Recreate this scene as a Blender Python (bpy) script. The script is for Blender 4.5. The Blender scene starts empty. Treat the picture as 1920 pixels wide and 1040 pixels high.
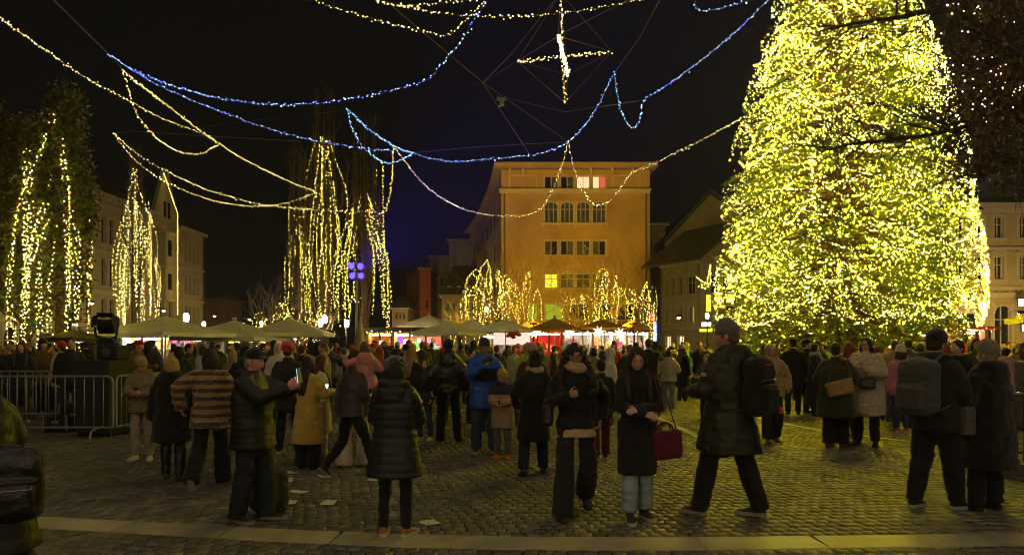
import bpy, bmesh, math, random
import numpy as np
from mathutils import Vector, Matrix, Euler
R = math.radians
random.seed(7)
rng = np.random.default_rng(7)
scene = bpy.context.scene

# ---------------------------------------------------------------- camera
F = 1333.0            # focal length in pixels of the 1920-wide photograph
HOR = 650.0           # horizon row
CH = 1.62             # eye height
cam_d = bpy.data.cameras.new('camera')
cam = bpy.data.objects.new('camera', cam_d)
scene.collection.objects.link(cam)
cam.location = (0, 0, CH)
cam.rotation_euler = (R(90), 0, 0)
cam_d.sensor_width = 36.0
cam_d.lens = 36.0 * F / 1920
cam_d.shift_y = (HOR - 520) / 1920
cam_d.clip_start = 0.05
cam_d.clip_end = 2000
scene.camera = cam

# ---------------------------------------------------------------- night sky
w = bpy.data.worlds.new('World'); scene.world = w; w.use_nodes = True
nt = w.node_tree; nt.nodes.clear()
wo = nt.nodes.new('ShaderNodeOutputWorld')
sky = nt.nodes.new('ShaderNodeTexSky'); sky.sky_type = 'NISHITA'; sky.sun_disc = False
sky.sun_elevation = R(-4.0); sky.sun_rotation = R(200)
b1 = nt.nodes.new('ShaderNodeBackground'); b1.inputs['Strength'].default_value = 0.02
nt.links.new(sky.outputs[0], b1.inputs['Color'])
b2 = nt.nodes.new('ShaderNodeBackground')           # city glow on the night cloud
b2.inputs['Color'].default_value = (1.0, 0.84, 0.80, 1); b2.inputs['Strength'].default_value = 0.0010
add = nt.nodes.new('ShaderNodeAddShader')
nt.links.new(b1.outputs[0], add.inputs[0]); nt.links.new(b2.outputs[0], add.inputs[1])
nt.links.new(add.outputs[0], wo.inputs['Surface'])
moon_d = bpy.data.lights.new('moon', 'SUN'); moon_d.energy = 0.012; moon_d.angle = R(0.5); moon_d.color = (1.0, 0.95, 0.88)
moon = bpy.data.objects.new('moon', moon_d); scene.collection.objects.link(moon)
moon.rotation_euler = (R(48), 0, R(20))

vs = scene.view_settings
scene.display_settings.display_device = 'sRGB'
vs.view_transform = 'Standard'; vs.look = 'None'; vs.exposure = 1.32; vs.gamma = 1.0; vs.use_curve_mapping = False
cy = scene.cycles
cy.use_denoising = True
cy.max_bounces = 5; cy.diffuse_bounces = 3; cy.glossy_bounces = 3; cy.transmission_bounces = 4
cy.sample_clamp_indirect = 3.0
cy.use_light_tree = True
cy.filter_width = 1.15
cy.caustics_reflective = False; cy.caustics_refractive = False

# ---------------------------------------------------------------- helpers
PENDING = []
def link(o):
    PENDING.append(o); return o
def finish():
    c = scene.collection
    bpy.data.objects.remove(_tmp)
    for o in PENDING:
        c.objects.link(o)
def at(x, y, D):
    """point of the place seen at pixel (x, y), D metres ahead"""
    return Vector(((x - 960) / F * D, D, CH + (HOR - y) / F * D))
def gnd(x, y):
    D = CH * F / (y - HOR)
    return Vector(((x - 960) / F * D, D, 0.0))
def dep(y, h):
    """distance of something h metres high seen at row y"""
    return (h - CH) * F / (HOR - y)

MATS = {}
def M(name, col=(.5, .5, .5), rough=.8, var=.18, scale=6.0, bump=0.0, bscale=40.0, metal=0.0, spec=.4,
      emis=None, estr=0.0, sheen=0.0, coat=0.0, attr=None, detail=3.0, trans=0.0):
    if name in MATS: return MATS[name]
    m = bpy.data.materials.new(name); m.use_nodes = True
    n = m.node_tree; L = n.links
    p = n.nodes['Principled BSDF']
    p.inputs['Roughness'].default_value = rough
    p.inputs['Metallic'].default_value = metal
    p.inputs['Specular IOR Level'].default_value = spec
    if sheen: p.inputs['Sheen Weight'].default_value = sheen; p.inputs['Sheen Roughness'].default_value = .5
    if coat: p.inputs['Coat Weight'].default_value = coat; p.inputs['Coat Roughness'].default_value = .15
    if trans: p.inputs['Transmission Weight'].default_value = trans
    tc = n.nodes.new('ShaderNodeTexCoord')
    nz = n.nodes.new('ShaderNodeTexNoise'); nz.inputs['Scale'].default_value = scale; nz.inputs['Detail'].default_value = detail
    L.new(tc.outputs['Object'], nz.inputs['Vector'])
    mr = n.nodes.new('ShaderNodeMapRange')
    mr.inputs['From Min'].default_value = .3; mr.inputs['From Max'].default_value = .7
    mr.inputs['To Min'].default_value = 1 - var; mr.inputs['To Max'].default_value = 1 + var
    L.new(nz.outputs['Fac'], mr.inputs['Value'])
    vm = n.nodes.new('ShaderNodeVectorMath'); vm.operation = 'SCALE'
    if attr:
        a = n.nodes.new('ShaderNodeAttribute'); a.attribute_name = attr
        mm = n.nodes.new('ShaderNodeMix'); mm.data_type = 'RGBA'; mm.blend_type = 'MULTIPLY'; mm.inputs[0].default_value = 1
        mm.inputs[6].default_value = (*col, 1); L.new(a.outputs['Color'], mm.inputs[7])
        L.new(mm.outputs[2], vm.inputs[0])
    else:
        vm.inputs[0].default_value = col
    L.new(mr.outputs['Result'], vm.inputs['Scale'])
    L.new(vm.outputs['Vector'], p.inputs['Base Color'])
    if bump:
        nb = n.nodes.new('ShaderNodeTexNoise'); nb.inputs['Scale'].default_value = bscale; nb.inputs['Detail'].default_value = 4
        L.new(tc.outputs['Object'], nb.inputs['Vector'])
        bp = n.nodes.new('ShaderNodeBump'); bp.inputs['Strength'].default_value = bump; bp.inputs['Distance'].default_value = .02
        L.new(nb.outputs['Fac'], bp.inputs['Height']); L.new(bp.outputs['Normal'], p.inputs['Normal'])
    if emis:
        p.inputs['Emission Color'].default_value = (*emis, 1); p.inputs['Emission Strength'].default_value = estr
    MATS[name] = m
    return m
def lamp_mat(name, col, strength, nosample=False):
    if name in MATS: return MATS[name]
    m = bpy.data.materials.new(name); m.use_nodes = True
    n = m.node_tree; n.nodes.clear()
    e = n.nodes.new('ShaderNodeEmission'); o = n.nodes.new('ShaderNodeOutputMaterial')
    e.inputs['Color'].default_value = (*col, 1); e.inputs['Strength'].default_value = strength
    n.links.new(e.outputs[0], o.inputs['Surface'])
    MATS[name] = m
    return m

def mesh_np(name, V, Fc, mat=None, smooth=False):
    me = bpy.data.meshes.new(name)
    V = np.asarray(V, dtype=np.float32)
    if isinstance(Fc, np.ndarray):
        k = Fc.shape[1]; nf = Fc.shape[0]
        me.vertices.add(len(V)); me.vertices.foreach_set('co', V.ravel())
        me.loops.add(nf * k); me.loops.foreach_set('vertex_index', Fc.astype(np.int32).ravel())
        me.polygons.add(nf); me.polygons.foreach_set('loop_start', np.arange(nf, dtype=np.int32) * k)
        if smooth: me.polygons.foreach_set('use_smooth', np.ones(nf, dtype=bool))
        me.update(calc_edges=True); me.validate()
    else:
        me.from_pydata([tuple(map(float, v)) for v in V], [], Fc); me.update()
        if smooth: me.polygons.foreach_set('use_smooth', np.ones(len(me.polygons), dtype=bool))
    for m in (mat if isinstance(mat, (list, tuple)) else [mat]):
        if m: me.materials.append(m)
    return me
def ob(name, me, parent=None, loc=None, rot=None, label=None, cat=None, group=None, kind=None):
    o = bpy.data.objects.new(name, me)
    if parent is not None: o.parent = parent
    if loc is not None: o.location = loc
    if rot is not None: o.rotation_euler = rot
    tag(o, label, cat, group, kind)
    return link(o)
def tag(o, label=None, cat=None, group=None, kind=None):
    if label: o['label'] = label
    if cat: o['category'] = cat
    if group: o['group'] = group
    if kind: o['kind'] = kind
    return o

class MB:
    """collects simple solids into one mesh"""
    def __init__(s): s.V = []; s.F = []
    def add(s, V, Fc):
        k = len(s.V); s.V.extend([tuple(v) for v in V]); s.F.extend([tuple(i + k for i in f) for f in Fc]); return s
    def box(s, c, d, rz=0.0, rx=0.0):
        x, y, z = d[0] / 2, d[1] / 2, d[2] / 2
        P = [Vector(p) for p in ((-x,-y,-z),(x,-y,-z),(x,y,-z),(-x,y,-z),(-x,-y,z),(x,-y,z),(x,y,z),(-x,y,z))]
        m = Matrix.Rotation(rz, 3, 'Z') @ Matrix.Rotation(rx, 3, 'X'); c = Vector(c)
        return s.add([m @ p + c for p in P], [(0,3,2,1),(4,5,6,7),(0,1,5,4),(1,2,6,5),(2,3,7,6),(3,0,4,7)])
    def tube(s, pts, r, n=6, side=(1, 0, 0), caps=True):
        V, Fc = tube(pts, r, n, side, caps); return s.add(V, Fc)
    def lathe(s, prof, n=16, c=(0, 0, 0)):
        V = []; Fc = []
        for r, z in prof:
            for i in range(n):
                a = 2 * math.pi * i / n; V.append((c[0] + r * math.cos(a), c[1] + r * math.sin(a), c[2] + z))
        for j in range(len(prof) - 1):
            for i in range(n):
                Fc.append((j*n+i, j*n+(i+1) % n, (j+1)*n+(i+1) % n, (j+1)*n+i))
        Fc.append(tuple(range(n))[::-1]); Fc.append(tuple(range((len(prof)-1)*n, len(prof)*n)))
        return s.add(V, Fc)
    def prism(s, poly, a, b):
        """extrude a polygon of (u, v) given as 3-vectors from offset a to offset b"""
        n = len(poly); a = Vector(a); b = Vector(b)
        V = [Vector(p) + a for p in poly] + [Vector(p) + b for p in poly]
        Fc = [tuple(range(n))[::-1], tuple(range(n, 2*n))] + [(i, (i+1) % n, n+(i+1) % n, n+i) for i in range(n)]
        return s.add(V, Fc)
    def mesh(s, name, mat, smooth=False):
        return mesh_np(name, s.V, s.F, mat, smooth)
    def ob(s, name, mat, parent=None, smooth=False, **k):
        return ob(name, s.mesh(name, mat, smooth), parent, **k)
def tube(pts, r, n=8, side=(1, 0, 0), caps=True):
    """tube through pts; r a number, a list, or a list of (a, b) half-axes (a along side)"""
    pts = [Vector(p) for p in pts]; m = len(pts)
    if not isinstance(r, (list, tuple)): r = [r] * m
    V = []; Fc = []
    side = Vector(side)
    for i, p in enumerate(pts):
        t = (pts[min(i+1, m-1)] - pts[max(i-1, 0)])
        t = t.normalized() if t.length > 1e-9 else Vector((0, 0, 1))
        a = side - t * side.dot(t)
        if a.length < 1e-3: a = Vector((0, 1, 0)) - t * t.y
        if a.length < 1e-3: a = Vector((0, 0, 1)) - t * t.z
        a.normalize(); b = t.cross(a)
        ra, rb = r[i] if isinstance(r[i], (tuple, list)) else (r[i], r[i])
        for k in range(n):
            q = 2 * math.pi * k / n
            V.append(p + a * (ra * math.cos(q)) + b * (rb * math.sin(q)))
        side = a
    for i in range(m - 1):
        for k in range(n):
            Fc.append((i*n+k, i*n+(k+1) % n, (i+1)*n+(k+1) % n, (i+1)*n+k))
    if caps:
        Fc.append(tuple(range(n))[::-1]); Fc.append(tuple(range((m-1)*n, m*n)))
    return V, Fc
def crom(pts, k=5):
    """Catmull-Rom through rows of numbers"""
    P = np.asarray(pts, float); n = len(P); out = []
    for i in range(n - 1):
        p0, p1, p2, p3 = P[max(i-1, 0)], P[i], P[i+1], P[min(i+2, n-1)]
        for j in range(k):
            t = j / k
            out.append(.5*((2*p1)+(-p0+p2)*t+(2*p0-5*p1+4*p2-p3)*t*t+(-p0+3*p1-3*p2+p3)*t**3))
    out.append(P[-1]); return np.array(out)
def _h(ix, iy, iz, seed):
    n = (ix * 374761393 + iy * 668265263 + iz * 2147483647 % 1274126177 + seed * 1013904223) & 0xffffffff
    n = ((n ^ (n >> 13)) * 1274126177) & 0xffffffff
    return ((n ^ (n >> 16)) & 0xffff) / 32767.5 - 1
def vnoise(P, scale=1.0, seed=0):
    P = np.asarray(P, float) * scale + 100.0
    i = np.floor(P).astype(np.int64); f = P - i; f = f*f*(3-2*f)
    o = 0
    for dx in (0, 1):
        for dy in (0, 1):
            for dz in (0, 1):
                wgt = (f[:,0] if dx else 1-f[:,0])*(f[:,1] if dy else 1-f[:,1])*(f[:,2] if dz else 1-f[:,2])
                o = o + wgt*_h(i[:,0]+dx, i[:,1]+dy, i[:,2]+dz, seed)
    return o
_tmp = bpy.data.objects.new('remesh_tmp', bpy.data.meshes.new('t'))
scene.collection.objects.link(_tmp)
_rm = _tmp.modifiers.new('r', 'REMESH'); _rm.mode = 'VOXEL'
_sm = _tmp.modifiers.new('s', 'SMOOTH'); _sm.factor = .5
def union(parts, voxel, smooth=4, disp=None):
    """one closed skin round a list of overlapping (V, F) solids; disp(co, no) -> metres along the normal"""
    V = []; Fc = []
    for v, f in parts:
        k = len(V); V.extend([tuple(p) for p in v]); Fc.extend([tuple(i+k for i in q) for q in f])
    me = bpy.data.meshes.new('u'); me.from_pydata(V, [], Fc); me.update()
    old = _tmp.data; _tmp.data = me; bpy.data.meshes.remove(old)
    _rm.voxel_size = voxel; _sm.iterations = smooth
    dg = bpy.context.evaluated_depsgraph_get()
    r = bpy.data.meshes.new_from_object(_tmp.evaluated_get(dg))
    n = len(r.vertices)
    if disp is not None and n:
        co = np.empty(n*3, np.float32); r.vertices.foreach_get('co', co); co = co.reshape(-1, 3)
        no = np.empty(n*3, np.float32); r.vertex_normals.foreach_get('vector', no); no = no.reshape(-1, 3)
        co = co + no * disp(co, no)[:, None]
        r.vertices.foreach_set('co', co.astype(np.float32).ravel())
    r.polygons.foreach_set('use_smooth', np.ones(len(r.polygons), dtype=bool)); r.update()
    return r
def ellip(c, d, n=14, m=10, rot=None):
    V = []; Fc = []
    c = Vector(c)
    for j in range(1, m):
        t = math.pi * j / m
        for i in range(n):
            a = 2*math.pi*i/n
            p = Vector((d[0]*math.sin(t)*math.cos(a), d[1]*math.sin(t)*math.sin(a), d[2]*math.cos(t)))
            V.append(c + (rot @ p if rot else p))
    up = Vector((0, 0, d[2])); V.append(c + (rot @ up if rot else up)); V.append(c - (rot @ up if rot else up))
    for j in range(m-2):
        for i in range(n): Fc.append((j*n+i, (j+1)*n+i, (j+1)*n+(i+1) % n, j*n+(i+1) % n))
    k = (m-1)*n
    for i in range(n):
        Fc.append((k, i, (i+1) % n)); Fc.append((k+1, (m-2)*n+(i+1) % n, (m-2)*n+i))
    return V, Fc
def rbox(d, bev=.03, seg=2):
    bm = bmesh.new(); bmesh.ops.create_cube(bm, size=1)
    bmesh.ops.scale(bm, vec=d, verts=bm.verts)
    bmesh.ops.bevel(bm, geom=list(bm.edges), offset=bev, segments=seg, profile=.5, affect='EDGES')
    V = [v.co.copy() for v in bm.verts]; Fc = [tuple(v.index for v in f.verts) for f in bm.faces]; bm.free()
    return V, Fc
def xf(part, m):
    return [m @ Vector(v) for v in part[0]], part[1]
OCT_V = np.array([(1,0,0),(-1,0,0),(0,1,0),(0,-1,0),(0,0,1),(0,0,-1)], float)
OCT_F = np.array([(0,2,4),(2,1,4),(1,3,4),(3,0,4),(2,0,5),(1,2,5),(3,1,5),(0,3,5)])
def bulbs_mesh(name, P, rad, mats, which=None):
    """many little lamp bulbs as one mesh; which = material index of each bulb"""
    P = np.asarray(P, float); n = len(P)
    rad = np.broadcast_to(rad, (n,))
    V = (P[:, None, :] + OCT_V[None] * rad[:, None, None]).reshape(-1, 3)
    Fc = (OCT_F[None] + (np.arange(n) * 6)[:, None, None]).reshape(-1, 3)
    me = mesh_np(name, V, Fc, mats)
    if which is not None:
        me.polygons.foreach_set('material_index', np.repeat(np.asarray(which, np.int32), 8)); me.update()
    return me
# ================================================================ ground and paving
g_pts = [(90,948),(250,966),(400,981),(640,996),(830,1003),(1040,1005),(1265,1005),(1490,1003),(1710,999),(1920,992)]
_gp = np.array([[gnd(*p).x, gnd(*p).y] for p in g_pts])
_gc = np.polyfit(_gp[:,0], _gp[:,1], 3)
def ring(X):
    X = np.asarray(X, float); return np.polyval(_gc, 5.2*np.tanh(X/5.2))
stone_m = M('paving_stone', (.145, .128, .098), .56, .30, 2.2, bump=.35, bscale=55, spec=.45, attr='tint', detail=6)
slab_m = M('pale_limestone', (.34, .30, .205), .55, .34, 1.7, bump=.15, bscale=80, spec=.4, attr='tint', detail=7)
# far ground: setts too small to tell apart come from the material
gm = bpy.data.materials.new('ground_setts'); gm.use_nodes = True
n = gm.node_tree; p = n.nodes['Principled BSDF']; p.inputs['Roughness'].default_value = .65; p.inputs['Specular IOR Level'].default_value = .4
tc = n.nodes.new('ShaderNodeTexCoord'); br = n.nodes.new('ShaderNodeTexBrick')
br.inputs['Color1'].default_value = (.15, .13, .10, 1); br.inputs['Color2'].default_value = (.11, .097, .075, 1); br.inputs['Mortar'].default_value = (.035, .03, .022, 1)
br.inputs['Scale'].default_value = 1.0; br.inputs['Brick Width'].default_value = .12; br.inputs['Row Height'].default_value = .14; br.inputs['Mortar Size'].default_value = .012
n.links.new(tc.outputs['Object'], br.inputs['Vector'])
nz = n.nodes.new('ShaderNodeTexNoise'); nz.inputs['Scale'].default_value = .6; nz.inputs['Detail'].default_value = 6
n.links.new(tc.outputs['Object'], nz.inputs['Vector'])
mx = n.nodes.new('ShaderNodeMix'); mx.data_type = 'RGBA'; mx.blend_type = 'MULTIPLY'; mx.inputs[0].default_value = .6
n.links.new(br.outputs['Color'], mx.inputs[6]); n.links.new(nz.outputs['Color'], mx.inputs[7]); n.links.new(mx.outputs[2], p.inputs['Base Color'])
FAR = 20.5
me = mesh_np('ground', [(-400,-200,-.016),(400,-200,-.016),(400,FAR-.3,-.016),(-400,FAR-.3,-.016),(-400,FAR-.3,-.001),(400,FAR-.3,-.001),(400,900,-.001),(-400,900,-.001)],
             [(0,1,2,3),(3,2,5,4),(4,5,6,7)], [M('joint_sand', (.03, .026, .02), .95, .3, 3), gm])
me.polygons[2].material_index = 1
ground = ob('ground', me, kind='structure', label='square paved with small dark stone setts in curved rows')

def tint(me, vals):
    a = me.color_attributes.new('tint', 'FLOAT_COLOR', 'POINT'); a.data.foreach_set('color', np.asarray(vals, np.float32).ravel())
ROW, SW = .140, .118
SV, ST = [], []
def row(lo, hi, x0, x1, ph):
    """one course of setts between two offsets from the ring curve"""
    xs = np.arange(x0 + ph, x1, SW); k = len(xs)
    w_ = SW*(.93 + .05*rng.random(k)); xa = xs + .004; xb = xs + w_
    ja, jb = rng.normal(0, .006, k), rng.normal(0, .006, k)
    z = rng.normal(0, .0016, k); tl = rng.normal(0, .0016, (k, 4))
    def P(x, o, zz): return np.stack([x, ring(x) + o, zz], 1)
    i = .0055
    bot = [P(xa+ja, lo+.006, 0*z-.016), P(xb+ja, lo+.006, 0*z-.016), P(xb+jb, hi-.006, 0*z-.016), P(xa+jb, hi-.006, 0*z-.016)]
    top = [P(xa+ja+i, lo+.006+i, z+tl[:,0]), P(xb+ja-i, lo+.006+i, z+tl[:,1]), P(xb+jb-i, hi-.006-i, z+tl[:,2]), P(xa+jb+i, hi-.006-i, z+tl[:,3])]
    SV.append(np.stack(bot + top, 1))
    t = rng.random(k); c = .62 + .62*rng.random(k)
    col = np.stack([c*(1+.10*(t-.5)), c, c*(1-.12*(t-.5)), np.ones(k)], 1); ST.append(col)
ph = 0
o = .012; kk = 0
while True:
    Dm = 6.2 + o
    if Dm > FAR: break
    xm = .74*(Dm+1.5) + 1.2
    ph = (ph + SW*(.5 + .12*math.sin(kk*.55) + rng.normal(0, .05))) % SW
    row(o, o+ROW, -xm, xm, ph); o += ROW; kk += 1
BW = .38
for base, cnt in ((-BW - .012, 7), (-BW*2 - 7*ROW - .036, 3)):
    for k in range(cnt):
        ph = (ph + SW*.5 + rng.normal(0, .01)) % SW
        row(base-(k+1)*ROW, base-k*ROW, -6.5, 6.5, ph)
SV = np.concatenate(SV); ST = np.concatenate(ST)
cen = SV[:, 4:, :].mean(1)
ST[:, :3] *= (1 + .28*vnoise(cen, .45, 2) + .18*vnoise(cen, 1.3, 3))[:, None]
px = 960 + cen[:,0]/cen[:,1]*F; py = HOR + CH*F/cen[:,1]
inview = (px > 6) & (px < 1914) & (py < 1036)
order = np.argsort(np.where(inview, cen[:,1], 1e9))[:300]
mask = np.ones(len(SV), bool); mask[order] = False
FQ = np.array([(4,5,6,7),(0,1,5,4),(1,2,6,5),(2,3,7,6),(3,0,4,7)])
Vr = SV[mask]; nS = len(Vr)
me = mesh_np('paving_stones', Vr.reshape(-1, 3), (FQ[None] + (np.arange(nS)*8)[:, None, None]).reshape(-1, 4), stone_m)
tint(me, np.repeat(ST[mask], 8, axis=0))
ob('paving_stones', me, ground, kind='stuff')
var = []
for k in range(8):
    q = SV[order[k*31]] - cen[order[k*31]]
    me = mesh_np('paving_stone', q, FQ, stone_m); tint(me, np.repeat(ST[order[k*31]][None], 8, axis=0)); var.append(me)
for k in order:
    x = cen[k, 0]; sl = float((ring(x+.05) - ring(x-.05))/.1)
    so = ob('paving_stone', var[rng.integers(8)], ground, cen[k] - np.array([0, 0, .0]), None)
# pale slab bands of the round paving
def band(name, off, label, x0, x1, width, L, lift=.0):
    r = ob(name, None, kind='structure', label=label)
    x = x0
    while x < x1:
        xe = x + L*(.97 + .06*rng.random())
        xs = np.linspace(x+.004, xe-.004, 5); V = []; Fc = []
        skew = .03*rng.normal()
        for j, xx in enumerate(xs):
            for oo in (off, off - width): V.append((xx + (skew if oo == off else 0), float(ring(xx)) + oo, -.016))
        for j, xx in enumerate(xs):
            for q_, oo in ((0, off-.005), (1, off - width+.005)): V.append((xx + (skew if q_ == 0 else 0), float(ring(xx)) + oo, .001 + lift + rng.normal(0, .0008)))
        n_ = 10
        for j in range(4):
            a = 2*j; Fc += [(n_+a, n_+a+1, n_+a+3, n_+a+2), (a+1, a+3, n_+a+3, n_+a+1), (a+2, a, n_+a, n_+a+2)]
        Fc += [(0, 1, n_+1, n_), (9, 8, n_+8, n_+9)]
        me = mesh_np('slab', V, [f[::-1] for f in Fc], slab_m); c = .85 + .3*rng.random(); tint(me, [(c, c*.99, c*.96, 1)]*20)
        ob('slab', me, r); x = xe
    return r
band('paving_band', 0.0, 'pale stone band curving across the square in front of the feet', -6.6, 6.6, BW, 1.02)
band('paving_band', -BW - .024 - 7*ROW, 'short pale stone band at the lower left corner', -6.6, 6.6, BW, 1.05)
def strip(pix, wd, label):
    P = crom([tuple(gnd(*q)[:2]) for q in pix], 6); V = []; Fc = []
    for i, q in enumerate(P):
        t = P[min(i+1, len(P)-1)] - P[max(i-1, 0)]; t /= np.linalg.norm(t); nn = np.array([-t[1], t[0]])
        for sg in (-1, 1): V.append((*(q + nn*wd/2*sg), .0085))
    k = len(V); V += [(v[0], v[1], -.016) for v in V]
    for i in range(len(P)-1):
        a = 2*i; Fc += [(a, a+2, a+3, a+1), (a+k, a, a+1, a+1+k) if i == 0 else (a, a+k, a+2+k, a+2), (a+1, a+3, a+3+k, a+1+k)]
    me = mesh_np('pale_paving_line', V, Fc, slab_m); tint(me, [(1, .98, .95, 1)]*len(V))
    return ob('pale_paving_line', me, kind='structure', label=label)
strip([(1195, 764), (1260, 796), (1330, 828), (1400, 862)], .16, 'narrow pale paving line running between the walking women and the tall man')
strip([(1400, 778), (1480, 796), (1560, 810), (1640, 820), (1720, 829), (1800, 838)], .13, 'narrow pale paving line below the feet of the standing group')
strip([(560, 742), (680, 768), (790, 776), (900, 764), (960, 752)], .13, 'narrow pale paving line behind the woman in the quilted coat')

# ================================================================ buildings
glass_dark = M('window_glass_dark', (.018, .02, .02), .08, .1, 2, spec=.7)
def holes_wall(W, H, rects, depth=.22, x0=0.0, z0=0.0):
    """a wall sheet in the plane y = 0 with real recessed openings"""
    xs = sorted({x0, W} | {r[0] for r in rects} | {r[0]+r[2] for r in rects}); zs = sorted({z0, H} | {r[1] for r in rects} | {r[1]+r[3] for r in rects})
    V = []; Fc = []; idx = {}
    def v(x, z, y=0.0):
        k = (round(x, 4), round(y, 4), round(z, 4))
        if k not in idx: idx[k] = len(V); V.append(k)
        return idx[k]
    for i in range(len(xs)-1):
        for j in range(len(zs)-1):
            cx, cz = (xs[i]+xs[i+1])/2, (zs[j]+zs[j+1])/2
            if any(r[0] < cx < r[0]+r[2] and r[1] < cz < r[1]+r[3] for r in rects): continue
            Fc.append((v(xs[i], zs[j]), v(xs[i+1], zs[j]), v(xs[i+1], zs[j+1]), v(xs[i], zs[j+1])))
    for r in rects:
        a, b, c, d = (r[0], r[1]), (r[0]+r[2], r[1]), (r[0]+r[2], r[1]+r[3]), (r[0], r[1]+r[3])
        for p_, q_ in ((a, b), (b, c), (c, d), (d, a)):
            Fc.append((v(*q_), v(*p_), v(*p_, depth), v(*q_, depth)))
    return V, Fc
def window(root, x, z, w_, h_, frame_m, pane_m, arch=False, mull=1, bars=1, sill=True, ped=False, surround=.10, sash_m=None, depth=.2):
    f = MB(); s_ = surround
    f.box((x-s_/2, -.03, z+h_/2), (s_, .07, h_+2*s_)); f.box((x+w_+s_/2, -.03, z+h_/2), (s_, .07, h_+2*s_))
    if arch:
        n_ = 12; cx = x+w_/2; r = w_/2; zc = z+h_-r
        for sg in (-1, 1):
            pts = [(cx + sg*r*math.cos(a), -.004, zc + r*math.sin(a)) for a in np.linspace(0, math.pi/2, 7)]
            f.prism([(cx+sg*r, -.004, z+h_)] + (pts if sg > 0 else pts), (0, 0, 0), (0, .12, 0))
        f.tube([(cx + (r+.03)*math.cos(a), -.04, zc + (r+.03)*math.sin(a)) for a in np.linspace(0, math.pi, n_+1)], .07, 5, (0, 1, 0))
    else:
        f.box((x+w_/2, -.03, z+h_+s_/2), (w_, .07, s_))
    if sill: f.box((x+w_/2, -.06, z-s_*.5), (w_+2*s_+.12, .14, s_*.9))
    if ped:
        f.prism([(x-s_-.1, 0, z+h_+s_+.12), (x+w_+s_+.1, 0, z+h_+s_+.12), (x+w_/2, 0, z+h_+s_+.5)], (0, -.16, 0), (0, -.002, 0))
        f.box((x+w_/2, -.09, z+h_+s_+.06), (w_+2*s_+.3, .16, .10))
    fo = f.ob('window', frame_m, root)
    pm = pane_m
    sm = sash_m or frame_m
    s2 = MB()
    for k in range(mull+2):
        xx = x + w_*k/(mull+1); s2.box((min(max(xx, x+.035), x+w_-.035), depth-.05, z+h_/2), (.07, .05, h_))
    for k in range(bars+2):
        zz = z + h_*(k/(bars+1) if bars != 1 or k != 1 else .64); s2.box((x+w_/2, depth-.045, min(max(zz, z+.035), z+h_-.035)), (w_-.14, .045, .06))
    s2.ob('sash', sm, fo)
    for k in range(mull+1):
        a = x + w_*k/(mull+1); b = x + w_*(k+1)/(mull+1)
        m_ = pm[k % len(pm)] if isinstance(pm, (list, tuple)) else pm
        MB().box(((a+b)/2, depth-.012, z+h_/2), (b-a, .02, h_)).ob('pane', m_, fo)
    return fo
def root(name, loc, rz, label, cat='building', group=None):
    return ob(name, None, None, loc, (0, 0, rz), label, cat, group)
cream = M('cream_trim', (.55, .46, .28), .8, .12, 1.5)
# ---- orange corner house behind the market
DO = 70.0; ko = DO/F
ox = lambda p_: (p_-940)*ko
oz = lambda p_: CH + (HOR-p_)*ko
och = M('ochre_plaster', (.52, .30, .070), .85, .24, .30, bump=.15, bscale=6, detail=8)
trim_o = M('ochre_trim', (.60, .46, .22), .8, .1, 1)
orb = root('corner_house', at(940, 650, DO) - Vector((0, 0, CH)), 0, 'orange plastered corner house with arched windows behind the market stalls')
W_ = ox(1216); H_ = oz(318)
rects = []; wins = []
peach = lamp_mat('lit_room_peach', (1.0, .52, .26), .62); peach2 = lamp_mat('lit_room_red', (.62, .10, .05), .5); yel = lamp_mat('lit_room_yellow', (.75, .62, .03), .75)
greenl = lamp_mat('lit_pane_green', (.32, .36, .02), .45)  # green glow put into the panes for reflections of lit shrubs
cols = [(1021, 1046), (1051, 1076), (1081, 1106), (1111, 1136)]
dimg = M('window_glass_curtain', (.10, .085, .05), .5, .4, 1.2)
for i, (a, b) in enumerate(cols):
    wins.append((ox(a), oz(353), ox(b)-ox(a), oz(330)-oz(353), dict(pane_m=[glass_dark, dimg] if i < 2 else ([peach, peach] if i == 2 else [peach, peach2]), mull=1, bars=0, sill=False)))
    wins.append((ox(a), oz(417), ox(b)-ox(a), oz(378)-oz(417), dict(pane_m=M('window_glass_bluish', (.07, .085, .085), .12, .3, 1.5, spec=.7), arch=True, mull=2, bars=1)))
    wins.append((ox(a), oz(478), ox(b)-ox(a), oz(451)-oz(478), dict(pane_m=[dimg, glass_dark] if i != 1 else [glass_dark, dimg], mull=1, bars=0)))
    wins.append((ox(a), oz(540), ox(b)-ox(a), oz(513)-oz(540), dict(pane_m=yel if i == 0 else dimg, mull=1, bars=1)))
for a, b in ((985, 1008), (1022, 1056), (1066, 1104), (1112, 1148), (1156, 1190)):
    wins.append((ox(a), oz(600), ox(b)-ox(a), oz(569)-oz(600), dict(pane_m=greenl if b < 1060 else glass_dark, mull=1, bars=0)))
for q in wins: rects.append(q[:4])
MB().add(*holes_wall(W_, H_, rects)).ob('wall', och, orb)
for q in wins: window(orb, *q[:4], frame_m=trim_o, **q[4])
t_ = MB(); t_.box((W_/2-.02, -.14, oz(359)), (W_+.3, .28, .42)); t_.box((W_/2, -.24, oz(356)), (W_+.5, .12, .14)); t_.ob('string_course', trim_o, orb)
t_ = MB(); t_.box((ox(1078), -.11, oz(419.5)), (ox(1143)-ox(1014), .2, .16))
for a in (1018, 1048, 1078, 1108, 1139): t_.box((ox(a), -.08, oz(423)), (.16, .14, .3))
t_.ob('sill_band', trim_o, orb)
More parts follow.
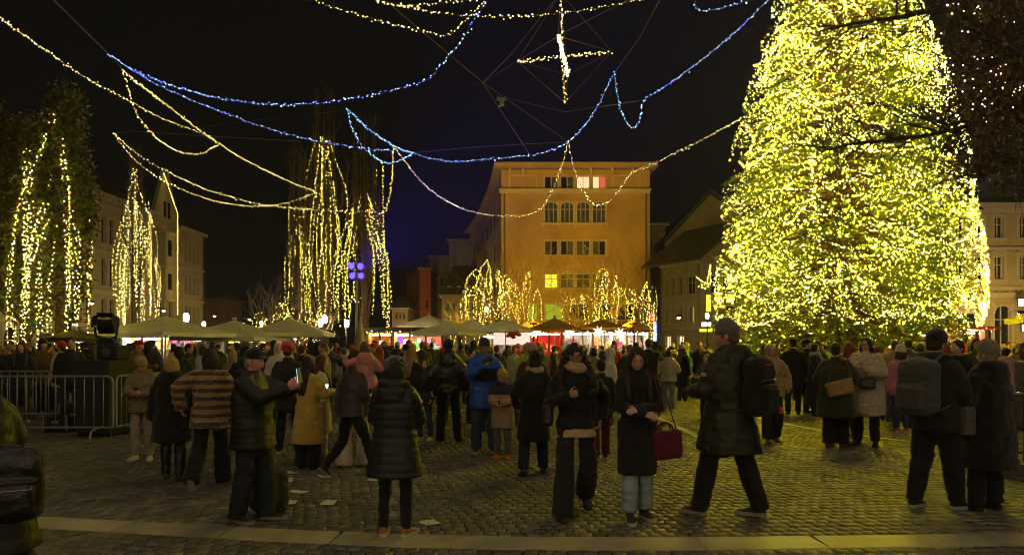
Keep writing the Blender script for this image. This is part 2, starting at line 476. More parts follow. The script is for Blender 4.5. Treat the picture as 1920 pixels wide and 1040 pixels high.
for a, b in ((955, 1006), (1149, 1200)):
    t_ = MB()
    x0_, x1_, z0_, z1_ = ox(a), ox(b), oz(356), oz(329)
    for (cx, cz, sx, sz) in (((x0_+x1_)/2, z0_, x1_-x0_, .12), ((x0_+x1_)/2, z1_, x1_-x0_, .12), (x0_, (z0_+z1_)/2, .12, z1_-z0_-.13), (x1_, (z0_+z1_)/2, .12, z1_-z0_-.13)): t_.box((cx, -.03, cz), (sx, .08, sz))
    t_.ob('wall_panel', trim_o, orb)
for a in (956, 980, 1052, 1107, 1147, 1185): MB().box((ox(a), -.3, oz(322)), (.2, .6, .55)).ob('bracket', trim_o, orb)
eave = MB(); eave.prism([(ox(927), -1.0, oz(316)), (ox(1230), -1.0, oz(316)), (ox(1230), 10, oz(316)), (ox(927), 10, oz(316))], (0, 0, 0), (0, 0, .38)); eave.ob('eaves', M('eaves_plaster', (.50, .33, .12), .85, .1), orb)
MB().prism([(ox(932), -.7, oz(308)), (ox(1225), -.7, oz(308)), (ox(1190), 9, oz(292)), (ox(960), 9, oz(292))], (0, 0, 0), (0, 0, .1)).ob('roof', M('roof_tile_dark', (.06, .04, .03), .9, .3), orb)
MB().box((W_+.08, 5, H_/2), (.12, 10, H_)).ob('side_wall', och, orb)
for a in (946, 1211): MB().tube([(ox(a), -.12, 0), (ox(a), -.12, oz(362))], .07, 6).ob('downpipe', M('zinc_brown', (.16, .1, .05), .5, metal=.4), orb)
# the curved flank running back along the side street
fl = [(0, 0), (-.35, 5), (-1.0, 11), (-1.9, 18), (-3.0, 26), (-4.2, 33), (-5.4, 39)]
fw = MB(); gw = M('flank_plaster', (.30, .22, .13), .9, .2, .5, detail=6)
fp = crom(fl, 3)
for i in range(len(fp)-1):
    a, b = fp[i], fp[i+1]; fw.add([(a[0], a[1], 0), (b[0], b[1], 0), (b[0], b[1], H_), (a[0], a[1], H_)], [(1, 0, 3, 2)])
fw.ob('flank_wall', gw, orb)
ev = MB(); ev.prism([(-.75, -.95, 0)] + [(a[0]-.9, a[1], 0) for a in fp[2:]] + [(a[0], a[1], 0) for a in fp[::-1]], (0, 0, H_-.05), (0, 0, H_+.22)); ev.ob('flank_eaves', gw, orb)
for i in range(1, len(fp)-2, 2):
    for zf in (3.2, 7.2, 11.0, 14.8):
        a, b = fp[i], fp[i+1]; t0, t1 = a + (b-a)*.25, a + (b-a)*.75
        w2 = MB().add([(t0[0]-.03, t0[1], zf), (t1[0]-.03, t1[1], zf), (t1[0]-.03, t1[1], zf+1.9), (t0[0]-.03, t0[1], zf+1.9)], [(1, 0, 3, 2)]); w2.ob('window', glass_dark, orb)

# ---- pale long house on the left with stepped gable bay
LX = -42.0
lY = lambda p_: LX*F/(p_-960)
pale = M('pale_plaster', (.40, .35, .24), .85, .15, .3, bump=.2, bscale=4, detail=8)
ptrim = M('pale_trim', (.46, .41, .29), .8, .1, 1)
y0 = 46.0
lh = root('long_house', (LX, y0, 0), R(90), 'long pale plastered house with tall paired windows along the left side')
Lx = lambda Y: Y - y0
WL, HL = lY(284)-y0, 16.9
wins = []
for c in (49.5, 53.5, 57.5, 61.5, 65.5, 69.6, 73.8, 79.5):
    for q_ in (-.75, .75):
        pk = lamp_mat('lit_room_pink', (.9, .16, .06), .35) if c == 49.5 or c == 53.5 and q_ > 0 else glass_dark
        wins.append((Lx(c)+q_-.5, 12.3, 1.0, 2.7, dict(pane_m=pk, mull=1, bars=1)))
        wins.append((Lx(c)+q_-.5, 7.9, 1.0, 2.9, dict(pane_m=glass_dark, mull=1, bars=1, arch=True)))
        wins.append((Lx(c)+q_-.5, 4.5, 1.0, 2.1, dict(pane_m=glass_dark, mull=1, bars=1)))
for c in (52, 59.5, 67, 71.5, 77.5): wins.append((Lx(c)-.9, .2, 1.8, 3.1, dict(pane_m=glass_dark, mull=1, bars=1, arch=True)))
MB().add(*holes_wall(WL, HL, [q[:4] for q in wins], .3)).ob('wall', pale, lh)
for q in wins: window(lh, *q[:4], frame_m=ptrim, surround=.14, depth=.28, **q[4])
for z_, pr, hh in ((3.75, .18, .3), (7.2, .22, .34), (11.5, .15, .25), (16.2, .2, .3)):
    MB().box((WL/2, -pr/2, z_), (WL, pr, hh)).ob('string_course', ptrim, lh)
MB().prism([(-1, -.7, HL), (WL+.3, -.7, HL), (WL+.3, 12, HL), (-1, 12, HL)], (0, 0, 0), (0, 0, .4)).ob('cornice', ptrim, lh)
rt = M('slate_roof', (.085, .068, .048), .9, .3, 2)
rf_ = MB().add([(-1, -.4, HL+.4), (WL-2, -.4, HL+.4), (WL-4, 7, HL+5.5), (-1, 7, HL+5.5), (-1, 14, HL+.4), (WL-2, 14, HL+.4)], [(0,1,2,3), (3,2,5,4), (1,5,2)]).ob('roof', rt, lh)
for c in (60, 68, 75): MB().box((Lx(c), 5, HL+5.2), (1.2, 1.2, 2.6)).ob('chimney', M('chimney_brick', (.14, .07, .045), .9, .3, 6), rf_)
# gabled corner bay
gx0, gx1 = Lx(lY(285)), Lx(lY(336)); gm_ = (gx0+gx1)/2; ga = 23.2
gh = root('gabled_house', (LX, y0, 0), R(90), 'pale house with steep pointed gable and corner bay left of the market')
gw_ = []
for z_ in (5.0, 8.6, 12.6): gw_ += [(gm_-1.6, z_, 1.0, 2.3, dict(pane_m=glass_dark, mull=1, bars=1)), (gm_+.6, z_, 1.0, 2.3, dict(pane_m=glass_dark, mull=1, bars=1))]
MB().add(*holes_wall(gx1, 16.6, [q[:4] for q in gw_], .3, x0=gx0+.01)).ob('wall', pale, gh)
for q in gw_: window(gh, *q[:4], frame_m=ptrim, surround=.14, depth=.28, **q[4])
MB().prism([(gx0, 0, 16.6), (gx1, 0, 16.6), (gm_+.4, 0, ga), (gm_-.4, 0, ga)], (0, -.06, 0), (0, .4, 0)).ob('gable', pale, gh)
MB().box((gm_-.5, -.10, 18.2), (.5, .1, 1.9)).ob('window', glass_dark, gh); MB().box((gm_+.5, -.10, 18.2), (.5, .1, 1.9)).ob('window', glass_dark, gh)
bay = MB(); bay.prism([(gx0+1.2, 0, 7.2), (gx0+1.2, -1.0, 7.2), (gx1-2.4, -1.0, 7.2), (gx1-2.4, 0, 7.2)], (0, 0, 0), (0, 0, 8.0)); bay.ob('bay', pale, gh)
for z_ in (7.2, 11.2, 15.2): MB().box(((gx0+gx1)/2-.6, -.55, z_), (gx1-gx0-3.2, 1.3, .3)).ob('ledge', ptrim, gh)
for z_ in (8.4, 12.4): MB().box((gx0+2.2, -1.03, z_+1), (.8, .06, 1.9)).ob('bay_window', glass_dark, gh)
gx2 = Lx(lY(381)); wins = []
for c in (gx1+1.6, gx1+4.0):
    for z_ in (4.5, 8.4, 12.6): wins += [(c-.2, z_, .8, 2.4, dict(pane_m=glass_dark, mull=1, bars=1)), (c+.9, z_, .8, 2.4, dict(pane_m=glass_dark, mull=1, bars=1))]
MB().add(*holes_wall(gx2, 16.6, [q[:4] for q in wins], .3, x0=gx1)).ob('side_wall', pale, gh)
for q in wins: window(gh, *q[:4], frame_m=ptrim, surround=.12, depth=.28, **q[4])
MB().box(((gx1+gx2)/2+.2, -.25, 16.7), (gx2-gx1+.4, .5, .4)).ob('cornice', ptrim, gh)
MB().box((gx2-.1, -.12, 8.2), (.14, .14, 16.4)).ob('downpipe', M('zinc', (.12, .12, .11), .5, metal=.6), gh)
for z_ in (7.6, 11.8): MB().box(((gx1+gx2)/2, -.1, z_), (gx2-gx1, .2, .26)).ob('string_course', ptrim, gh)
MB().prism([(gx1, .1, 16.9), (gx2, .1, 16.9), (gx2-1, 4, 20.4), (gx1, 4, 20.4)], (0, 0, 0), (0, .1, .1)).ob('roof', rt, gh)
MB().add([(gx2, 0, 0), (gx2, 12, 0), (gx2, 12, 16.6), (gx2, 0, 16.6)], [(0, 1, 2, 3)]).ob('end_wall', pale, gh)
# small hut-like house beyond
def block(name, label, x0, x1, ytop, D, mat, depth=8, roof=None, rise=0, win=None, wmat=None, eave=True, tm=None):
    k = D/F; r = root(name, at(x0, 650, D) - Vector((0, 0, CH)), 0, label)
    W = (x1-x0)*k; H = CH + (HOR-ytop)*k
    ws = [((a-x0)*k, CH+(HOR-c)*k, (b-a)*k, (c-t)*k, z) for a, b, t, c, z in (win or [])]
    MB().add(*holes_wall(W, H, [q[:4] for q in ws])).ob('wall', mat, r)
    for q in ws: window(r, *q[:4], frame_m=tm or mat, pane_m=q[4] or glass_dark, mull=1, bars=1, surround=.12)
    s = MB(); s.add([(0, 0, 0), (0, depth, 0), (0, depth, H), (0, 0, H)], [(1, 0, 3, 2)]); s.ob('side_wall', mat, r)
    s = MB(); s.add([(W, 0, 0), (W, depth, 0), (W, depth, H), (W, 0, H)], [(0, 1, 2, 3)]); s.ob('side_wall', mat, r)
    if eave: MB().box((W/2, -.15+depth/2, H+.12), (W+.7, depth+.9, .3)).ob('cornice', tm or mat, r)
    if roof:
        z0 = H + .28; MB().add([(-.3, -.4, z0), (W+.3, -.4, z0), (W+.3, depth+.4, z0), (-.3, depth+.4, z0), (W*.2, depth/2, z0+rise), (W*.8, depth/2, z0+rise)],
                 [(0,1,5,4), (1,2,5), (2,3,4,5), (3,0,4)]).ob('roof', roof, r)
    return r, W, H, k
block('small_house', 'small brown house far back between the long house and the bare trees', 384, 417, 562, 112, M('brown_plaster', (.22, .12, .055), .9, .2, .5), roof=rt, rise=1.0, win=[(405, 412, 580, 592, dimg)])
# side street houses
brick = M('red_plaster', (.36, .10, .04), .9, .2, .4, detail=6)
red, W, H, k = block('red_house', 'tall narrow red corner house at the end of the side street', 787, 808, 505, 118, brick, depth=10, win=[(797, 804, 562, 578, None)], tm=M('red_trim', (.34, .14, .07), .9))
rl = MB(); q0 = at(762, 650, 126) - at(787, 650, 118); rl.add([(0, 0, 0), (q0.x, q0.y, 0), (q0.x, q0.y, H), (0, 0, H)], [(1, 0, 3, 2)]); rl.ob('left_wall', M('red_plaster_shaded', (.26, .12, .07), .9, .2, .4), red)  # shaded copy of the red plaster: left face darker in its colour
for f_ in (.2, .5, .8):
    for z_ in (4.5, 8.6):
        MB().box((q0.x*f_-.05, q0.y*f_-.03, z_+.9), (.55, .12, 1.8)).ob('window', glass_dark, red)
for z_ in (7.6, H-2.0): MB().tube([(q0.x, q0.y-.1, z_), (-.05, -.1, z_), (W, -.1, z_)], .14, 4).ob('string_course', M('red_trim', (.34, .14, .07), .9), red)
block('low_house', 'low pale house with a row of windows left of the red house', 735, 764, 580, 112, M('grey_cream_plaster', (.33, .29, .2), .9, .15), roof=rt, rise=2.2,
      win=[(740, 745, 586, 598, None), (747, 752, 586, 598, None), (755, 760, 586, 598, None)])
gp = M('grey_plaster', (.26, .22, .17), .9, .2, .4, detail=6)
block('street_house', 'tall grey house with balconies beside the red house', 806, 846, 482, 128, gp, depth=12, win=[(812, 818, 560, 574, dimg), (826, 832, 560, 574, None), (812, 818, 520, 534, None), (826, 832, 520, 534, None)])
block('street_house', 'taller dim grey house with blank wall behind the dormer roof', 842, 884, 452, 118, M('grey_plaster_warm', (.24, .2, .15), .9, .2, .4), depth=12, win=[(850, 856, 500, 515, None), (864, 870, 500, 515, None)])
dh, W, H, k = block('dormer_house', 'low house with steep dark dormer roof beside the orange house', 828, 915, 556, 98, M('olive_plaster', (.24, .21, .12), .9, .2), depth=7, roof=rt, rise=4.4,
      win=[(836, 842, 568, 582, None), (848, 854, 568, 582, None), (860, 866, 568, 582, None), (872, 878, 568, 582, None), (884, 890, 568, 582, None)])
for i in range(4): MB().box((1.0+i*1.35, .9, H+1.1), (.6, .8, .9)).ob('dormer', M('grey_plaster', (.26, .22, .17)), dh)
# ---- right hand houses
gy = M('buff_plaster', (.27, .21, .11), .9, .18, .4, detail=6)
block('ornate_house', 'narrow house with ornate cornice right of the orange house', 1219, 1247, 424, 78, M('buff_plaster_pale', (.36, .3, .17), .9, .18, .5), depth=10, tm=M('buff_trim', (.4, .33, .19), .85),
      win=[(1227, 1232, 444, 472, None), (1237, 1242, 444, 472, None), (1227, 1232, 500, 520, dimg), (1237, 1242, 500, 520, None), (1227, 1232, 540, 562, None), (1237, 1242, 540, 562, None), (1224, 1240, 602, 640, lamp_mat('lit_screen_blue', (.35, .45, 1.0), 1.3))])
k = 74/F
gr = root('gable_wall_house', at(1246, 650, 74) - Vector((0, 0, CH)), 0, 'large blank gable wall rising behind the lower right house')
pz = lambda x_, y_: ((x_-1246)*k, 0, CH+(HOR-y_)*k)
MB().prism([pz(1246, 640), pz(1420, 640), pz(1420, 430), pz(1332, 364), pz(1246, 456)], (0, 0, 0), (0, 9, 0)).ob('wall', gy, gr)
MB().prism([pz(1240, 458), pz(1332, 361), pz(1424, 430), pz(1424, 425), pz(1332, 356), pz(1240, 453)], (0, -.5, 0), (0, 9.4, 0)).ob('roof', rt, gr)
A0 = Vector((13.44, 64.0, 0)); A1 = Vector((15.74, 59.6, 0)); dA = (A1-A0).normalized(); LA = (A1-A0).length
hp_m = M('pale_olive_plaster', (.27, .22, .12), .9, .2, .5, detail=7); ht_m = M('olive_trim', (.31, .26, .15), .85)
hh = root('pitched_house', A0, math.atan2(dA.y, dA.x), 'lower pale house with dark pitched roof and lit shops left of the Christmas tree')
def u_of(px):
    t = (px-960)/F      # P.x = t * P.y
    return (t*A0.y - A0.x)/(dA.x - t*dA.y)
wins = []
for a, b in ((1247, 1253), (1259, 1266), (1273, 1280), (1288, 1304)):
    wins.append((u_of(a), 6.1, u_of(b)-u_of(a), 1.55, dict(pane_m=glass_dark, mull=1, bars=1)))
for a, b, pm in ((1248, 1254, dimg), (1259, 1265, dimg), (1274, 1281, dimg), (1290, 1302, [dimg, lamp_mat('lit_room_dim', (.8, .6, .05), .3)])):
    wins.append((u_of(a), 3.7, u_of(b)-u_of(a), 1.35, dict(pane_m=pm, mull=1, bars=1)))
wsh = lamp_mat('lit_shop_warm', (1.0, .58, .34), .75)
for a, b in ((1248, 1259), (1271, 1283)): wins.append((u_of(a), .3, u_of(b)-u_of(a), 2.3, dict(pane_m=wsh, mull=1, bars=0, sill=False)))
MB().add(*holes_wall(LA, 9.0, [q[:4] for q in wins])).ob('wall', hp_m, hh)
for q in wins: window(hh, *q[:4], frame_m=ht_m, surround=.09, **q[4])
gw2 = MB().prism([(LA, 0, 0), (LA, 10, 0), (LA, 10, 9), (LA, 5, 12.5), (LA, 0, 9)], (0, 0, 0), (-.25, 0, 0)); gw2.ob('gable_wall', hp_m, hh)
for y_, z_, w_, m_ in ((.9, 4.6, .5, yel), (3.0, 6.2, .9, glass_dark), (1.6, 6.2, .8, glass_dark), (3.4, 3.7, .9, glass_dark)):
    f_ = MB().box((LA+.02, y_, z_+.7), (.1, w_+.24, 1.64)).ob('window', ht_m, hh); MB().box((LA+.075, y_, z_+.7), (.03, w_, 1.4)).ob('pane', m_, f_)
for a_ in (0, 1): MB().prism([(-2.6, -.35, 8.85), (LA+.35, -.35, 8.85), (LA+.35, 5, 12.62), (-2.6, 5, 12.62)] if a_ == 0 else [(-2.6, 10.35, 8.85), (LA+.35, 10.35, 8.85), (LA+.35, 5, 12.62), (-2.6, 5, 12.62)], (0, 0, 0), (0, 0, .16)).ob('roof_slope', rt, hh)
MB().box((LA/2, -.12, 8.75), (LA, .24, .24)).ob('cornice', ht_m, hh); MB().box((LA/2, -.06, 3.2), (LA, .12, .22)).ob('string_course', ht_m, hh)
MB().tube([(.12, -.12, 0), (.12, -.12, 8.6)], .06, 6).ob('downpipe', M('zinc', (.12, .12, .11)), hh)
# ---- yellow house at the right edge
DE = 50.0; k = DE/F
ez = lambda p_: CH+(HOR-p_)*k
ex = lambda p_: (p_-1780)*k
ye = M('yellow_plaster', (.50, .37, .13), .85, .14, .4, detail=7); yt = M('yellow_trim', (.56, .46, .23), .8, .1)
yh = root('yellow_house', at(1780, 650, DE) - Vector((0, 0, CH)), 0, 'pale yellow house with pedimented windows behind the right side of the Christmas tree')
wins = []
for c in (1800, 1836, 1873, 1920, 1960):
    wins.append((ex(c-9), ez(524), 18*k, 44*k, dict(pane_m=glass_dark if c != 1920 else dimg, mull=1, bars=1, ped=True)))
    wins.append((ex(c-9), ez(446), 18*k, 40*k, dict(pane_m=glass_dark, mull=1, bars=1)))
for c in (1880, 1950): wins.append((ex(c-16), ez(646), 32*k, 74*k, dict(pane_m=glass_dark, mull=1, bars=1, arch=True)))
wins.append((ex(1795), ez(646), 40*k, 60*k, dict(pane_m=glass_dark, mull=1, bars=0)))
MB().add(*holes_wall(ex(2000), ez(392), [q[:4] for q in wins], .3)).ob('wall', ye, yh)
for q in wins: window(yh, *q[:4], frame_m=yt, surround=.15, depth=.27, **q[4])
for z_, pr, hh in ((553, .3, .35), (540, .12, .2), (466, .14, .2)): MB().box((ex(1890), -pr/2, ez(z_)), (ex(2000)-ex(1780), pr, hh)).ob('string_course', yt, yh)
for c in range(1790, 2000, 17): MB().box((ex(c), -.07, ez(547)), (.12, .1, .26)).ob('baluster', yt, yh)
t_ = MB(); t_.box((ex(1890), -.45, ez(388)), (ex(2000)-ex(1780), .9, .3)); t_.box((ex(1890), -.25, ez(396)), (ex(2000)-ex(1780), .5, .3)); t_.ob('cornice', yt, yh)
MB().box((ex(1890), -.14, ez(600)), (ex(2000)-ex(1780), .05, 3.1)).ob('stone_base', M('grey_base_plaster', (.30, .27, .21), .9, .15), yh) if False else None
yr = MB().prism([(0, 0, ez(384)), (ex(2000), 0, ez(384)), (ex(2000), 5, ez(300)), (0, 5, ez(300))], (0, 0, 0), (0, .2, .1)).ob('roof', rt, yh)
for c in (1868, 1912):
    MB().box((ex(c), .9, ez(346)), (1.0, 1.4, 1.5)).ob('dormer', M('dormer_wood', (.08, .07, .05), .9), yh)
    MB().box((ex(c), .18, ez(346)), (.7, .04, 1.2)).ob('pane', dimg, yh)
# ================================================================ lit signs on the fronts
def panel(x0, x1, y0, y1, D, col, st, name, label, cat='sign', th=.12):
    a, b = at(x0, y1, D), at(x1, y0, D)
    o = MB().box((0, 0, 0), (b.x-a.x, th, b.z-a.z)).ob(name, M('sign_case', (.05, .05, .05), .5), None, label=label, cat=cat)
    o.location = ((a.x+b.x)/2, D, (a.z+b.z)/2)
    MB().box((0, -th/2-.012, 0), ((b.x-a.x)*.94, .02, (b.z-a.z)*.94)).ob('lit_face', lamp_mat('sign_%s' % name + str(col), col, st), o)
    return o
panel(1315, 1333, 604, 612, 56.0, (.75, 1.0, .7), 2.2, 'shop_sign', 'pale green lit shop sign beside the grey beanie')
panel(1310, 1336, 616, 622, 55.6, (.9, .8, .05), .5, 'shop_awning_sign', 'dim yellow strip sign under the pale green one')
panel(1219, 1228, 588, 602, 66, (.9, .03, .03), 1.2, 'red_sign', 'small red lit sign hanging at the orange house corner')
panel(1836, 1846, 566, 578, 47, (.45, .55, 1.0), 1.5, 'screen_sign', 'small blue-white lit sign beside the Christmas tree edge')
panel(1914, 1930, 588, 622, 24, (.75, .6, 1.0), 1.6, 'video_screen', 'tall violet-white lit panel at the right edge')
panel(1908, 1918, 560, 574, 48, (.7, 1.0, .85), 1.0, 'green_sign', 'pale green sign on the yellow house ground floor')
# ================================================================ light strings
warm = [lamp_mat('bulb_warm', (1.0, .70, .15), 2.0), lamp_mat('bulb_warm_white', (1.0, .82, .36), 3.4), lamp_mat('bulb_amber', (1.0, .58, .07), 1.6)]
wht = [lamp_mat('bulb_white', (1.0, .76, .36), 2.6), lamp_mat('bulb_cool', (.95, .9, .9), 3.2), lamp_mat('bulb_pinkish', (1.0, .62, .34), 2.2)]
fillb = [lamp_mat('bulb_overhead', (1.0, .80, .44), 14), lamp_mat('bulb_overhead_cool', (1.0, .90, .74), 14), lamp_mat('bulb_overhead_warm', (1.0, .66, .26), 14)]
blue = [lamp_mat('bulb_ice', (.16, .32, 1.0), 2.6), lamp_mat('bulb_blue', (.08, .09, 1.0), 3.2), lamp_mat('bulb_ice_white', (.40, .62, 1.0), 2.8)]
ice = [lamp_mat('bulb_aqua', (.14, .50, .85), 2.0), lamp_mat('bulb_ice', (1, 1, 1), 1), lamp_mat('bulb_ice_white', (1, 1, 1), 1)]
tree_b = [lamp_mat('bulb_tree_yellow', (1.0, .86, .13), 2.6), lamp_mat('bulb_tree_pale', (1.0, .94, .34), 4.8), lamp_mat('bulb_tree_gold', (1.0, .80, .05), 2.0), lamp_mat('bulb_tree_bright', (1.0, .82, .010), 400)]
far_b = [lamp_mat('bulb_far_yellow', (1.0, .74, .07), 7.5), lamp_mat('bulb_far_pale', (1.0, .84, .20), 12), lamp_mat('bulb_far_amber', (1.0, .62, .04), 6)]
far_w = [lamp_mat('bulb_far_white', (1.0, .77, .15), 8.5), lamp_mat('bulb_far_cool', (1.0, .86, .34), 13), lamp_mat('bulb_far_pink', (1.0, .66, .08), 7)]
near_w = [lamp_mat('bulb_near_white', (1.0, .78, .08), 42), lamp_mat('bulb_near_cool', (1.0, .86, .18), 58), lamp_mat('bulb_near_pink', (1.0, .66, .05), 36)]
cable_m = M('light_cable', (.05, .04, .02), .6)
def string(P, mats, label, cat='light string', group=None, step=.13, rad=.026, jit=.035, name='light_string', pr=(.5, .3, .2), loops=0, parent=None):
    """bulbs wound on a cable along the 3-D polyline P"""
    P = np.asarray(P, float); d = np.r_[0, np.cumsum(np.linalg.norm(np.diff(P, axis=0), axis=1))]
    t = np.arange(0, d[-1], step) + rng.uniform(-step*.45, step*.45, len(np.arange(0, d[-1], step))); t = np.clip(t, 0, d[-1])
    Q = np.stack([np.interp(t, d, P[:, i]) for i in range(3)], 1)
    clump = vnoise(np.stack([t*1.1, t*0, t*0], 1), 1.0, int(abs(P[0, 0])*10) % 97)
    Q = Q + rng.normal(0, jit, Q.shape)
    w_ = rng.choice(len(mats), len(Q), p=pr)
    r_ = rad*(.75 + .5*rng.random(len(Q)))*(1+.25*clump)
    o = MB().tube([Vector(p) for p in P], .011, 4).ob(name, cable_m, parent, label=None if parent else label, cat=None if parent else cat, group=None if parent else group)
    ob('bulbs', bulbs_mesh('bulbs', Q, r_, mats, w_), o, kind='stuff')
    return o
HS = 10.5
def pix3(pix, h0=HS, h1=HS, k=6, D0=None, D1=None):
    """hanging line: its two ends at their heights, the middle where the photograph shows it"""
    D0 = D0 or dep(pix[0][1], h0); D1 = D1 or dep(pix[-1][1], h1)
    P = np.array(pix, float); l = np.r_[0, np.cumsum(np.abs(np.diff(P[:, 0]))+.35*np.abs(np.diff(P[:, 1])))]; l /= l[-1]
    return crom([tuple(at(p_[0], p_[1], D0+(D1-D0)*t)) for p_, t in zip(P, l)], k)
OH = 'light garlands hung across the square'
D_tree = 25.0
strs = [
 ([(0,33),(40,63),(100,105),(160,145),(235,185),(290,215),(350,240),(385,252),(412,270)], warm, 'warm light garland coming in from the upper left corner', dict(h0=10.5, h1=10.0)),
 ([(230,132),(270,165),(330,210),(375,245),(412,270),(460,300),(520,330),(560,348),(592,358)], warm, 'warm light garland running down from the blue garland end to the bare poplars', dict(h0=10.6, h1=11.0)),
 ([(230,132),(240,165),(250,200),(275,240),(310,272),(345,287),(380,287),(412,270)], warm, 'warm light garland in a deep loop at the upper left', dict(h0=10.6, h1=10.0)),
 ([(203,102),(250,130),(320,160),(420,186),(520,196),(600,193),(680,181),(750,165),(800,150),(830,118),(860,84),(885,45),(912,0),(925,-30)], blue, 'long blue light garland sweeping up to the top edge', dict(h0=10.8, h1=11)),
 ([(203,102),(270,145),(330,175),(420,211),(500,240),(580,261),(640,271),(700,280),(770,286),(810,298),(860,303),(920,298),(1000,290),(1050,275),(1090,243),(1120,200),(1140,160),(1152,137)], blue, 'long blue light garland sagging over the orange house', dict(D0=dep(102, 10.8), D1=27)),
 ([(650,203),(690,241),(740,274),(775,288)], ice, 'short straight icy blue garland above the bare poplars', dict(D0=26, D1=30.5)),
 ([(650,203),(660,240),(680,275),(710,300),(735,305),(760,296),(775,286)], ice, 'short looped icy blue garland above the bare poplars', dict(D0=26, D1=30.5)),
 ([(1152,137),(1158,180),(1170,220),(1185,240),(1198,226),(1207,188)], ice, 'icy blue garland in a narrow deep loop', dict(D0=27, D1=25)),
 ([(1207,188),(1250,160),(1300,125),(1350,85),(1400,40),(1437,3),(1460,-20)], blue, 'blue garland rising to the top of the Christmas tree', dict(D0=25, D1=24)),
 ([(213,250),(240,285),(270,315),(330,350),(400,376),(450,385),(500,386),(550,377),(596,360)], warm, 'lower warm garland running from the narrow lit tree to the bare poplars', dict(D0=30, D1=40)),
 ([(213,250),(260,290),(310,320),(380,352),(450,374),(510,386),(600,394),(690,397),(718,398),(728,380),(735,330),(738,275)], warm, 'warm garland with a steep upturn at the bare poplars', dict(D0=30, D1=31.5)),
 ([(738,273),(765,310),(800,350),(850,384),(900,400),(950,404),(990,402),(1020,384),(1040,345),(1055,305),(1065,267)], warm, 'warm garland in a wide loop before the orange house', dict(D0=31.5, D1=31)),
 ([(1065,267),(1075,310),(1090,350),(1108,379),(1122,385),(1142,377),(1165,350),(1185,324),(1210,314),(1260,290),(1320,260),(1390,222)], warm, 'warm garland from the orange house front to the Christmas tree', dict(D0=31, D1=25)),
 ([(575,-6),(625,15),(680,30),(740,47),(790,58),(838,66),(865,45),(890,22),(910,4)], warm, 'short warm garland hooking upward at the top edge', dict(D0=17, D1=18)),
 ([(705,0),(780,16),(850,28),(930,31),(1000,29),(1080,22),(1140,12),(1195,0),(1230,-12)], warm, 'long shallow warm garland behind the lit cross at the top edge', dict(D0=18, D1=18)),
 ([(705,2),(740,10),(800,8),(870,1),(900,-6)], warm, 'topmost short warm garland left of the lit cross', dict(D0=18, D1=17)),
 ([(1303,-10),(1308,18),(1340,18),(1395,4),(1430,-8)], ice, 'small icy blue garland hook at the top edge', dict(D0=19, D1=19)),
]
for pix, mt, lb, kw in strs:
    string(pix3(pix, **kw), mt, lb, group=OH, pr=(.5, .3, .2) if mt is warm else (.42, .2, .38), step=.078 if mt is warm else .085, rad=.0185, jit=.022)
# unseen garlands added above the camera as fill light for the foreground
for i in range(11):
    x0 = -15 + i*3.0; y0_ = 9.5 + 2.5*((i*7) % 3)/2
    P = [(x0 + .8*math.sin(i), y0_ + (-13-y0_)*t, 10.2 + .4*(i % 2) - 2.4*t*(1-t)) for t in np.linspace(0, 1, 24)]
    string(P, fillb, 'unseen fill garland added above the camera, %s from the left' % ('first second third fourth fifth sixth seventh eighth ninth tenth eleventh'.split()[i]), group='unseen fill garlands added overhead', step=.15, rad=.040, jit=.04)
# carrying wires
def wire(pix, Ds, label):
    P = [at(*p_, D) for p_, D in zip(pix, Ds)]
    return MB().tube(P, .009, 4).ob('carrying_wire', M('steel_wire', (.12, .11, .09), .5, metal=.5), None, label=label, cat='wire', group='wires carrying the garlands')
wire([(95,-5),(205,103),(240,140)], (15, 21, 22.5), 'thin wire from the top left corner to the blue garlands')
wire([(715,-5),(905,155),(1065,266)], (17, 24, 31), 'thick wire crossing from the top edge down to the orange house')
wire([(905,156),(960,100),(1045,-6)], (24, 21, 18), 'violet-lit wire rising beside the lit cross')
wire([(370,238),(640,208),(905,155),(1060,60),(1190,-6)], (27, 26, 24, 20, 17), 'faint long wire rising to the right across the sky')
wire([(905,155),(990,285),(1010,315)], (24, 31, 33), 'faint wire running down from the wire crossing')
wire([(770,287),(900,275),(1065,266)], (30.5, 31, 31), 'faint level wire above the orange house')
wire([(930,180),(1060,210),(1207,188)], (25, 25, 25), 'faint wire below the lit cross')
wire([(1152,137),(1200,70),(1240,-5)], (27, 22, 18), 'faint wire rising right of the lit cross')
wire([(215,250),(240,246),(560,265)], (30, 30.5, 36), 'faint wire above the narrow lit tree')
# ---- lit three-dimensional cross
DS = 19.0
c0 = at(1057, 103, DS)
cr = ob('lit_cross', None, None, c0, None, 'six-armed lit star cross hanging on wires below the top edge', 'light ornament')
arms_ = [(at(970, 115, DS)-c0, at(1147, 97, DS)-c0), (at(1051, -12, DS)-c0, at(1059, 193, DS)-c0), (at(1047, 68, DS+1.3)-c0, at(1065, 141, DS-1.25)-c0)]
for i, (a, b) in enumerate(arms_):
    P = np.array([a.lerp(b, t) for t in np.linspace(0, 1, 9)])
    string(P, warm if i < 2 else wht, None, parent=cr, name='arm', step=.04 if i < 2 else .02, rad=.019 if i < 2 else .026, jit=.022)
wr_ = MB(); e_ = [arms_[0][0], arms_[0][1], arms_[1][0], arms_[1][1], arms_[2][0], arms_[2][1]]
for i in range(6):
    for j in range(i+1, 6):
        if j == i+1 and i % 2 == 0: continue
        wr_.tube([e_[i], e_[j]], .004, 3)
wr_.ob('stay_wires', M('steel_wire_warm', (.3, .2, .09), .5, metal=.3), cr)
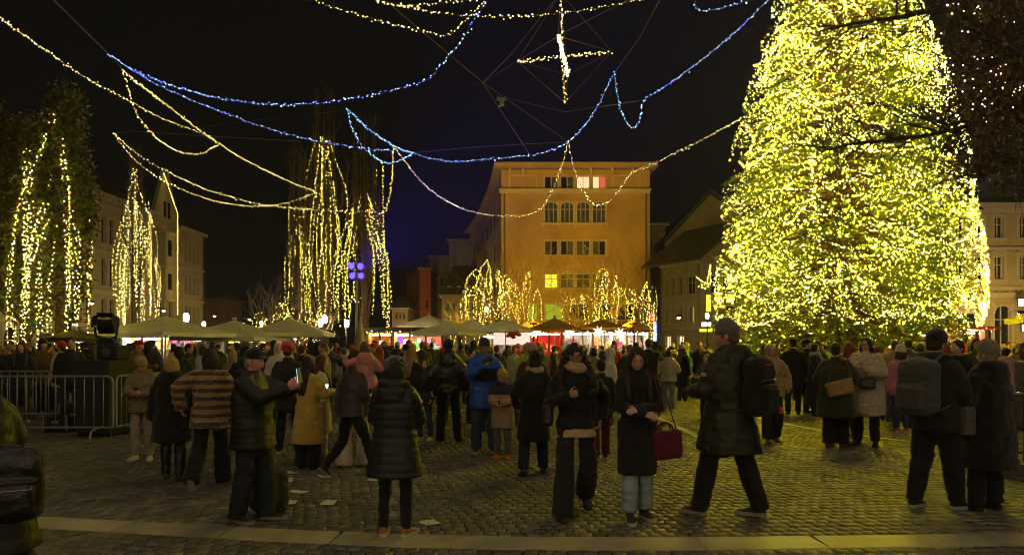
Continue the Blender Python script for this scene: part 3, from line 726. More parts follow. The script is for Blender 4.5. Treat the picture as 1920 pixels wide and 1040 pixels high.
# ---- camera trolley on the wire
tr_ = MB(); tr_.box((0, 0, 0), (.34, .12, .08)); tr_.box((.02, 0, -.14), (.16, .14, .18)); tr_.tube([(-.12, 0, .02), (-.12, 0, .1)], .02, 6); tr_.tube([(.12, 0, .02), (.12, 0, .1)], .02, 6); tr_.tube([(.02, 0, -.2), (-.1, -.04, -.3)], .035, 7)
o_ = tr_.ob('cable_trolley', M('trolley_grey', (.25, .24, .22), .5), None, label='small grey trolley hanging on the thick wire', cat='trolley'); o_.location = at(940, 186, 25.4)

# ================================================================ trees
def branchy(mb, p, d, L, r, depth, up, rn, leaves=None, spread=.5, kids=3):
    """recursive limb of tapered tubes; returns nothing, collects twig tips in leaves"""
    n_ = 5; pts = [Vector(p)]; dd = Vector(d).normalized()
    for i in range(n_):
        dd = (dd + Vector((rn.gauss(0, .10), rn.gauss(0, .10), rn.gauss(0, .10) + up))).normalized()
        pts.append(pts[-1] + dd*L/n_)
    mb.tube(pts, [r*(1-.75*i/n_) for i in range(n_+1)], 5 if r > .02 else 3, caps=False)
    if leaves is not None and depth <= 1: leaves += [(q, dd) for q in pts[2:]]
    if depth > 0:
        for k in range(kids):
            i = rn.randint(1, n_); a = rn.random()*2*math.pi
            s = Vector((math.cos(a), math.sin(a), rn.uniform(-.2, .5)))
            branchy(mb, pts[i], dd*(1-spread) + s*spread, L*rn.uniform(.45, .75), r*(1-.75*i/n_)*.75+.002, depth-1, up, rn, leaves, spread, kids)
def leaf_mesh(name, tips, per, size, spread, mats, seed, long=1.6, droop=0):
    g = np.random.default_rng(seed)
    P = np.repeat(np.array([tuple(t[0]) for t in tips]), per, axis=0); k = len(P)
    P = P + g.normal(0, spread, (k, 3)); P[:, 2] -= droop*g.random(k)
    a = g.normal(size=(k, 3)); a /= np.linalg.norm(a, axis=1)[:, None]
    b = g.normal(size=(k, 3)); b -= a*(a*b).sum(1)[:, None]; b /= np.linalg.norm(b, axis=1)[:, None]
    sz = size*(.6+.8*g.random(k))[:, None]
    V = np.stack([P - a*sz*long*.5, P + b*sz*.5, P + a*sz*long*.5, P - b*sz*.5], 1).reshape(-1, 3)
    Fc = (np.arange(4)[None] + (np.arange(k)*4)[:, None])
    me = mesh_np(name, V, Fc, mats)
    me.polygons.foreach_set('material_index', g.integers(0, len(mats), k).astype(np.int32)); me.update()
    return me
bark = M('bark_grey_brown', (.10, .065, .035), .95, .35, 8, bump=.5, bscale=20)
def poplar(x, D, H, halfw, label, seed, strands, leaves=0, lmats=None, zlow=.6, bulb=.03, mats=far_w, narrow=.5, lit_top=.97, stems=26, bottom=2.2, group=None, step=.15, topy=None):
    rn = random.Random(seed); base = at(x, 650, D); base.z = 0
    r = ob('poplar_tree', None, None, base, None, label, 'tree', group)
    mb = MB(); tips = []
    mb.tube([(0, 0, 0), (.05, 0, H*.3), (0, .05, H*.65), (0, 0, H*.97)], [.30*H/14, .22*H/14, .12*H/14, .015], 7); mb.ob('trunk', bark, r)
    mb = MB()
    for k in range(stems):
        a = rn.random()*6.283; z0 = rn.uniform(.08, .6)*H; top = rn.uniform(.6, 1.0)*H if k > 3 else H*.97
        R_ = halfw*rn.uniform(.45, 1.0)*(1 - narrow*max(0, (top/H-.6)/.4))
        q = [(0, 0, z0), (math.cos(a)*R_*.5, math.sin(a)*R_*.5, z0+(top-z0)*.22), (math.cos(a)*R_*.9, math.sin(a)*R_*.9, z0+(top-z0)*.55), (math.cos(a)*R_*.85, math.sin(a)*R_*.85, top)]
        pts = crom(q, 4); m = len(pts)
        mb.tube([Vector(p_) for p_ in pts], [.055*(1-.85*i/m)*H/14 for i in range(m)], 4, caps=False)
        for i in range(3, m):
            for _ in range(4):
                p_ = Vector(pts[i]); d = Vector((rn.gauss(0, .35), rn.gauss(0, .35), 1)).normalized(); L = rn.uniform(.5, 1.3)*H/16
                mid = p_ + d*L*.5 + Vector((rn.gauss(0, .06), rn.gauss(0, .06), 0))
                mb.tube([p_, mid, p_ + d*L], [.012, .008, .003], 3, caps=False)
                tips += [(mid, d), (p_ + d*L, d)]
    mb.ob('branches', bark, r)
    if leaves: ob('leaves', leaf_mesh('leaves', tips, leaves, .11, .22, lmats, seed), r)
    for k in range(strands):
        a = rn.random()*6.283; ztop = H*rn.uniform(.62, lit_top) if k % 5 else H*lit_top
        f = ztop/H; Rt = halfw*(1.05 - narrow*1.2*max(0, (f-.45)/.55))*rn.uniform(.15, .6); Rb = halfw*(rn.uniform(.55, 1.06) if not leaves else rn.uniform(.85, 1.2))
        zb = bottom + rn.random()**2*H*.20*(1 if k % 3 else 2.2)
        c, s = math.cos(a), math.sin(a)
        P = crom([(c*Rt, s*Rt, ztop), (c*(Rt*.5+Rb*.5), s*(Rt*.5+Rb*.5), ztop*.72+zb*.28), (c*Rb+rn.gauss(0, .1), s*Rb, ztop*.4+zb*.6), (c*Rb+rn.gauss(0, .12), s*Rb, zb)], 5)
        if k % 4 == 0:      # the string loops back up
            a2 = a + rn.uniform(.2, .5); P = np.vstack([P, crom([tuple(P[-1]), (math.cos(a2)*Rb, math.sin(a2)*Rb, zb-.3), (math.cos(a2)*Rb, math.sin(a2)*Rb, zb+H*.3)], 4)])
        string(P, mats, None, parent=r, step=step, rad=bulb, jit=.022)
    return r
lf = [M('leaf_green', (.085, .15, .028), .6, .3, 3), M('leaf_olive', (.12, .12, .025), .6, .3, 3), M('leaf_rust', (.17, .095, .02), .6, .3, 3)]
TG = 'poplars wound with hanging lights'
poplar(112, 28, 11.4, 1.15, 'leafy poplar with white light strands at the left edge', 3, 16, mats=near_w, leaves=11, lmats=lf, narrow=.6, bottom=1.2, group=TG, lit_top=.94, bulb=.0112, stems=22)
poplar(45, 30, 10.8, 1.5, 'wide leafy poplar with few lights cut by the left edge', 5, 11, mats=near_w, leaves=12, lmats=lf, narrow=.4, bottom=1.2, group=TG, lit_top=.92, bulb=.0112, stems=26)
poplar(-28, 29, 11.0, 1.3, 'leafy poplar mostly outside the left edge', 8, 4, mats=near_w, leaves=9, lmats=lf, narrow=.5, bottom=1.0, group=TG, bulb=.0112)
poplar(253, 44, 14.0, 1.35, 'slim bare poplar covered in white light strands before the long house', 11, 20, narrow=.80, bottom=2.5, group=TG, bulb=.0175, lit_top=.90, step=.17, stems=16)
ym = far_b
poplar(560, 45, 14.2, .95, 'left bare poplar of the three in the middle with long yellow strands', 21, 9, mats=ym, narrow=.3, bottom=3.2, group=TG, bulb=.017, lit_top=.74, step=.17, stems=18)
poplar(607, 46, 18.0, 1.5, 'tallest bare poplar in the middle with looping yellow strands', 22, 13, mats=ym, narrow=.55, bottom=3.2, group=TG, bulb=.017, lit_top=.84, step=.17, stems=24)
poplar(683, 44, 15.6, 1.6, 'right bare poplar beside the blue floodlight mast with dense yellow strands', 23, 22, mats=ym, narrow=.5, bottom=2.8, group=TG, bulb=.017, lit_top=.70, step=.17, stems=26)
def lit_strips():
    for (x, ya, yb, Y, lab) in ((333, 400, 590, 85.5, 'straight glowing light line on the gabled house corner'), (283, 400, 590, 43.0, 'straight glowing light line beside the slim poplar'), (130, 350, 575, 27.0, 'straight glowing light line in the leafy poplar')):
        P = [at(x, ya + (yb-ya)*t, Y) for t in np.linspace(0, 1, 12)]
        if x == 333: P = [at(307, 325, Y), at(320, 362, Y)] + P
        string(np.array(P), [warm[0], warm[0], warm[2]], lab, cat='light line', name='light_line', step=.12 if Y > 60 else .07, rad=.07 if Y > 60 else .03, jit=.012)
lit_strips()
def round_tree(x, D, H, halfw, label, seed, strands, trunk_h=1.4, bulb=.042, mats=None, leaves=0):
    rn = random.Random(seed); base = at(x, 650, D); base.z = 0
    r = ob('street_tree', None, None, base, None, label, 'tree', 'small lit trees before the houses')
    mb = MB(); mb.tube([(0, 0, 0), (.04, 0, trunk_h), (0, .03, H*.45)], [.16, .13, .08], 7); mb.ob('trunk', bark, r)
    mb = MB(); tips = []
    for k in range(11):
        a = k/11*6.283 + rn.gauss(0, .2)
        branchy(mb, (0, 0, trunk_h + rn.random()*H*.25), (math.cos(a)*.7*halfw/H*2, math.sin(a)*.7*halfw/H*2, 1), H*.62, .05, 2, .05, rn, tips, .45, 3)
    mb.ob('branches', bark, r)
    if leaves: ob('leaves', leaf_mesh('leaves', tips, leaves, .10, .12, lf[1:], seed), r)
    for k in range(strands):
        a = rn.random()*6.283; R1 = halfw*rn.uniform(.2, .75); R2 = min(R1 + halfw*rn.uniform(.1, .4), halfw*1.05); zt = H*rn.uniform(.72, 1.0)*(1-.25*(R1/halfw)**2); zb = rn.uniform(1.6, H*.5)
        a2 = a + rn.gauss(0, .35)
        P = crom([(math.cos(a)*R1*.6, math.sin(a)*R1*.6, zt*.9), (math.cos(a)*R1, math.sin(a)*R1, zt), (math.cos(a)*R2, math.sin(a)*R2, zt*.7+zb*.3), (math.cos(a2)*R2, math.sin(a2)*R2, zb)], 5)
        if k % 2: P = np.vstack([P, crom([tuple(P[-1]), (math.cos(a2+.25)*R2, math.sin(a2+.25)*R2, zb-.2), (math.cos(a2+.5)*R2*.9, math.sin(a2+.5)*R2*.9, zb+rn.uniform(.8, 2.6))], 4)])
        string(P, mats or ym, None, parent=r, step=.18, rad=bulb*.45, jit=.03)
    return r
round_tree(925, 55, 8.8, 2.5, 'broad small tree thick with yellow strands left of the orange house front', 31, 22)
round_tree(988, 56, 8.6, 1.3, 'thin small tree with a pointed zigzag strand before the orange house', 32, 4)
round_tree(1085, 56, 6.6, 1.7, 'small tree with low looping strands in the centre of the orange house', 33, 5, leaves=1)
round_tree(1150, 55, 8.2, 2.3, 'small tree with draped strands right of centre of the orange house', 34, 13)
round_tree(1203, 56, 7.6, 1.6, 'small tree with strands at the right corner of the orange house', 35, 11)
round_tree(505, 40, 4.4, 1.6, 'low spreading tree with curved lit strands left of the bare poplars', 36, 12, bulb=.036)
round_tree(600, 42, 4.2, 1.9, 'low dim tree with scattered lights below the bare poplars', 37, 9, bulb=.03)
round_tree(862, 54, 3.6, .9, 'smallest lit tree at the left foot of the broad one', 38, 5)
# ---- the big Christmas tree
CX, CY = 11.57, D_tree
prof_ = np.array([(1.0, 3.6), (2.0, 4.55), (3.2, 4.75), (4.4, 4.75), (6.3, 4.45), (8.2, 4.2), (10.1, 3.7), (12.0, 3.12), (13.8, 2.5), (16.5, 1.6), (19.5, .7), (21.3, .05)])
prof_[:, 1] *= .875
ct = ob('christmas_tree', None, None, (CX, CY, 0), None, 'huge spruce Christmas tree covered in thousands of yellow lights', 'tree')
MB().tube([(0, 0, 0), (0, 0, 8), (0, 0, 21)], [.38, .26, .03], 10).ob('trunk', bark, ct)
g = np.random.default_rng(5)
bm_, NP, ND, BU = MB(), [], [], []
lean_x = lambda z: .10*(z-6)*-.12
z = 1.3; tipsL = []
lev = 0
while z < 20.9:
    Rz = np.interp(z, prof_[:, 0], prof_[:, 1]); nb_ = max(6, int(2*math.pi*Rz/.56)); row_t = []
    for i in range(nb_):
        a = (i + g.random()*.8 + (lev % 2)*.5)/nb_*2*math.pi; zz = z + g.normal(0, .12)
        Rr = Rz*g.uniform(.86, 1.07) + (.30 if zz > 3 else .1)*vnoise(np.array([[math.cos(a)*1.3, math.sin(a)*1.3, zz*.5]]), 1.5, 3)[0]
        dr = g.uniform(.10, .24)*Rr
        P = [(math.cos(a)*Rr*t, math.sin(a)*Rr*t, zz + .55*Rr*.35*t - (dr + .45*Rr*.35)*t*t*1.15) for t in (0, .35, .7, .9, 1.0)]
        P[-1] = (P[-1][0], P[-1][1], P[-1][2]+.04)
        bm_.tube([Vector(p_) for p_ in P], [.045, .03, .018, .009, .004], 3, caps=False)
        C = crom(P, 6); d = np.r_[0, np.cumsum(np.linalg.norm(np.diff(C, axis=0), axis=1))]; L = d[-1]
        front = math.sin(a) < .45
        st = np.arange(L*(.42 if front else .6), L, .085 if front else .2)
        Q = np.stack([np.interp(st, d, C[:, j]) for j in range(3)], 1)
        T = np.gradient(C, axis=0); T = np.stack([np.interp(st, d, T[:, j]) for j in range(3)], 1); T /= np.linalg.norm(T, axis=1)[:, None]
        rep = 8 if front else 3
        NP.append(np.repeat(Q, rep, axis=0)); ND.append(np.repeat(T, rep, axis=0))
        # lights along the branch
        if zz > 1.75 + .5*g.random():
            sb = np.arange(L*.46, L*1.0, .135) + g.uniform(-.03, .03)
            Qb = np.stack([np.interp(sb, d, C[:, j]) for j in range(3)], 1) + g.normal(0, .055, (len(sb), 3)); Qb[:, 2] += .02
            BU.append(Qb)
            row_t.append(C[-1])
    # garlands hung from tip to tip
    row_t = sorted(row_t, key=lambda p_: math.atan2(p_[1], p_[0]))
    for i in range(len(row_t)):
        p0, p1 = np.array(row_t[i]), np.array(row_t[(i+1) % len(row_t)])
        if np.linalg.norm(p0-p1) < 2 and g.random() < .75:
            t = np.arange(0, 1, .10/max(np.linalg.norm(p0-p1), .2)); q = p0[None]*(1-t[:, None]) + p1[None]*t[:, None]
            q[:, :2] *= 1.0 + .03*np.sin(math.pi*t)[:, None]; q[:, 2] -= g.uniform(.1, .4)*4*t*(1-t); BU.append(q + g.normal(0, .025, q.shape))
    z += .40; lev += 1
for k in range(95):          # long steep garlands fanning from knots, as they were thrown over the boughs
    a = g.uniform(-math.pi, .6); z0 = g.uniform(3.5, 16); n_ = g.integers(3, 7)
    for j in range(n_):
        a1 = a + g.normal(0, .35); z1 = z0 - g.uniform(.6, 2.4)
        t = np.arange(0, 1, .05)
        zz = z0 + (z1-z0)*t**1.25; aa = a + (a1-a)*t; rr = np.interp(zz, prof_[:, 0], prof_[:, 1])*1.03
        q = np.stack([np.cos(aa)*rr, np.sin(aa)*rr, zz], 1)
        if z1 > 1.6: BU.append(q + g.normal(0, .03, q.shape))
SWG = []
for k in range(210):         # swags thrown round the tree from bough to bough
    a = g.uniform(-2.9, -.1); z0 = g.uniform(2.2, 17); da = g.uniform(.25, .75)*(1 if g.random() < .5 else -1); dz1 = g.normal(0, .35); sag = g.uniform(.2, .7)
    Rz = np.interp(z0, prof_[:, 0], prof_[:, 1]); t = np.arange(0, 1, .065/max(abs(da)*Rz, .3))
    zz = z0 + dz1*t - sag*4*t*(1-t); aa = a + da*t; rr = np.interp(zz, prof_[:, 0], prof_[:, 1])*1.04
    q = np.stack([np.cos(aa)*rr, np.sin(aa)*rr, zz], 1); SWG.append(q[zz > 2.3] + g.normal(0, .02, (int((zz > 2.3).sum()), 3)))
SWG = np.concatenate(SWG)
ob('swag_bulbs', bulbs_mesh('swag_bulbs', SWG, .0102*np.exp(g.normal(0, .2, len(SWG))), [tree_b[1], tree_b[0], tree_b[3]], g.choice(3, len(SWG), p=(.50, .38, .12))), ct, kind='stuff')
bm_.ob('boughs', M('spruce_bark', (.11, .07, .035), .95, .3, 8), ct)
NP = np.concatenate(NP); ND = np.concatenate(ND); k = len(NP)
rv = g.normal(size=(k, 3)); rv -= ND*(rv*ND).sum(1)[:, None]; rv /= np.linalg.norm(rv, axis=1)[:, None]
dirn = ND*.75 + rv*.75 + np.array([0, 0, -.28]); dirn /= np.linalg.norm(dirn, axis=1)[:, None]
sd_ = np.cross(dirn, g.normal(size=(k, 3))); sd_ /= np.linalg.norm(sd_, axis=1)[:, None]
Ln = (.07 + .14*g.random(k))[:, None]; Wn = (.005 + .006*g.random(k))[:, None]
B0 = NP + g.normal(0, .03, (k, 3))
V = np.stack([B0 - sd_*Wn*.5, B0 + dirn*Ln*.5 - sd_*Wn, B0 + dirn*Ln, B0 + dirn*Ln*.5 + sd_*Wn, ], 1).reshape(-1, 3)
nm = [M('needles_green', (.042, .088, .012), .55, .3, 3, spec=.3), M('needles_dark', (.028, .060, .010), .55, .3, 3, spec=.3), M('needles_yellow_green', (.060, .098, .014), .55, .3, 3, spec=.3), M('needles_brown', (.075, .042, .012), .7, .3, 3)]
me = mesh_np('needles', V, np.arange(4)[None] + (np.arange(k)*4)[:, None], nm)
me.polygons.foreach_set('material_index', g.choice(4, k, p=(.44, .25, .26, .05)).astype(np.int32)); me.update()
ob('needles', me, ct, kind='stuff')
BU = np.concatenate(BU)
BU[:, 0] += lean_x(BU[:, 2])*0
BU = BU[(BU[:, 2] > 1.3)]
vis = (BU[:, 1] < 2.6) | (g.random(len(BU)) < .30)          # the far side is strung more thinly
BU = BU[vis]
keep = vnoise(BU, .8, 9) + .5*vnoise(BU, 2.1, 4) + .30*g.normal(size=len(BU)) > -.30
low = (BU[:, 2] < 2.6) & (g.random(len(BU)) < .72)
BU = BU[keep & ~low]
ob('bulbs', bulbs_mesh('bulbs', BU, .0098*np.exp(g.normal(0, .25, len(BU))), tree_b, g.choice(4, len(BU), p=(.42, .18, .255, .145))), ct, kind='stuff')
print('tree bulbs', len(BU), 'needles', k)
# ---- bare tree reaching in from the right
rn = random.Random(77)
rb = ob('bare_tree', None, None, (11.6, 13.6, 0), None, 'bare brown-leaved tree with white lights reaching in from the right edge', 'tree')
dk = M('bark_dark', (.045, .03, .018), .95, .3, 8, bump=.4, bscale=20)
MB().tube([(0, 0, 0), (-.1, 0, 2.5), (-.1, .1, 5.5), (.1, 0, 10.5)], [.28, .22, .18, .05], 9).ob('trunk', dk, rb)
mb = MB(); tips = []
def limb(pixs, D, r0):
    pts = crom([tuple(at(*p_, D_) - Vector((11.6, 13.6, 0))) for p_, D_ in zip(pixs, D)], 5); m = len(pts)
    mb.tube([Vector(p_) for p_ in pts], [r0*(1-.85*i/m) for i in range(m)], 6, caps=False)
    for i in range(4, m, 1):
        d = Vector(pts[min(i+1, m-1)] - pts[i-1]).normalized()
        for _ in range(2):
            s_ = Vector((rn.gauss(0, .7), rn.gauss(0, .7), rn.gauss(.1, .7)))
            branchy(mb, pts[i], d*.6 + s_*.6, rn.uniform(.5, 1.2), r0*(1-.85*i/m)*.5+.004, 1, .02, rn, tips, .5, 3)
limb([(2050, 330), (1960, 240), (1880, 215), (1800, 240), (1700, 260), (1600, 270), (1540, 285)], (13.6, 13.5, 13.2, 13, 12.7, 12.5, 12.4), .075)
limb([(2050, 200), (1950, 130), (1850, 60), (1780, 20), (1700, 30), (1600, 45), (1530, 60)], (13.6, 13.6, 13.4, 13.2, 13, 12.8, 12.6), .08)
limb([(2050, 420), (1970, 330), (1900, 300), (1840, 325), (1790, 330)], (13.6, 13.4, 13.2, 13, 12.8), .05)
limb([(2040, 100), (1930, 60), (1870, 110), (1810, 130)], (13.6, 13.8, 14, 14.2), .06)
limb([(2060, 60), (1960, -10), (1880, -40), (1800, -30)], (13.6, 13.8, 14, 14), .07)
limb([(2050, 300), (1950, 200), (1900, 150), (1850, 170), (1800, 190), (1740, 230)], (13.6, 14, 14.3, 14.4, 14.4, 14.3), .05)
mb.ob('branches', dk, rb)
bl = [M('leaf_brown', (.15, .082, .03), .7, .35, 3), M('leaf_dark_brown', (.085, .048, .02), .7, .35, 3)]
tipr = [t for t in tips if t[0].x + 11.6 > (1790-960)/F*(t[0].y+13.6) and HOR - (t[0].z-CH)/(t[0].y+13.6)*F < 345]
ob('leaves', leaf_mesh('leaves', tipr, 2, .065, .24, bl, 12), rb)
sel = [t[0] for t in tips if 1730 < 960 + (t[0].x+11.6)/(t[0].y+13.6)*F < 1935 and HOR - (t[0].z-CH)/(t[0].y+13.6)*F < 225]
rn.shuffle(sel); sel = np.array([tuple(p_) for p_ in sel[:210]])
ob('bulbs', bulbs_mesh('bulbs', sel + rng.normal(0, .1, sel.shape), .017*(.6+.8*rng.random(len(sel))), wht, rng.choice(3, len(sel), p=(.4, .2, .4))), rb, kind='stuff')

# ---- lit bird ornament left of the big tree
P = [at(x_, y_, 50) for x_, y_ in ((1306, 519), (1316, 527), (1326, 531), (1332, 497), (1333, 530), (1322, 541), (1309, 537), (1318, 533), (1326, 531))]
string(np.array(P), far_b, 'small lit bird-shaped ornament left of the Christmas tree', cat='light ornament', name='lit_bird', step=.10, rad=.026, jit=.02)
# ================================================================ market umbrellas
canvas = M('canvas_grey_beige', (.76, .70, .60), .85, .10, 1.2, bump=.15, bscale=30)
canvas_o = M('canvas_orange', (.50, .24, .07), .85, .12, 1.2, bump=.15, bscale=30)
pole_m = M('pole_pale', (.45, .42, .36), .4, .05, metal=.3)
def umbrella(xa, ya, xl, xr, ye, D, label, m=canvas, sides=4, rz=.5, lamp=None, group='open market umbrellas'):
    top = at(xa, ya, D); base = Vector((top.x, D, 0)); zt = top.z; ze = CH+(HOR-ye)*D/F
    r = ob('market_umbrella', None, None, base, None, label, 'umbrella', group)
    hw = (xr-xl)*D/F/2
    n_ = sides*2; corner = hw*(1.0 if sides > 4 else 1.0/max(abs(math.cos(rz)), abs(math.sin(rz)))*.98)
    V = [(0, 0, zt)]; rings_ = 5
    for j in range(1, rings_+1):
        t = j/rings_
        for i in range(n_):
            a = rz + 2*math.pi*i/n_; rr = corner*t
            if i % 2: rr *= math.cos(math.pi/sides) * (1 - .02*t)
            z = zt + (ze-zt)*(t**.92) - (.0 if i % 2 == 0 else .03*t)
            V.append((rr*math.cos(a), rr*math.sin(a), z))
    Fc = [(0, 1+i, 1+(i+1) % n_) for i in range(n_)]
    for j in range(rings_-1):
        for i in range(n_): Fc.append((1+j*n_+i, 1+(j+1)*n_+i, 1+(j+1)*n_+(i+1) % n_, 1+j*n_+(i+1) % n_))
    k = len(V)
    for i in range(n_): v = V[1+(rings_-1)*n_+i]; V.append((v[0]*1.005, v[1]*1.005, v[2]-.16))
    for i in range(n_): Fc.append((1+(rings_-1)*n_+i, k+i, k+(i+1) % n_, 1+(rings_-1)*n_+(i+1) % n_))
    ob('canopy', mesh_np('canopy', V, Fc, m), r)
    MB().tube([(0, 0, 0), (0, 0, zt+.12)], .035, 8).ob('pole', pole_m, r)
    MB().add(*ellip((0, 0, zt+.05), (.11, .11, .09), 8, 6)).ob('finial', pole_m, r)
    rb_ = MB()
    for i in range(0, n_, 2):
        a = rz + 2*math.pi*i/n_; rb_.tube([(0, 0, zt-.06), (corner*.97*math.cos(a), corner*.97*math.sin(a), ze-.03)], .014, 4)
        rb_.tube([(0, 0, ze-.15), (corner*.5*math.cos(a), corner*.5*math.sin(a), (zt+ze)/2-.06)], .012, 4)
    rb_.ob('ribs', pole_m, r)
    MB().lathe([(.32, 0), (.32, .05), (.06, .09), (.05, .3)], 12).ob('base', M('cast_base', (.08, .08, .08), .7), r)
    if lamp:
        MB().add(*ellip((0.12, -.1, ze-.05), (.14, .14, .06), 10, 6)).ob('lamp', lamp_mat('umbrella_lamp', (1.0, .48, .10), 14), r)
    return r
umbrella(310, 592, 190, 425, 624, 30, 'large grey beige umbrella over the bright left stall', rz=.42)
umbrella(440, 600, 372, 556, 632, 33, 'pale umbrella with a white pole between two others on the left', rz=.65)
umbrella(545, 596, 480, 642, 624, 35, 'pale umbrella standing left of the closed one', rz=.9)
umbrella(805, 590, 748, 868, 612, 46, 'olive grey umbrella behind the kiosk with the violet screen', rz=.5)
umbrella(842, 600, 768, 912, 623, 38, 'grey umbrella before the kiosk with bright openings', rz=.3)
umbrella(884, 598, 845, 935, 616, 44, 'grey umbrella half hidden between two larger ones', rz=.7)
umbrella(948, 597, 893, 1002, 617, 41, 'grey umbrella beside the white and red banner', rz=.4)
umbrella(1040, 595, 988, 1092, 616, 48, 'large orange-lit umbrella over the red stall', canvas_o, 4, .5, True, 'orange-lit umbrellas')
umbrella(1128, 597, 1082, 1170, 614, 50, 'orange-lit umbrella in the middle of the right stalls', canvas_o, 4, .8, True, 'orange-lit umbrellas')
umbrella(1190, 598, 1158, 1222, 613, 52, 'smallest orange-lit umbrella beside the orange house corner', canvas_o, 4, .3, True, 'orange-lit umbrellas')
umbrella(1000, 601, 960, 1045, 614, 54, 'dim brown umbrella behind the grey and the orange ones', canvas_o, 4, .6, None, 'orange-lit umbrellas')
umbrella(1955, 578, 1895, 2015, 596, 23, 'yellowish umbrella corner at the right edge', M('canvas_yellow', (.22, .18, .09), .85), 4, .5)
umbrella(140, 618, 100, 200, 632, 27, 'dark umbrella rim behind the stage lamp', M('canvas_dark', (.10, .09, .06), .9), 4, .5)
# closed umbrella
b0 = at(676, 650, 28); b0.z = 0
cu = ob('closed_umbrella', None, None, b0, None, 'folded beige umbrella standing upright behind the man with the child', 'umbrella')
V = []; Fc = []; n_ = 16
for z, rr in ((1.15, .25), (1.3, .31), (1.9, .23), (2.3, .13), (2.62, .05), (2.7, .02)):
    for i in range(n_): q = rr*(1 if i % 2 else .72); a = 2*math.pi*i/n_; V.append((q*math.cos(a), q*math.sin(a), z))
for j in range(5):
    for i in range(n_): Fc.append((j*n_+i, j*n_+(i+1) % n_, (j+1)*n_+(i+1) % n_, (j+1)*n_+i))
ob('canopy', mesh_np('canopy', V, Fc, M('canvas_beige', (.45, .36, .2), .85), True), cu)
MB().tube([(0, 0, 0), (0, 0, 2.8)], .03, 8).ob('pole', pole_m, cu)
MB().lathe([(.3, 0), (.3, .06), (.05, .1)], 12).ob('base', M('cast_base', (.08, .08, .08), .7), cu)
# ================================================================ stalls
wood_w = M('stall_wood_warm', (.34, .17, .06), .7, .25, 3, bump=.2, bscale=25)
wood_d = M('stall_wood_dark', (.10, .06, .03), .8, .25, 3)
white_p = M('white_board', (.7, .68, .64), .6, .05)
roof_b = M('roof_sheet_blue_black', (.04, .045, .06), .6, .15)
def stall(x0, x1, D, label, ytop, wall_m, roof_m, openings, post_m, lamp_col, lamp_s, goods, nposts=4, group=None, sign=None):
    k = D/F; W = (x1-x0)*k; H = CH + (HOR-ytop)*k
    b = at(x0, 650, D); b.z = 0
    r = ob('market_stall', None, None, b, None, label, 'market stall', group)
    dp = 2.2
    MB().box((W/2, dp, H/2), (W, .08, H)).ob('back_wall', wall_m, r)
    for s_ in (0, 1): MB().box((s_*W, dp/2, H/2), (.08, dp-.1, H-.02)).ob('side_wall', wall_m, r)
    MB().box((W/2, .12, .5), (W-.1, .5, 1.0)).ob('counter', wall_m, r)
    MB().prism([(-.3, -.6, H), (W+.3, -.6, H), (W+.3, dp+.2, H+.22), (-.3, dp+.2, H+.22)], (0, 0, 0), (0, 0, .12)).ob('roof', roof_m, r)
    for i in range(nposts): MB().box((W*(i+.0)/(nposts-1), -.15, H/2), (.13, .13, H-.02)).ob('post', post_m, r)
    MB().box((W/2, .5, H-.16), (W*.94, .10, .06)).ob('lamp_tube', lamp_mat('stall_lamp_%s' % label[:12], lamp_col, lamp_s*1.8), r)
    rn = random.Random(int(x0))
    for i in range(goods):
        w_ = rn.uniform(.18, .55); h_ = rn.uniform(.12, .5); x = rn.uniform(.2, W-.2); z = rn.choice((1.0, 1.25, 1.5, 1.75))
        m = M('goods_%d' % rn.randint(0, 7), [(.6, .06, .05), (.65, .6, .55), (.1, .35, .12), (.7, .5, .08), (.5, .12, .35), (.6, .3, .1), (.25, .1, .5), (.55, .5, .4)][rn.randint(0, 7)], .5)
        MB().box((x, dp-.25-rn.random()*.3 if z > 1.1 else .1+rn.random()*.15, z+h_/2), (w_, .2, h_)).ob('goods', m, r)
    for a, b_, c, d, col, st in openings:       # lit boards: pixel box, colour, strength
        p, q = at(a, d, D)-b, at(b_, c, D)-b
        MB().box(((p.x+q.x)/2, -.22, (p.z+q.z)/2), (q.x-p.x, .05, q.z-p.z)).ob('lit_board', lamp_mat('lit_board_%s_%s' % (col, st), col, st), r)
    P = [(W*t, -.66, H+.02-.10*abs(math.sin(t*math.pi*5))) for t in np.linspace(0, 1, 26)]
    string(np.array(P), warm, None, parent=r, step=.16, rad=.03, jit=.03)
    return r
stall(232, 384, 33, 'brightly lit left stall with coloured boards under the large umbrella', 628, white_p, roof_b,
      [(236, 249, 628, 639, (.6, 1.0, .75), 1.6), (236, 250, 629, 640, (1, .8, .02), 1.3) if False else (250, 258, 628, 639, (1.0, .72, .02), 1.5), (312, 322, 629, 638, (.45, 1.0, .25), 1.3), (328, 345, 628, 632, (1.0, .6, .6), 2.0), (332, 358, 634, 637, (.8, 1, .9), 2.4), (361, 371, 631, 637, (1.0, .42, .06), 1.4), (276, 300, 643, 647, (1.0, .75, .75), 2.6), (236, 247, 644, 654, (.75, .8, .9), 1.0)],
      M('post_white', (.75, .72, .68), .5), (1.0, .85, .72), 14, 30, 5)
stall(690, 736, 41.5, 'orange-lit wooden stall front left of the violet screen', 622, wood_w, roof_b, [(712, 722, 638, 646, (.9, .7, .6), .5)], wood_d, (1.0, .52, .10), 30, 7, 3)
stall(738, 830, 40, 'wooden kiosk with three bright openings and a violet screen', 622, wood_w, roof_b, [(748, 756, 631, 644, (.22, .06, 1.0), 1.2), (758, 768, 636, 645, (.9, .85, 1), 1.2), (783, 790, 634, 642, (1, .8, .6), 1.0)], M('post_gold', (.6, .38, .1), .6), (1.0, .80, .55), 26, 22, 4)
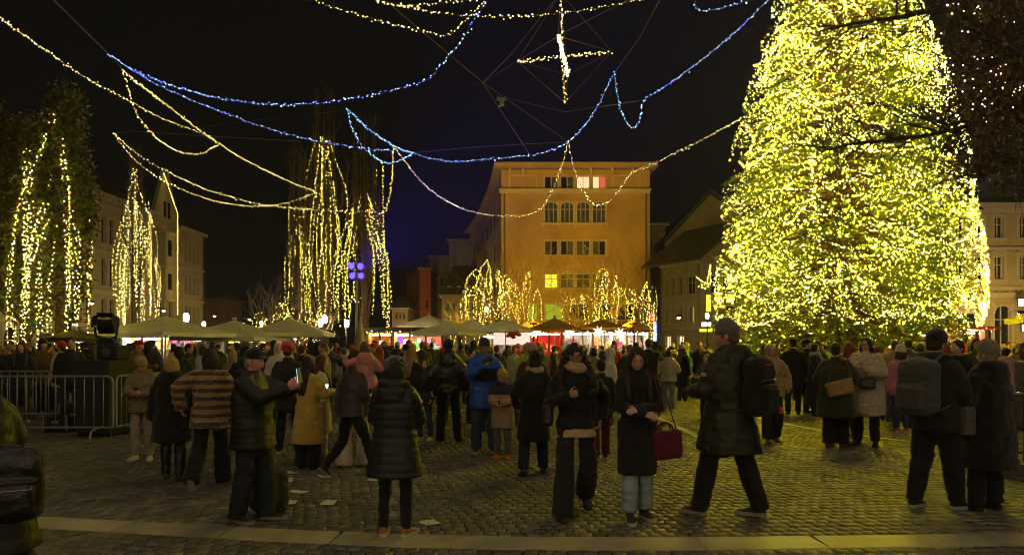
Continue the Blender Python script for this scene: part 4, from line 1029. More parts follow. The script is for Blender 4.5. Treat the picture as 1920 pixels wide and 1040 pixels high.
stall(905, 960, 46, 'stall with dim white shelves behind the grey umbrellas', 626, white_p, roof_b, [(912, 930, 630, 634, (1, .9, .9), 1.6)], white_p, (1.0, .85, .8), 8, 14, 4)
stall(962, 1052, 52, 'red stall with white frame below the large orange umbrella', 622, M('stall_red', (.55, .03, .025), .6, .1), roof_b, [(1008, 1022, 624, 626, (.8, .9, .8), 1.2)], M('post_red', (.5, .03, .03), .5), (1.0, .45, .3), 13, 16, 5)
stall(1056, 1110, 53, 'white shelved stall right of the red stall', 622, white_p, roof_b, [(1062, 1074, 624, 626, (1, .9, .8), 1.4)], white_p, (1.0, .85, .7), 10, 20, 4)
stall(1112, 1216, 54, 'long white framed stall beside the orange house corner', 622, white_p, roof_b, [(1160, 1168, 628, 640, (1, .8, .6), 1.0), (1143, 1147, 622, 645, (1, .95, .8), 2.2)], white_p, (1.0, .78, .6), 13, 30, 6)
stall(1722, 1788, 36, 'red and white stall seen under the Christmas tree boughs', 622, M('stall_red', (.55, .03, .025)), M('stall_roof_red', (.4, .05, .03), .6), [(1737, 1755, 626, 631, (1, .85, .7), 1.6)], white_p, (1.0, .7, .5), 10, 10, 3)
stall(1806, 1850, 35, 'small red-roofed stall right of the Christmas tree', 618, wood_w, M('stall_roof_red', (.4, .05, .03), .6), [(1810, 1828, 616, 620, (1, .9, .8), 1.8)], wood_d, (1.0, .7, .5), 8, 8, 3)
stall(395, 480, 40, 'dim far stall with small yellow signs under the second umbrella', 628, wood_d, roof_b, [(408, 422, 640, 643, (1, .35, .06), 1.4), (432, 452, 639, 643, (.75, .8, .05), 1.1)], wood_d, (1, .7, .3), 3, 6, 4)
stall(490, 560, 41, 'dim far stall with a yellow sign under the third umbrella', 630, wood_d, roof_b, [(492, 516, 640, 643, (.9, .9, .1), 1.2), (492, 510, 637, 639, (1, .6, .5), 1.2), (521, 530, 640, 643, (.9, .03, .03), 1.2)], wood_d, (1, .7, .3), 3, 6, 4)
stall(100, 168, 29, 'dark green stall front with a fringe of lights at the left', 632, M('stall_dark_green', (.03, .05, .025), .8), roof_b, [], wood_w, (1, .7, .3), 1.5, 4, 3)
# banner
b0, b1 = at(925, 646, 43), at(994, 621, 43)
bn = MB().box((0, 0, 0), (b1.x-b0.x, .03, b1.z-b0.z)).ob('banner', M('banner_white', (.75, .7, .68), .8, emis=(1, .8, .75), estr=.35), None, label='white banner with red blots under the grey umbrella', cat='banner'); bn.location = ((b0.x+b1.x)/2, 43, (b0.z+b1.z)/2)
for dx, dz, r_ in ((-.05, .2, .26), (.22, .26, .2), (.42, .2, .18), (-.25, .12, .14), (.1, .05, .16)):
    MB().add(*ellip((dx, -.02, dz), (r_, .012, r_*.6), 9, 6)).ob('red_mark', M('banner_red', (.7, .04, .03), .8), bn)
# star lanterns
for x, y, lb in ((1003, 623, 'glowing star lantern nearest the white banner'), (1066, 623, 'glowing star lantern over the gap right of the red stall'), (1122, 622, 'glowing star lantern in the middle of the white stalls'), (1162, 625, 'glowing star lantern over the long white stall')):
    V = []; Fc = []
    for k in range(16):
        a = 2*math.pi*k/16; rr = .42 if k % 2 == 0 else .17; V.append((rr*math.cos(a+.2), 0, rr*math.sin(a+.2)))
    V += [(0, -.13, 0), (0, .13, 0)]
    for k in range(16): Fc += [(k, (k+1) % 16, 16), ((k+1) % 16, k, 17)]
    s_ = ob('star_lantern', mesh_np('star', V, Fc, lamp_mat('star_glow', (1.0, .62, .22), 3.2)), None, at(x, y, 47.5), None, lb, 'star lantern', 'star lanterns')
    MB().tube([(0, 0, .38), (0, 0, .8)], .01, 4).ob('cord', cable_m, s_)
# ================================================================ street lamps
def street_lamp(x, y, D, label, col=(1.0, .80, .52), st=26, size=.15, power=0, pcol=(1, .84, .62), arms=1):
    p = at(x, y, D); r = ob('street_lamp', None, None, (p.x, D, 0), None, label, 'street lamp', 'street lamps')
    zt = p.z
    m = M('lamp_iron', (.03, .03, .03), .5, metal=.5)
    a = MB(); a.tube([(0, 0, 0), (0, 0, .5), (0, 0, .55), (0, 0, zt-size*1.6)], [.09, .085, .05, .035], 8); a.ob('post', m, r)
    MB().lathe([(size*.35, -size*1.7), (size*.62, -size*1.45), (size*.62, -size*1.35)], 10, (0, 0, zt)).ob('collar', m, r)
    MB().lathe([(size*.5, -size*1.34), (size*.78, -size*.7), (size*.8, size*.5), (size*.66, size*1.1), (size*.3, size*1.3)], 12, (0, 0, zt)).ob('lantern', lamp_mat('lantern_glow_%s' % (col,), col, st), r, True)
    MB().lathe([(size*.72, size*1.31), (size*.3, size*1.7), (size*.05, size*1.9)], 10, (0, 0, zt)).ob('cap', m, r)
    if power:
        ld = bpy.data.lights.new('lamp_light', 'POINT'); ld.energy = power; ld.color = pcol; ld.shadow_soft_size = size
        lo = bpy.data.objects.new('lamp_light', ld); lo.parent = r; lo.location = (0, -size*1.2, zt); link(lo)
    return r
street_lamp(349, 595, 38, 'tall bright street lamp above the large left umbrella', size=.17, power=210)
street_lamp(382, 608, 52, 'small street lamp at the right slope of the left umbrella', power=160)
street_lamp(489, 608, 50, 'small street lamp between the second and third umbrella', power=140)
street_lamp(601, 605, 40, 'left one of two bright street lamps under the bare poplars', power=90)
street_lamp(609, 598, 42, 'higher one of two bright street lamps under the bare poplars', size=.17)
street_lamp(650, 606, 41, 'street lamp just left of the folded umbrella', power=60)
street_lamp(912, 580, 60, 'pinkish street lamp among the lit trees left of the orange house', (1.0, .6, .5), 20, .16, 110)
street_lamp(1326, 592, 55, 'street lamp beside the pale green shop sign', size=.16)
# unseen lamps added behind the camera to fill faces from the front
for x, y, lb in ((-7.5, -8.0, 'unseen fill lamp added behind the camera on the left'), (6.5, -9.5, 'unseen fill lamp added behind the camera on the right')):
    o_ = street_lamp(960, 650, 40, lb, size=.17, power=620, pcol=(1.0, .72, .42)); o_.location = (x, y, 0)
    for c_ in o_.children if False else [q for q in PENDING if q.parent is o_]: c_.location.z += 2.6 if c_.name.split('.')[0] != 'post' else 0
    for c_ in [q for q in PENDING if q.parent is o_ and q.name.startswith('post')]: c_.scale = (1, 1, 4.1/1.35)
# lamps hung free before the house fronts, added to light the facades
def facade_fill_lamp(loc, rz, label, power, pcol):
    r = ob('facade_fill_lamp', None, None, loc, (0, 0, rz), label, 'lamp', 'lamps added to light the facades')
    MB().tube([(0, 0, 0), (0, -.6, .25), (0, -1.2, .2)], .03, 6).ob('bracket', M('lamp_iron', (.03, .03, .03)), r)
    MB().lathe([(.28, .0), (.24, .12), (.06, .22)], 12, (0, -1.2, 0)).ob('shade', M('lamp_iron', (.03, .03, .03)), r)
    MB().add(*ellip((0, -1.2, -.03), (.13, .13, .09), 10, 6)).ob('lamp_glass', lamp_mat('facade_fill_glow', (1, .75, .4), 12), r)
    ld = bpy.data.lights.new('lamp_light', 'POINT'); ld.energy = power; ld.color = pcol; ld.shadow_soft_size = .2
    lo = bpy.data.objects.new('lamp_light', ld); lo.parent = r; lo.location = (0, -1.2, -.3); link(lo)
    return r
for x, pw, od, aim in ((-5.0, 1900, 'left', -16), (1.5, 1700, 'middle', -8), (8.5, 2100, 'right', 24)):
    b = Vector((x, 49.5, 0)); r = ob('street_lamp', None, None, b, None, od + ' one of three dark unseen lamps added behind the stalls to light the orange house', 'street lamp', 'tall unseen lamps added behind the stalls')  # unseen street lamps, assumed and added as spots to light the orange facade
    MB().tube([(0, 0, 0), (0, 0, 3.0), (0, .3, 3.25)], [.08, .05, .04], 8).ob('post', M('lamp_iron', (.03, .03, .03)), r)
    MB().box((0, .45, 3.25), (.5, .35, .1)).ob('head', M('lamp_iron', (.03, .03, .03)), r)
    ld = bpy.data.lights.new('lamp_light', 'SPOT'); ld.energy = pw; ld.color = (1.0, .64, .045); ld.shadow_soft_size = .25; ld.spot_size = R(84); ld.spot_blend = .6
    lo = bpy.data.objects.new('lamp_light', ld); lo.parent = r; lo.location = (0, .7, 3.32); lo.rotation_euler = (R(116), 0, R(aim)); link(lo)
for Y, pw, od in ((58, 190, 'nearest'), (70, 190, 'second'), (82, 180, 'third'), (93, 150, 'farthest')): facade_fill_lamp((LX+6.5, Y, 5.2), R(90), od + ' lamp added before the long pale house to light its front', pw, (1, .72, .20))
facade_fill_lamp(at(1266, 596, 57), 0, 'lamp added to light the pitched house front', 35, (1, .7, .34))
facade_fill_lamp(at(1890, 590, 45), 0, 'lamp added to light the yellow house front', 520, (1, .72, .36))
facade_fill_lamp(at(790, 600, 104), 0, 'lamp added in the side street to light the red house', 700, (1, .6, .26))
facade_fill_lamp(at(850, 610, 92), 0, 'lamp added in the side street to light the dormer house', 300, (1, .66, .3))
# ================================================================ blue floodlight mast
b = at(669, 650, 33); b.z = 0
fm = ob('floodlight_mast', None, None, b, None, 'grey mast with four blue floodlights before the right bare poplar', 'floodlight')
kk = 33/F
MB().tube([(0, 0, 0), (0, 0, CH+140*kk)], [.07, .05], 8).ob('mast', M('mast_grey', (.3, .3, .3), .5, metal=.4), fm)
for y_ in (499, 517):
    z = CH+(HOR-y_)*kk; MB().box((0, 0, z), (.75, .06, .06)).ob('crossbar', M('lamp_iron', (.03, .03, .03)), fm)
    for x_ in (-.2, .2) if y_ > 505 else (-.24, .17):
        h = MB().lathe([(.17, 0), (.17, .2), (.1, .28)], 12).ob('floodlight_head', M('lamp_iron', (.03, .03, .03)), fm); h.location = (x_, -.05, z); h.rotation_euler = (R(-90), 0, 0)
        MB().lathe([(.14, -.012), (.14, -.002)], 12).ob('lens', lamp_mat('flood_blue', (.022, .014, 1.0), 6), h)
ld = bpy.data.lights.new('flood_light', 'SPOT'); ld.energy = 18000; ld.color = (.05, .012, 1.0); ld.shadow_soft_size = .3; ld.spot_size = R(90); ld.spot_blend = 1.0
lo = bpy.data.objects.new('flood_light', ld); lo.parent = fm; lo.location = (.1, -.35, CH+142*kk); lo.rotation_euler = Vector((.78, .05, .62)).to_track_quat('-Z', 'Y').to_euler(); link(lo)
# ================================================================ crowd barriers
galv = M('galvanised', (.33, .33, .30), .45, .15, 6, metal=.5)
def barrier(p0, p1, label, bars=None, foot=True):
    p0, p1 = Vector(p0), Vector(p1); d = p1-p0; L = d.length
    r = ob('crowd_barrier', None, None, p0, (0, 0, math.atan2(d.y, d.x)), label, 'barrier', 'crowd control barriers')
    rr = .1; fr = [(0, 0, .2), (0, 0, 1.0), (.03, 0, 1.07), (.1, 0, 1.1), (L-.1, 0, 1.1), (L-.03, 0, 1.07), (L, 0, 1.0), (L, 0, .2)]
    MB().tube(fr, .021, 7, (0, 1, 0)).ob('frame', galv, r); MB().tube([(0, 0, .2), (L, 0, .2)], .018, 7).ob('bottom_rail', galv, r)
    n_ = bars or int(L/.165)
    bar = MB().tube([(0, 0, .2), (0, 0, 1.1)], .0095, 6).mesh('bar', galv, True)
    for i in range(1, n_): ob('bar', bar, r, (L*i/n_, 0, 0))
    if foot:
        for x in (.22, L-.22):
            MB().tube([(x, -.32, 0), (x, -.31, .12), (x, -.26, .17), (x, 0, .2), (x, .26, .17), (x, .31, .12), (x, .32, 0)], .017, 7).ob('foot', galv, r)
    return r
q0, q1 = gnd(-40, 822), gnd(212, 822)
barrier(q0, q1, 'crowd barrier in front at the left with the rounded corner beside the loudspeaker')
barrier(gnd(218, 821), gnd(305, 800), 'crowd barrier turning away behind the man in the beige beanie')
barrier(gnd(-40, 792), gnd(120, 792), 'rear crowd barrier behind the front one at the far left')
barrier(gnd(124, 792), gnd(265, 792), 'rear crowd barrier behind the loudspeaker')
# ================================================================ loudspeaker and stage lamp
blk = M('speaker_black', (.018, .018, .018), .75, .15, 30, bump=.3, bscale=120)
D = 13.2; k = D/F
b = at(200, 650, D); b.z = 0
sp = ob('loudspeaker', None, None, b, (0, 0, R(-8)), 'big black loudspeaker cabinet standing behind the barrier', 'loudspeaker')
V, Fc = rbox((.64, .75, 1.36), .02, 1); MB().add(V, Fc).ob('cabinet', blk, sp).location = (0, 0, .70)
MB().box((0, -.385, .70), (.58, .02, 1.28)).ob('grille', M('grille_black', (.03, .03, .03), .6, .2, 80), sp)
for sx in (-1, 1): MB().tube([(sx*.33, -.1, .9), (sx*.37, -.1, .92), (sx*.37, .1, .92), (sx*.33, .1, .9)], .014, 6).ob('handle', M('lamp_iron', (.03, .03, .03)), sp)
s2 = ob('monitor_speaker', None, None, (b.x+.12, b.y, 1.385), (0, 0, R(-4)), 'small black speaker box lying on the loudspeaker cabinet', 'loudspeaker')
V, Fc = rbox((.40, .4, .27), .025, 1); MB().add(V, Fc).ob('cabinet', blk, s2).location = (0, 0, .136)
MB().lathe([(.09, 0), (.085, .012), (.03, .02)], 14).ob('cone', M('cone_grey', (.07, .07, .07), .5), s2).location = (0, -.2, .14)
s2.children  # parts only
for c in s2.children: c.rotation_euler = (R(90), 0, 0) if c.name.startswith('cone') else (0, 0, 0)
sl = ob('stage_lamp', None, None, (b.x-.02, b.y+.02, 1.66), (0, 0, R(25)), 'black stage lamp with barn doors on the loudspeaker stack', 'stage lamp'); sl.scale = (.8,)*3
MB().box((0, 0, .05), (.36, .3, .10)).ob('base', blk, sl); MB().box((0, 0, .12), (.16, .16, .06)).ob('turntable', blk, sl)
for sx in (-1, 1): MB().tube([(sx*.08, 0, .14), (sx*.2, 0, .18), (sx*.22, 0, .3), (sx*.22, 0, .42)], [(.03, .05), (.03, .05), (.03, .05), (.025, .04)], 6).ob('yoke', blk, sl)
h = ob('lamp_head', MB().add(*rbox((.36, .42, .22), .05, 2)).mesh('lamp_head', blk, True), sl, (0, 0, .42), (R(-25), 0, 0))
MB().lathe([(.10, 0), (.09, .02)], 14).ob('lens', M('lens_glass', (.2, .2, .22), .05, spec=1), h).location = (0, -.22, 0)
for sx, rz_ in ((-1, .7), (1, -.7)): MB().box((sx*.21, -.29, .0), (.02, .2, .26), rz_).ob('barn_door', blk, h)
MB().box((0, -.28, .16), (.34, .2, .015)).ob('barn_door', blk, h)
for z_, w_ in ((.02, .55), (.10, .42)): MB().box((0, -.12, z_), (w_, .12, .03)).ob('bracket', blk, sl)
# flight cases and gear on the ground behind the barrier
for i, (x, y, w_, h_, lb) in enumerate(((150, 806, .55, .5, 'dark flight case on the ground behind the front barrier'), (112, 808, .4, .3, 'low dark equipment case behind the front barrier'), (240, 800, .4, .35, 'black equipment box right of the loudspeaker'))):
    r = ob('equipment_case', None, None, gnd(x, y), (0, 0, .2*i), lb, 'case')
    V, Fc = rbox((w_, .4, h_), .02, 1); MB().add(V, Fc).ob('body', blk, r).location = (0, 0, h_/2+.02)
    e = MB()
    for sx in (-1, 1):
        for sy in (-1, 1): e.box((sx*w_/2, sy*.2, h_/2+.02), (.03, .03, h_+.01))
    e.ob('metal_edges', M('alu_edge', (.35, .35, .34), .4, metal=.8), r); MB().box((0, -.205, h_*.65), (.12, .02, .05)).ob('latch', M('alu_edge', (.35, .35, .34)), r)
# ================================================================ railing, stone and table at the right
r = ob('railing', None, None, gnd(1884, 888), (0, 0, R(-12)), 'black iron railing on a stone kerb at the right edge', 'railing')
iron = M('railing_iron', (.03, .028, .022), .45, metal=.5)
MB().box((1.5, .0, .07), (3.4, .35, .16)).ob('kerb', M('kerb_stone', (.12, .11, .085), .8, .2, 6, bump=.3, bscale=40), r)
MB().tube([(-.1, 0, 1.02), (3.2, 0, 1.02)], [(.022, .03), (.022, .03)], 6).ob('top_rail', M('rail_worn', (.16, .14, .07), .35, metal=.6), r); MB().tube([(-.1, 0, .28), (3.2, 0, .28)], .018, 6).ob('bottom_rail', iron, r)
for i in range(24): MB().tube([(-.05+i*.135, 0, .16), (-.05+i*.135, 0, .3), (-.05+i*.135, 0, 1.0)], [.016, .011, .011], 6).ob('baluster', iron, r)
r = ob('stone_block', None, None, gnd(1935, 800), (0, 0, .1), 'grey weathered stone pedestal behind the railing', 'stone pedestal')
V, Fc = rbox((.95, .9, .62), .06, 2); MB().add(V, Fc).ob('upper_block', M('pedestal_stone', (.18, .165, .13), .85, .25, 4, bump=.5, bscale=18), r).location = (0, 0, 1.03)
V, Fc = rbox((1.2, 1.1, .74), .06, 2); MB().add(V, Fc).ob('lower_block', M('pedestal_stone', (.18, .165, .13)), r).location = (0, 0, .36)
cp = MB().lathe([(.035, 0), (.045, .12), (.047, .125)], 12).ob('paper_cup', M('paper_cup', (.55, .35, .2), .7), None, True, label='paper cup standing on the stone pedestal', cat='cup'); cp.location = gnd(1935, 800) + Vector((-.38, -.1, 1.345))
r = ob('bar_table', None, None, gnd(1803, 820), None, 'tall round table with pale top behind the man in the black beanie', 'table')
MB().lathe([(.36, 0), (.37, .015), (.36, .03)], 20, (0, 0, 1.08)).ob('table_top', M('table_top_pale', (.5, .45, .25), .5), r); MB().tube([(0, 0, .02), (0, 0, 1.08)], .035, 8).ob('column', iron, r); MB().lathe([(.25, 0), (.24, .02), (.05, .04)], 14).ob('foot', iron, r)
# ================================================================ papers on the ground
pm = M('paper_white', (.62, .56, .42), .9, .06)
for i, (x, y, w_, h_, rz_) in enumerate(((538, 901, .13, .2, .3), (560, 923, .14, .21, 1.2), (542, 943, .15, .2, .1), (616, 943, .15, .21, .05), (607, 893, .13, .19, .5), (702, 899, .12, .18, -.2), (806, 981, .15, .14, .6), (545, 887, .11, .16, .9))):
    pt = gnd(x, y); n_ = 5; V = []; Fc = []
    for a in range(n_):
        for c in range(n_): V.append((w_*(a/(n_-1)-.5), h_*(c/(n_-1)-.5), .010 + .010*abs(math.sin(a*1.3+i))*(c/(n_-1)) + .004*math.sin(c*2+i)))
    for a in range(n_-1):
        for c in range(n_-1): Fc.append((a*n_+c, (a+1)*n_+c, (a+1)*n_+c+1, a*n_+c+1))
    lbs = ['pale paper sheet farthest back near the yellow coat', 'pale paper sheet below the yellow coat', 'pale paper sheet beside the dark backpack', 'pale paper sheet between the backpack and the quilted coat', 'pale paper sheet at the trailing shoe of the walking man', 'pale paper sheet at the front shoe of the walking man', 'crumpled paper right of the tan sneakers', 'small pale paper scrap above the others near the yellow coat']
    o_ = ob('paper_sheet', mesh_np('paper_sheet', V, Fc, pm), None, pt, (0, 0, rz_), lbs[i], 'paper', 'papers lying on the paving')
# ================================================================ people
def ik(a, t, l1, l2, pole):
    a, t, pole = Vector(a), Vector(t), Vector(pole)
    d = t - a; L = d.length
    if L > (l1 + l2) * .998:
        t = a + d.normalized() * (l1 + l2) * .998; d = t - a; L = d.length
    L = max(L, abs(l1 - l2) + .01)
    u = d.normalized(); x = (l1*l1 - l2*l2 + L*L) / (2*L)
    h = math.sqrt(max(l1*l1 - x*x, 0)); p = pole - u * pole.dot(u)
    if p.length < 1e-4: p = Vector((0, 0, 1)) - u*u.z
    return a + u*x + p.normalized()*h, t
def head_part(rot, c, wide=1.0):
    """skull with brow, eye sockets, nose, lips, chin and ears; the face looks to -y before rot"""
    n, m = 40, 34
    V = []; Fc = []
    def g(x, s): return math.exp(-(x/s)**2)
    for j in range(1, m):
        t = math.pi*j/m
        for i in range(n):
            a = 2*math.pi*i/n - math.pi/2
            x, y, z = .075*math.sin(t)*math.cos(a), .097*math.sin(t)*math.sin(a), .118*math.cos(t)
            k = max(0, -z/.118)
            x *= 1 - .30*k**1.6
            if y > 0: y *= 1 - .28*k
            else: y *= 1 + .10*k**2
            if y < 0:
                f = min(1, -y/.05)
                q = .024*g(x, .013)*(math.exp(-((z+.030)/.016)**2)+.55*math.exp(-((z+.008)/.018)**2))
                q += .004*g(x, .05)*g(z-.036, .012)
                q -= .010*(g(x-.031, .017)+g(x+.031, .017))*g(z-.010, .013)
                q += .006*g(x, .022)*(g(z+.055, .007)+g(z+.067, .007))
                q += .008*g(x, .022)*g(z+.100, .016)
                y -= q*f
            V.append(c + rot @ Vector((x*wide, y, z)))
    V.append(c + rot @ Vector((0, 0, .118))); V.append(c + rot @ Vector((0, 0, -.118)))
    for j in range(m-2):
        for i in range(n): Fc.append((j*n+i, (j+1)*n+i, (j+1)*n+(i+1) % n, j*n+(i+1) % n))
    k = (m-1)*n
    for i in range(n):
        Fc.append((k, i, (i+1) % n)); Fc.append((k+1, (m-2)*n+(i+1) % n, (m-2)*n+i))
    out = [(V, Fc)]
    for sx in (-1, 1):
        out.append(ellip(c + rot @ Vector((sx*.077*wide, .012, -.004)), (.011, .021, .033), 8, 6, rot))
    return out
def hand_parts(wr, d, palm, sx, curl=.35, sc=1.0):
    """palm, four fingers and a thumb from the wrist along d; palm = direction the palm faces"""
    d = Vector(d).normalized(); palm = Vector(palm); palm = (palm - d*palm.dot(d)).normalized()
    s = d.cross(palm) * sx            # towards the thumb
    s.normalize()
    out = [tube([wr - d*.03, wr + d*.02*sc, wr + d*.05*sc, wr + d*.095*sc],
                [(.026, .020), (.034*sc, .017*sc), (.042*sc, .016*sc), (.040*sc, .013*sc)], 10, s)]
    for k, (off, L) in enumerate(((.030, .070), (.010, .080), (-.011, .075), (-.031, .058))):
        p = wr + d*(.085*sc) + s*off*sc; dirv = d.copy(); pts = [p]
        for q, fr in enumerate((.45, .32, .25)):
            ax = d.cross(palm)
            ang = curl * (1.1, 1.25, .9)[q] * (1 + .08*k)
            dirv = (Matrix.Rotation(ang, 3, ax) @ dirv)
            p = p + dirv*L*fr*sc; pts.append(p)
        out.append(tube(pts, [.0098*sc, .0092*sc, .0085*sc, .0068*sc], 7))
    p = wr + d*.025*sc + s*.026*sc
    t1 = (d*.6 + s*.75 + palm*.35*(.4+curl)).normalized(); t2 = (d*.8 + s*.25 + palm*.5*curl).normalized()
    out.append(tube([p, p + t1*.042*sc, p + t1*.042*sc + t2*.034*sc, p + t1*.042*sc + t2*.056*sc],
                    [.014*sc, .0115*sc, .0098*sc, .0075*sc], 7))
    return out
def shoe_meshes(kind):
    """upper and sole, toe to -y, ankle over the origin"""
    key = 'shoe_' + kind
    if key in MATS: return MATS[key]
    L = [(.085, .030, .085), (.070, .040, .105), (.03, .040, .10), (-.03, .042, .085), (-.08, .047, .066), (-.13, .046, .050), (-.165, .036, .040), (-.185, .018, .030)]
    parts = []
    V = []; Fc = []; n = 10
    for y, hw, h in L:
        for i in range(n):
            a = math.pi*2*i/n
            V.append((hw*math.cos(a), y, .012 + (h-.012)*(.5+.5*math.sin(a))))
    for j in range(len(L)-1):
        for i in range(n): Fc.append((j*n+i, (j+1)*n+i, (j+1)*n+(i+1) % n, j*n+(i+1) % n))
    Fc.append(tuple(range(n))); Fc.append(tuple(range((len(L)-1)*n, len(L)*n))[::-1])
    parts.append((V, Fc))
    top = .24 if kind == 'boot' else (.145 if kind == 'high' else .115)
    parts.append(tube([(0, .035, .05), (0, .033, .09), (0, .032, top)], [(.040, .048), (.038, .045), (.043, .05)], 12))
    up = union(parts, .009, 3)
    out = [(x, y) for x, y in ((.0, .093), (.030, .085), (.040, .05), (.038, 0), (.044, -.06), (.049, -.10), (.046, -.145), (.030, -.18), (0, -.192))]
    poly = [(x, y) for x, y in out] + [(-x, y) for x, y in out[-2:0:-1]]
    n = len(poly); th = .034 if kind != 'boot' else .03
    V = [(x*.96, y*.99, 0) for x, y in poly] + [(x, y, .006) for x, y in poly] + [(x*1.02, y, th) for x, y in poly]
    Fc = [tuple(range(n)), tuple(range(2*n, 3*n))[::-1]]
    for b in (0, n):
        for i in range(n): Fc.append((b+i, b+n+i, b+n+(i+1) % n, b+(i+1) % n))
    so = mesh_np('sole', V, Fc)
    MATS[key] = (up, so)
    return MATS[key]
def wrinkle(seed, amp=.006, sc=9.0, zs=1.6):
    def f(co, no):
        P = co * np.array([1, 1, zs])
        a = vnoise(P, sc, seed); b = vnoise(P, sc*2.1, seed+5)
        return amp*(.9 - 1.8*np.abs(a)) + amp*.5*b
    return f
def setmat(me, *ms):
    me.materials.clear()
    for m in ms: me.materials.append(m)
    return me
SKIN = {'light': (.56, .32, .21), 'tan': (.46, .25, .155), 'pink': (.62, .27, .18)}
def cloth(col, kind='cloth'):
    n = 'fabric_%s_%02d_%02d_%02d' % ((kind,) + tuple(int(round(c*99)) for c in col))
    if kind == 'puffer': return M(n, col, .52, .12, 5, bump=.25, bscale=60, spec=.45)
    if kind == 'leather': return M(n, col, .32, .2, 8, bump=.3, bscale=70, spec=.6)
    if kind == 'knit': return M(n, col, .95, .22, 60, bump=.5, bscale=160, spec=.2, sheen=.3)
    if kind == 'fur': return M(n, col, .9, .35, 30, bump=.9, bscale=110, spec=.2, sheen=.6)
    if kind == 'denim': return M(n, col, .85, .25, 5, bump=.3, bscale=200, spec=.2)
    return M(n, col, .85, .15, 7, bump=.3, bscale=120, spec=.25, sheen=.15)
def hair_mat(col):
    n = 'hair_%02d_%02d_%02d' % tuple(int(c*99) for c in col)
    return M(n, col, .5, .35, 40, bump=.6, bscale=120, spec=.4)

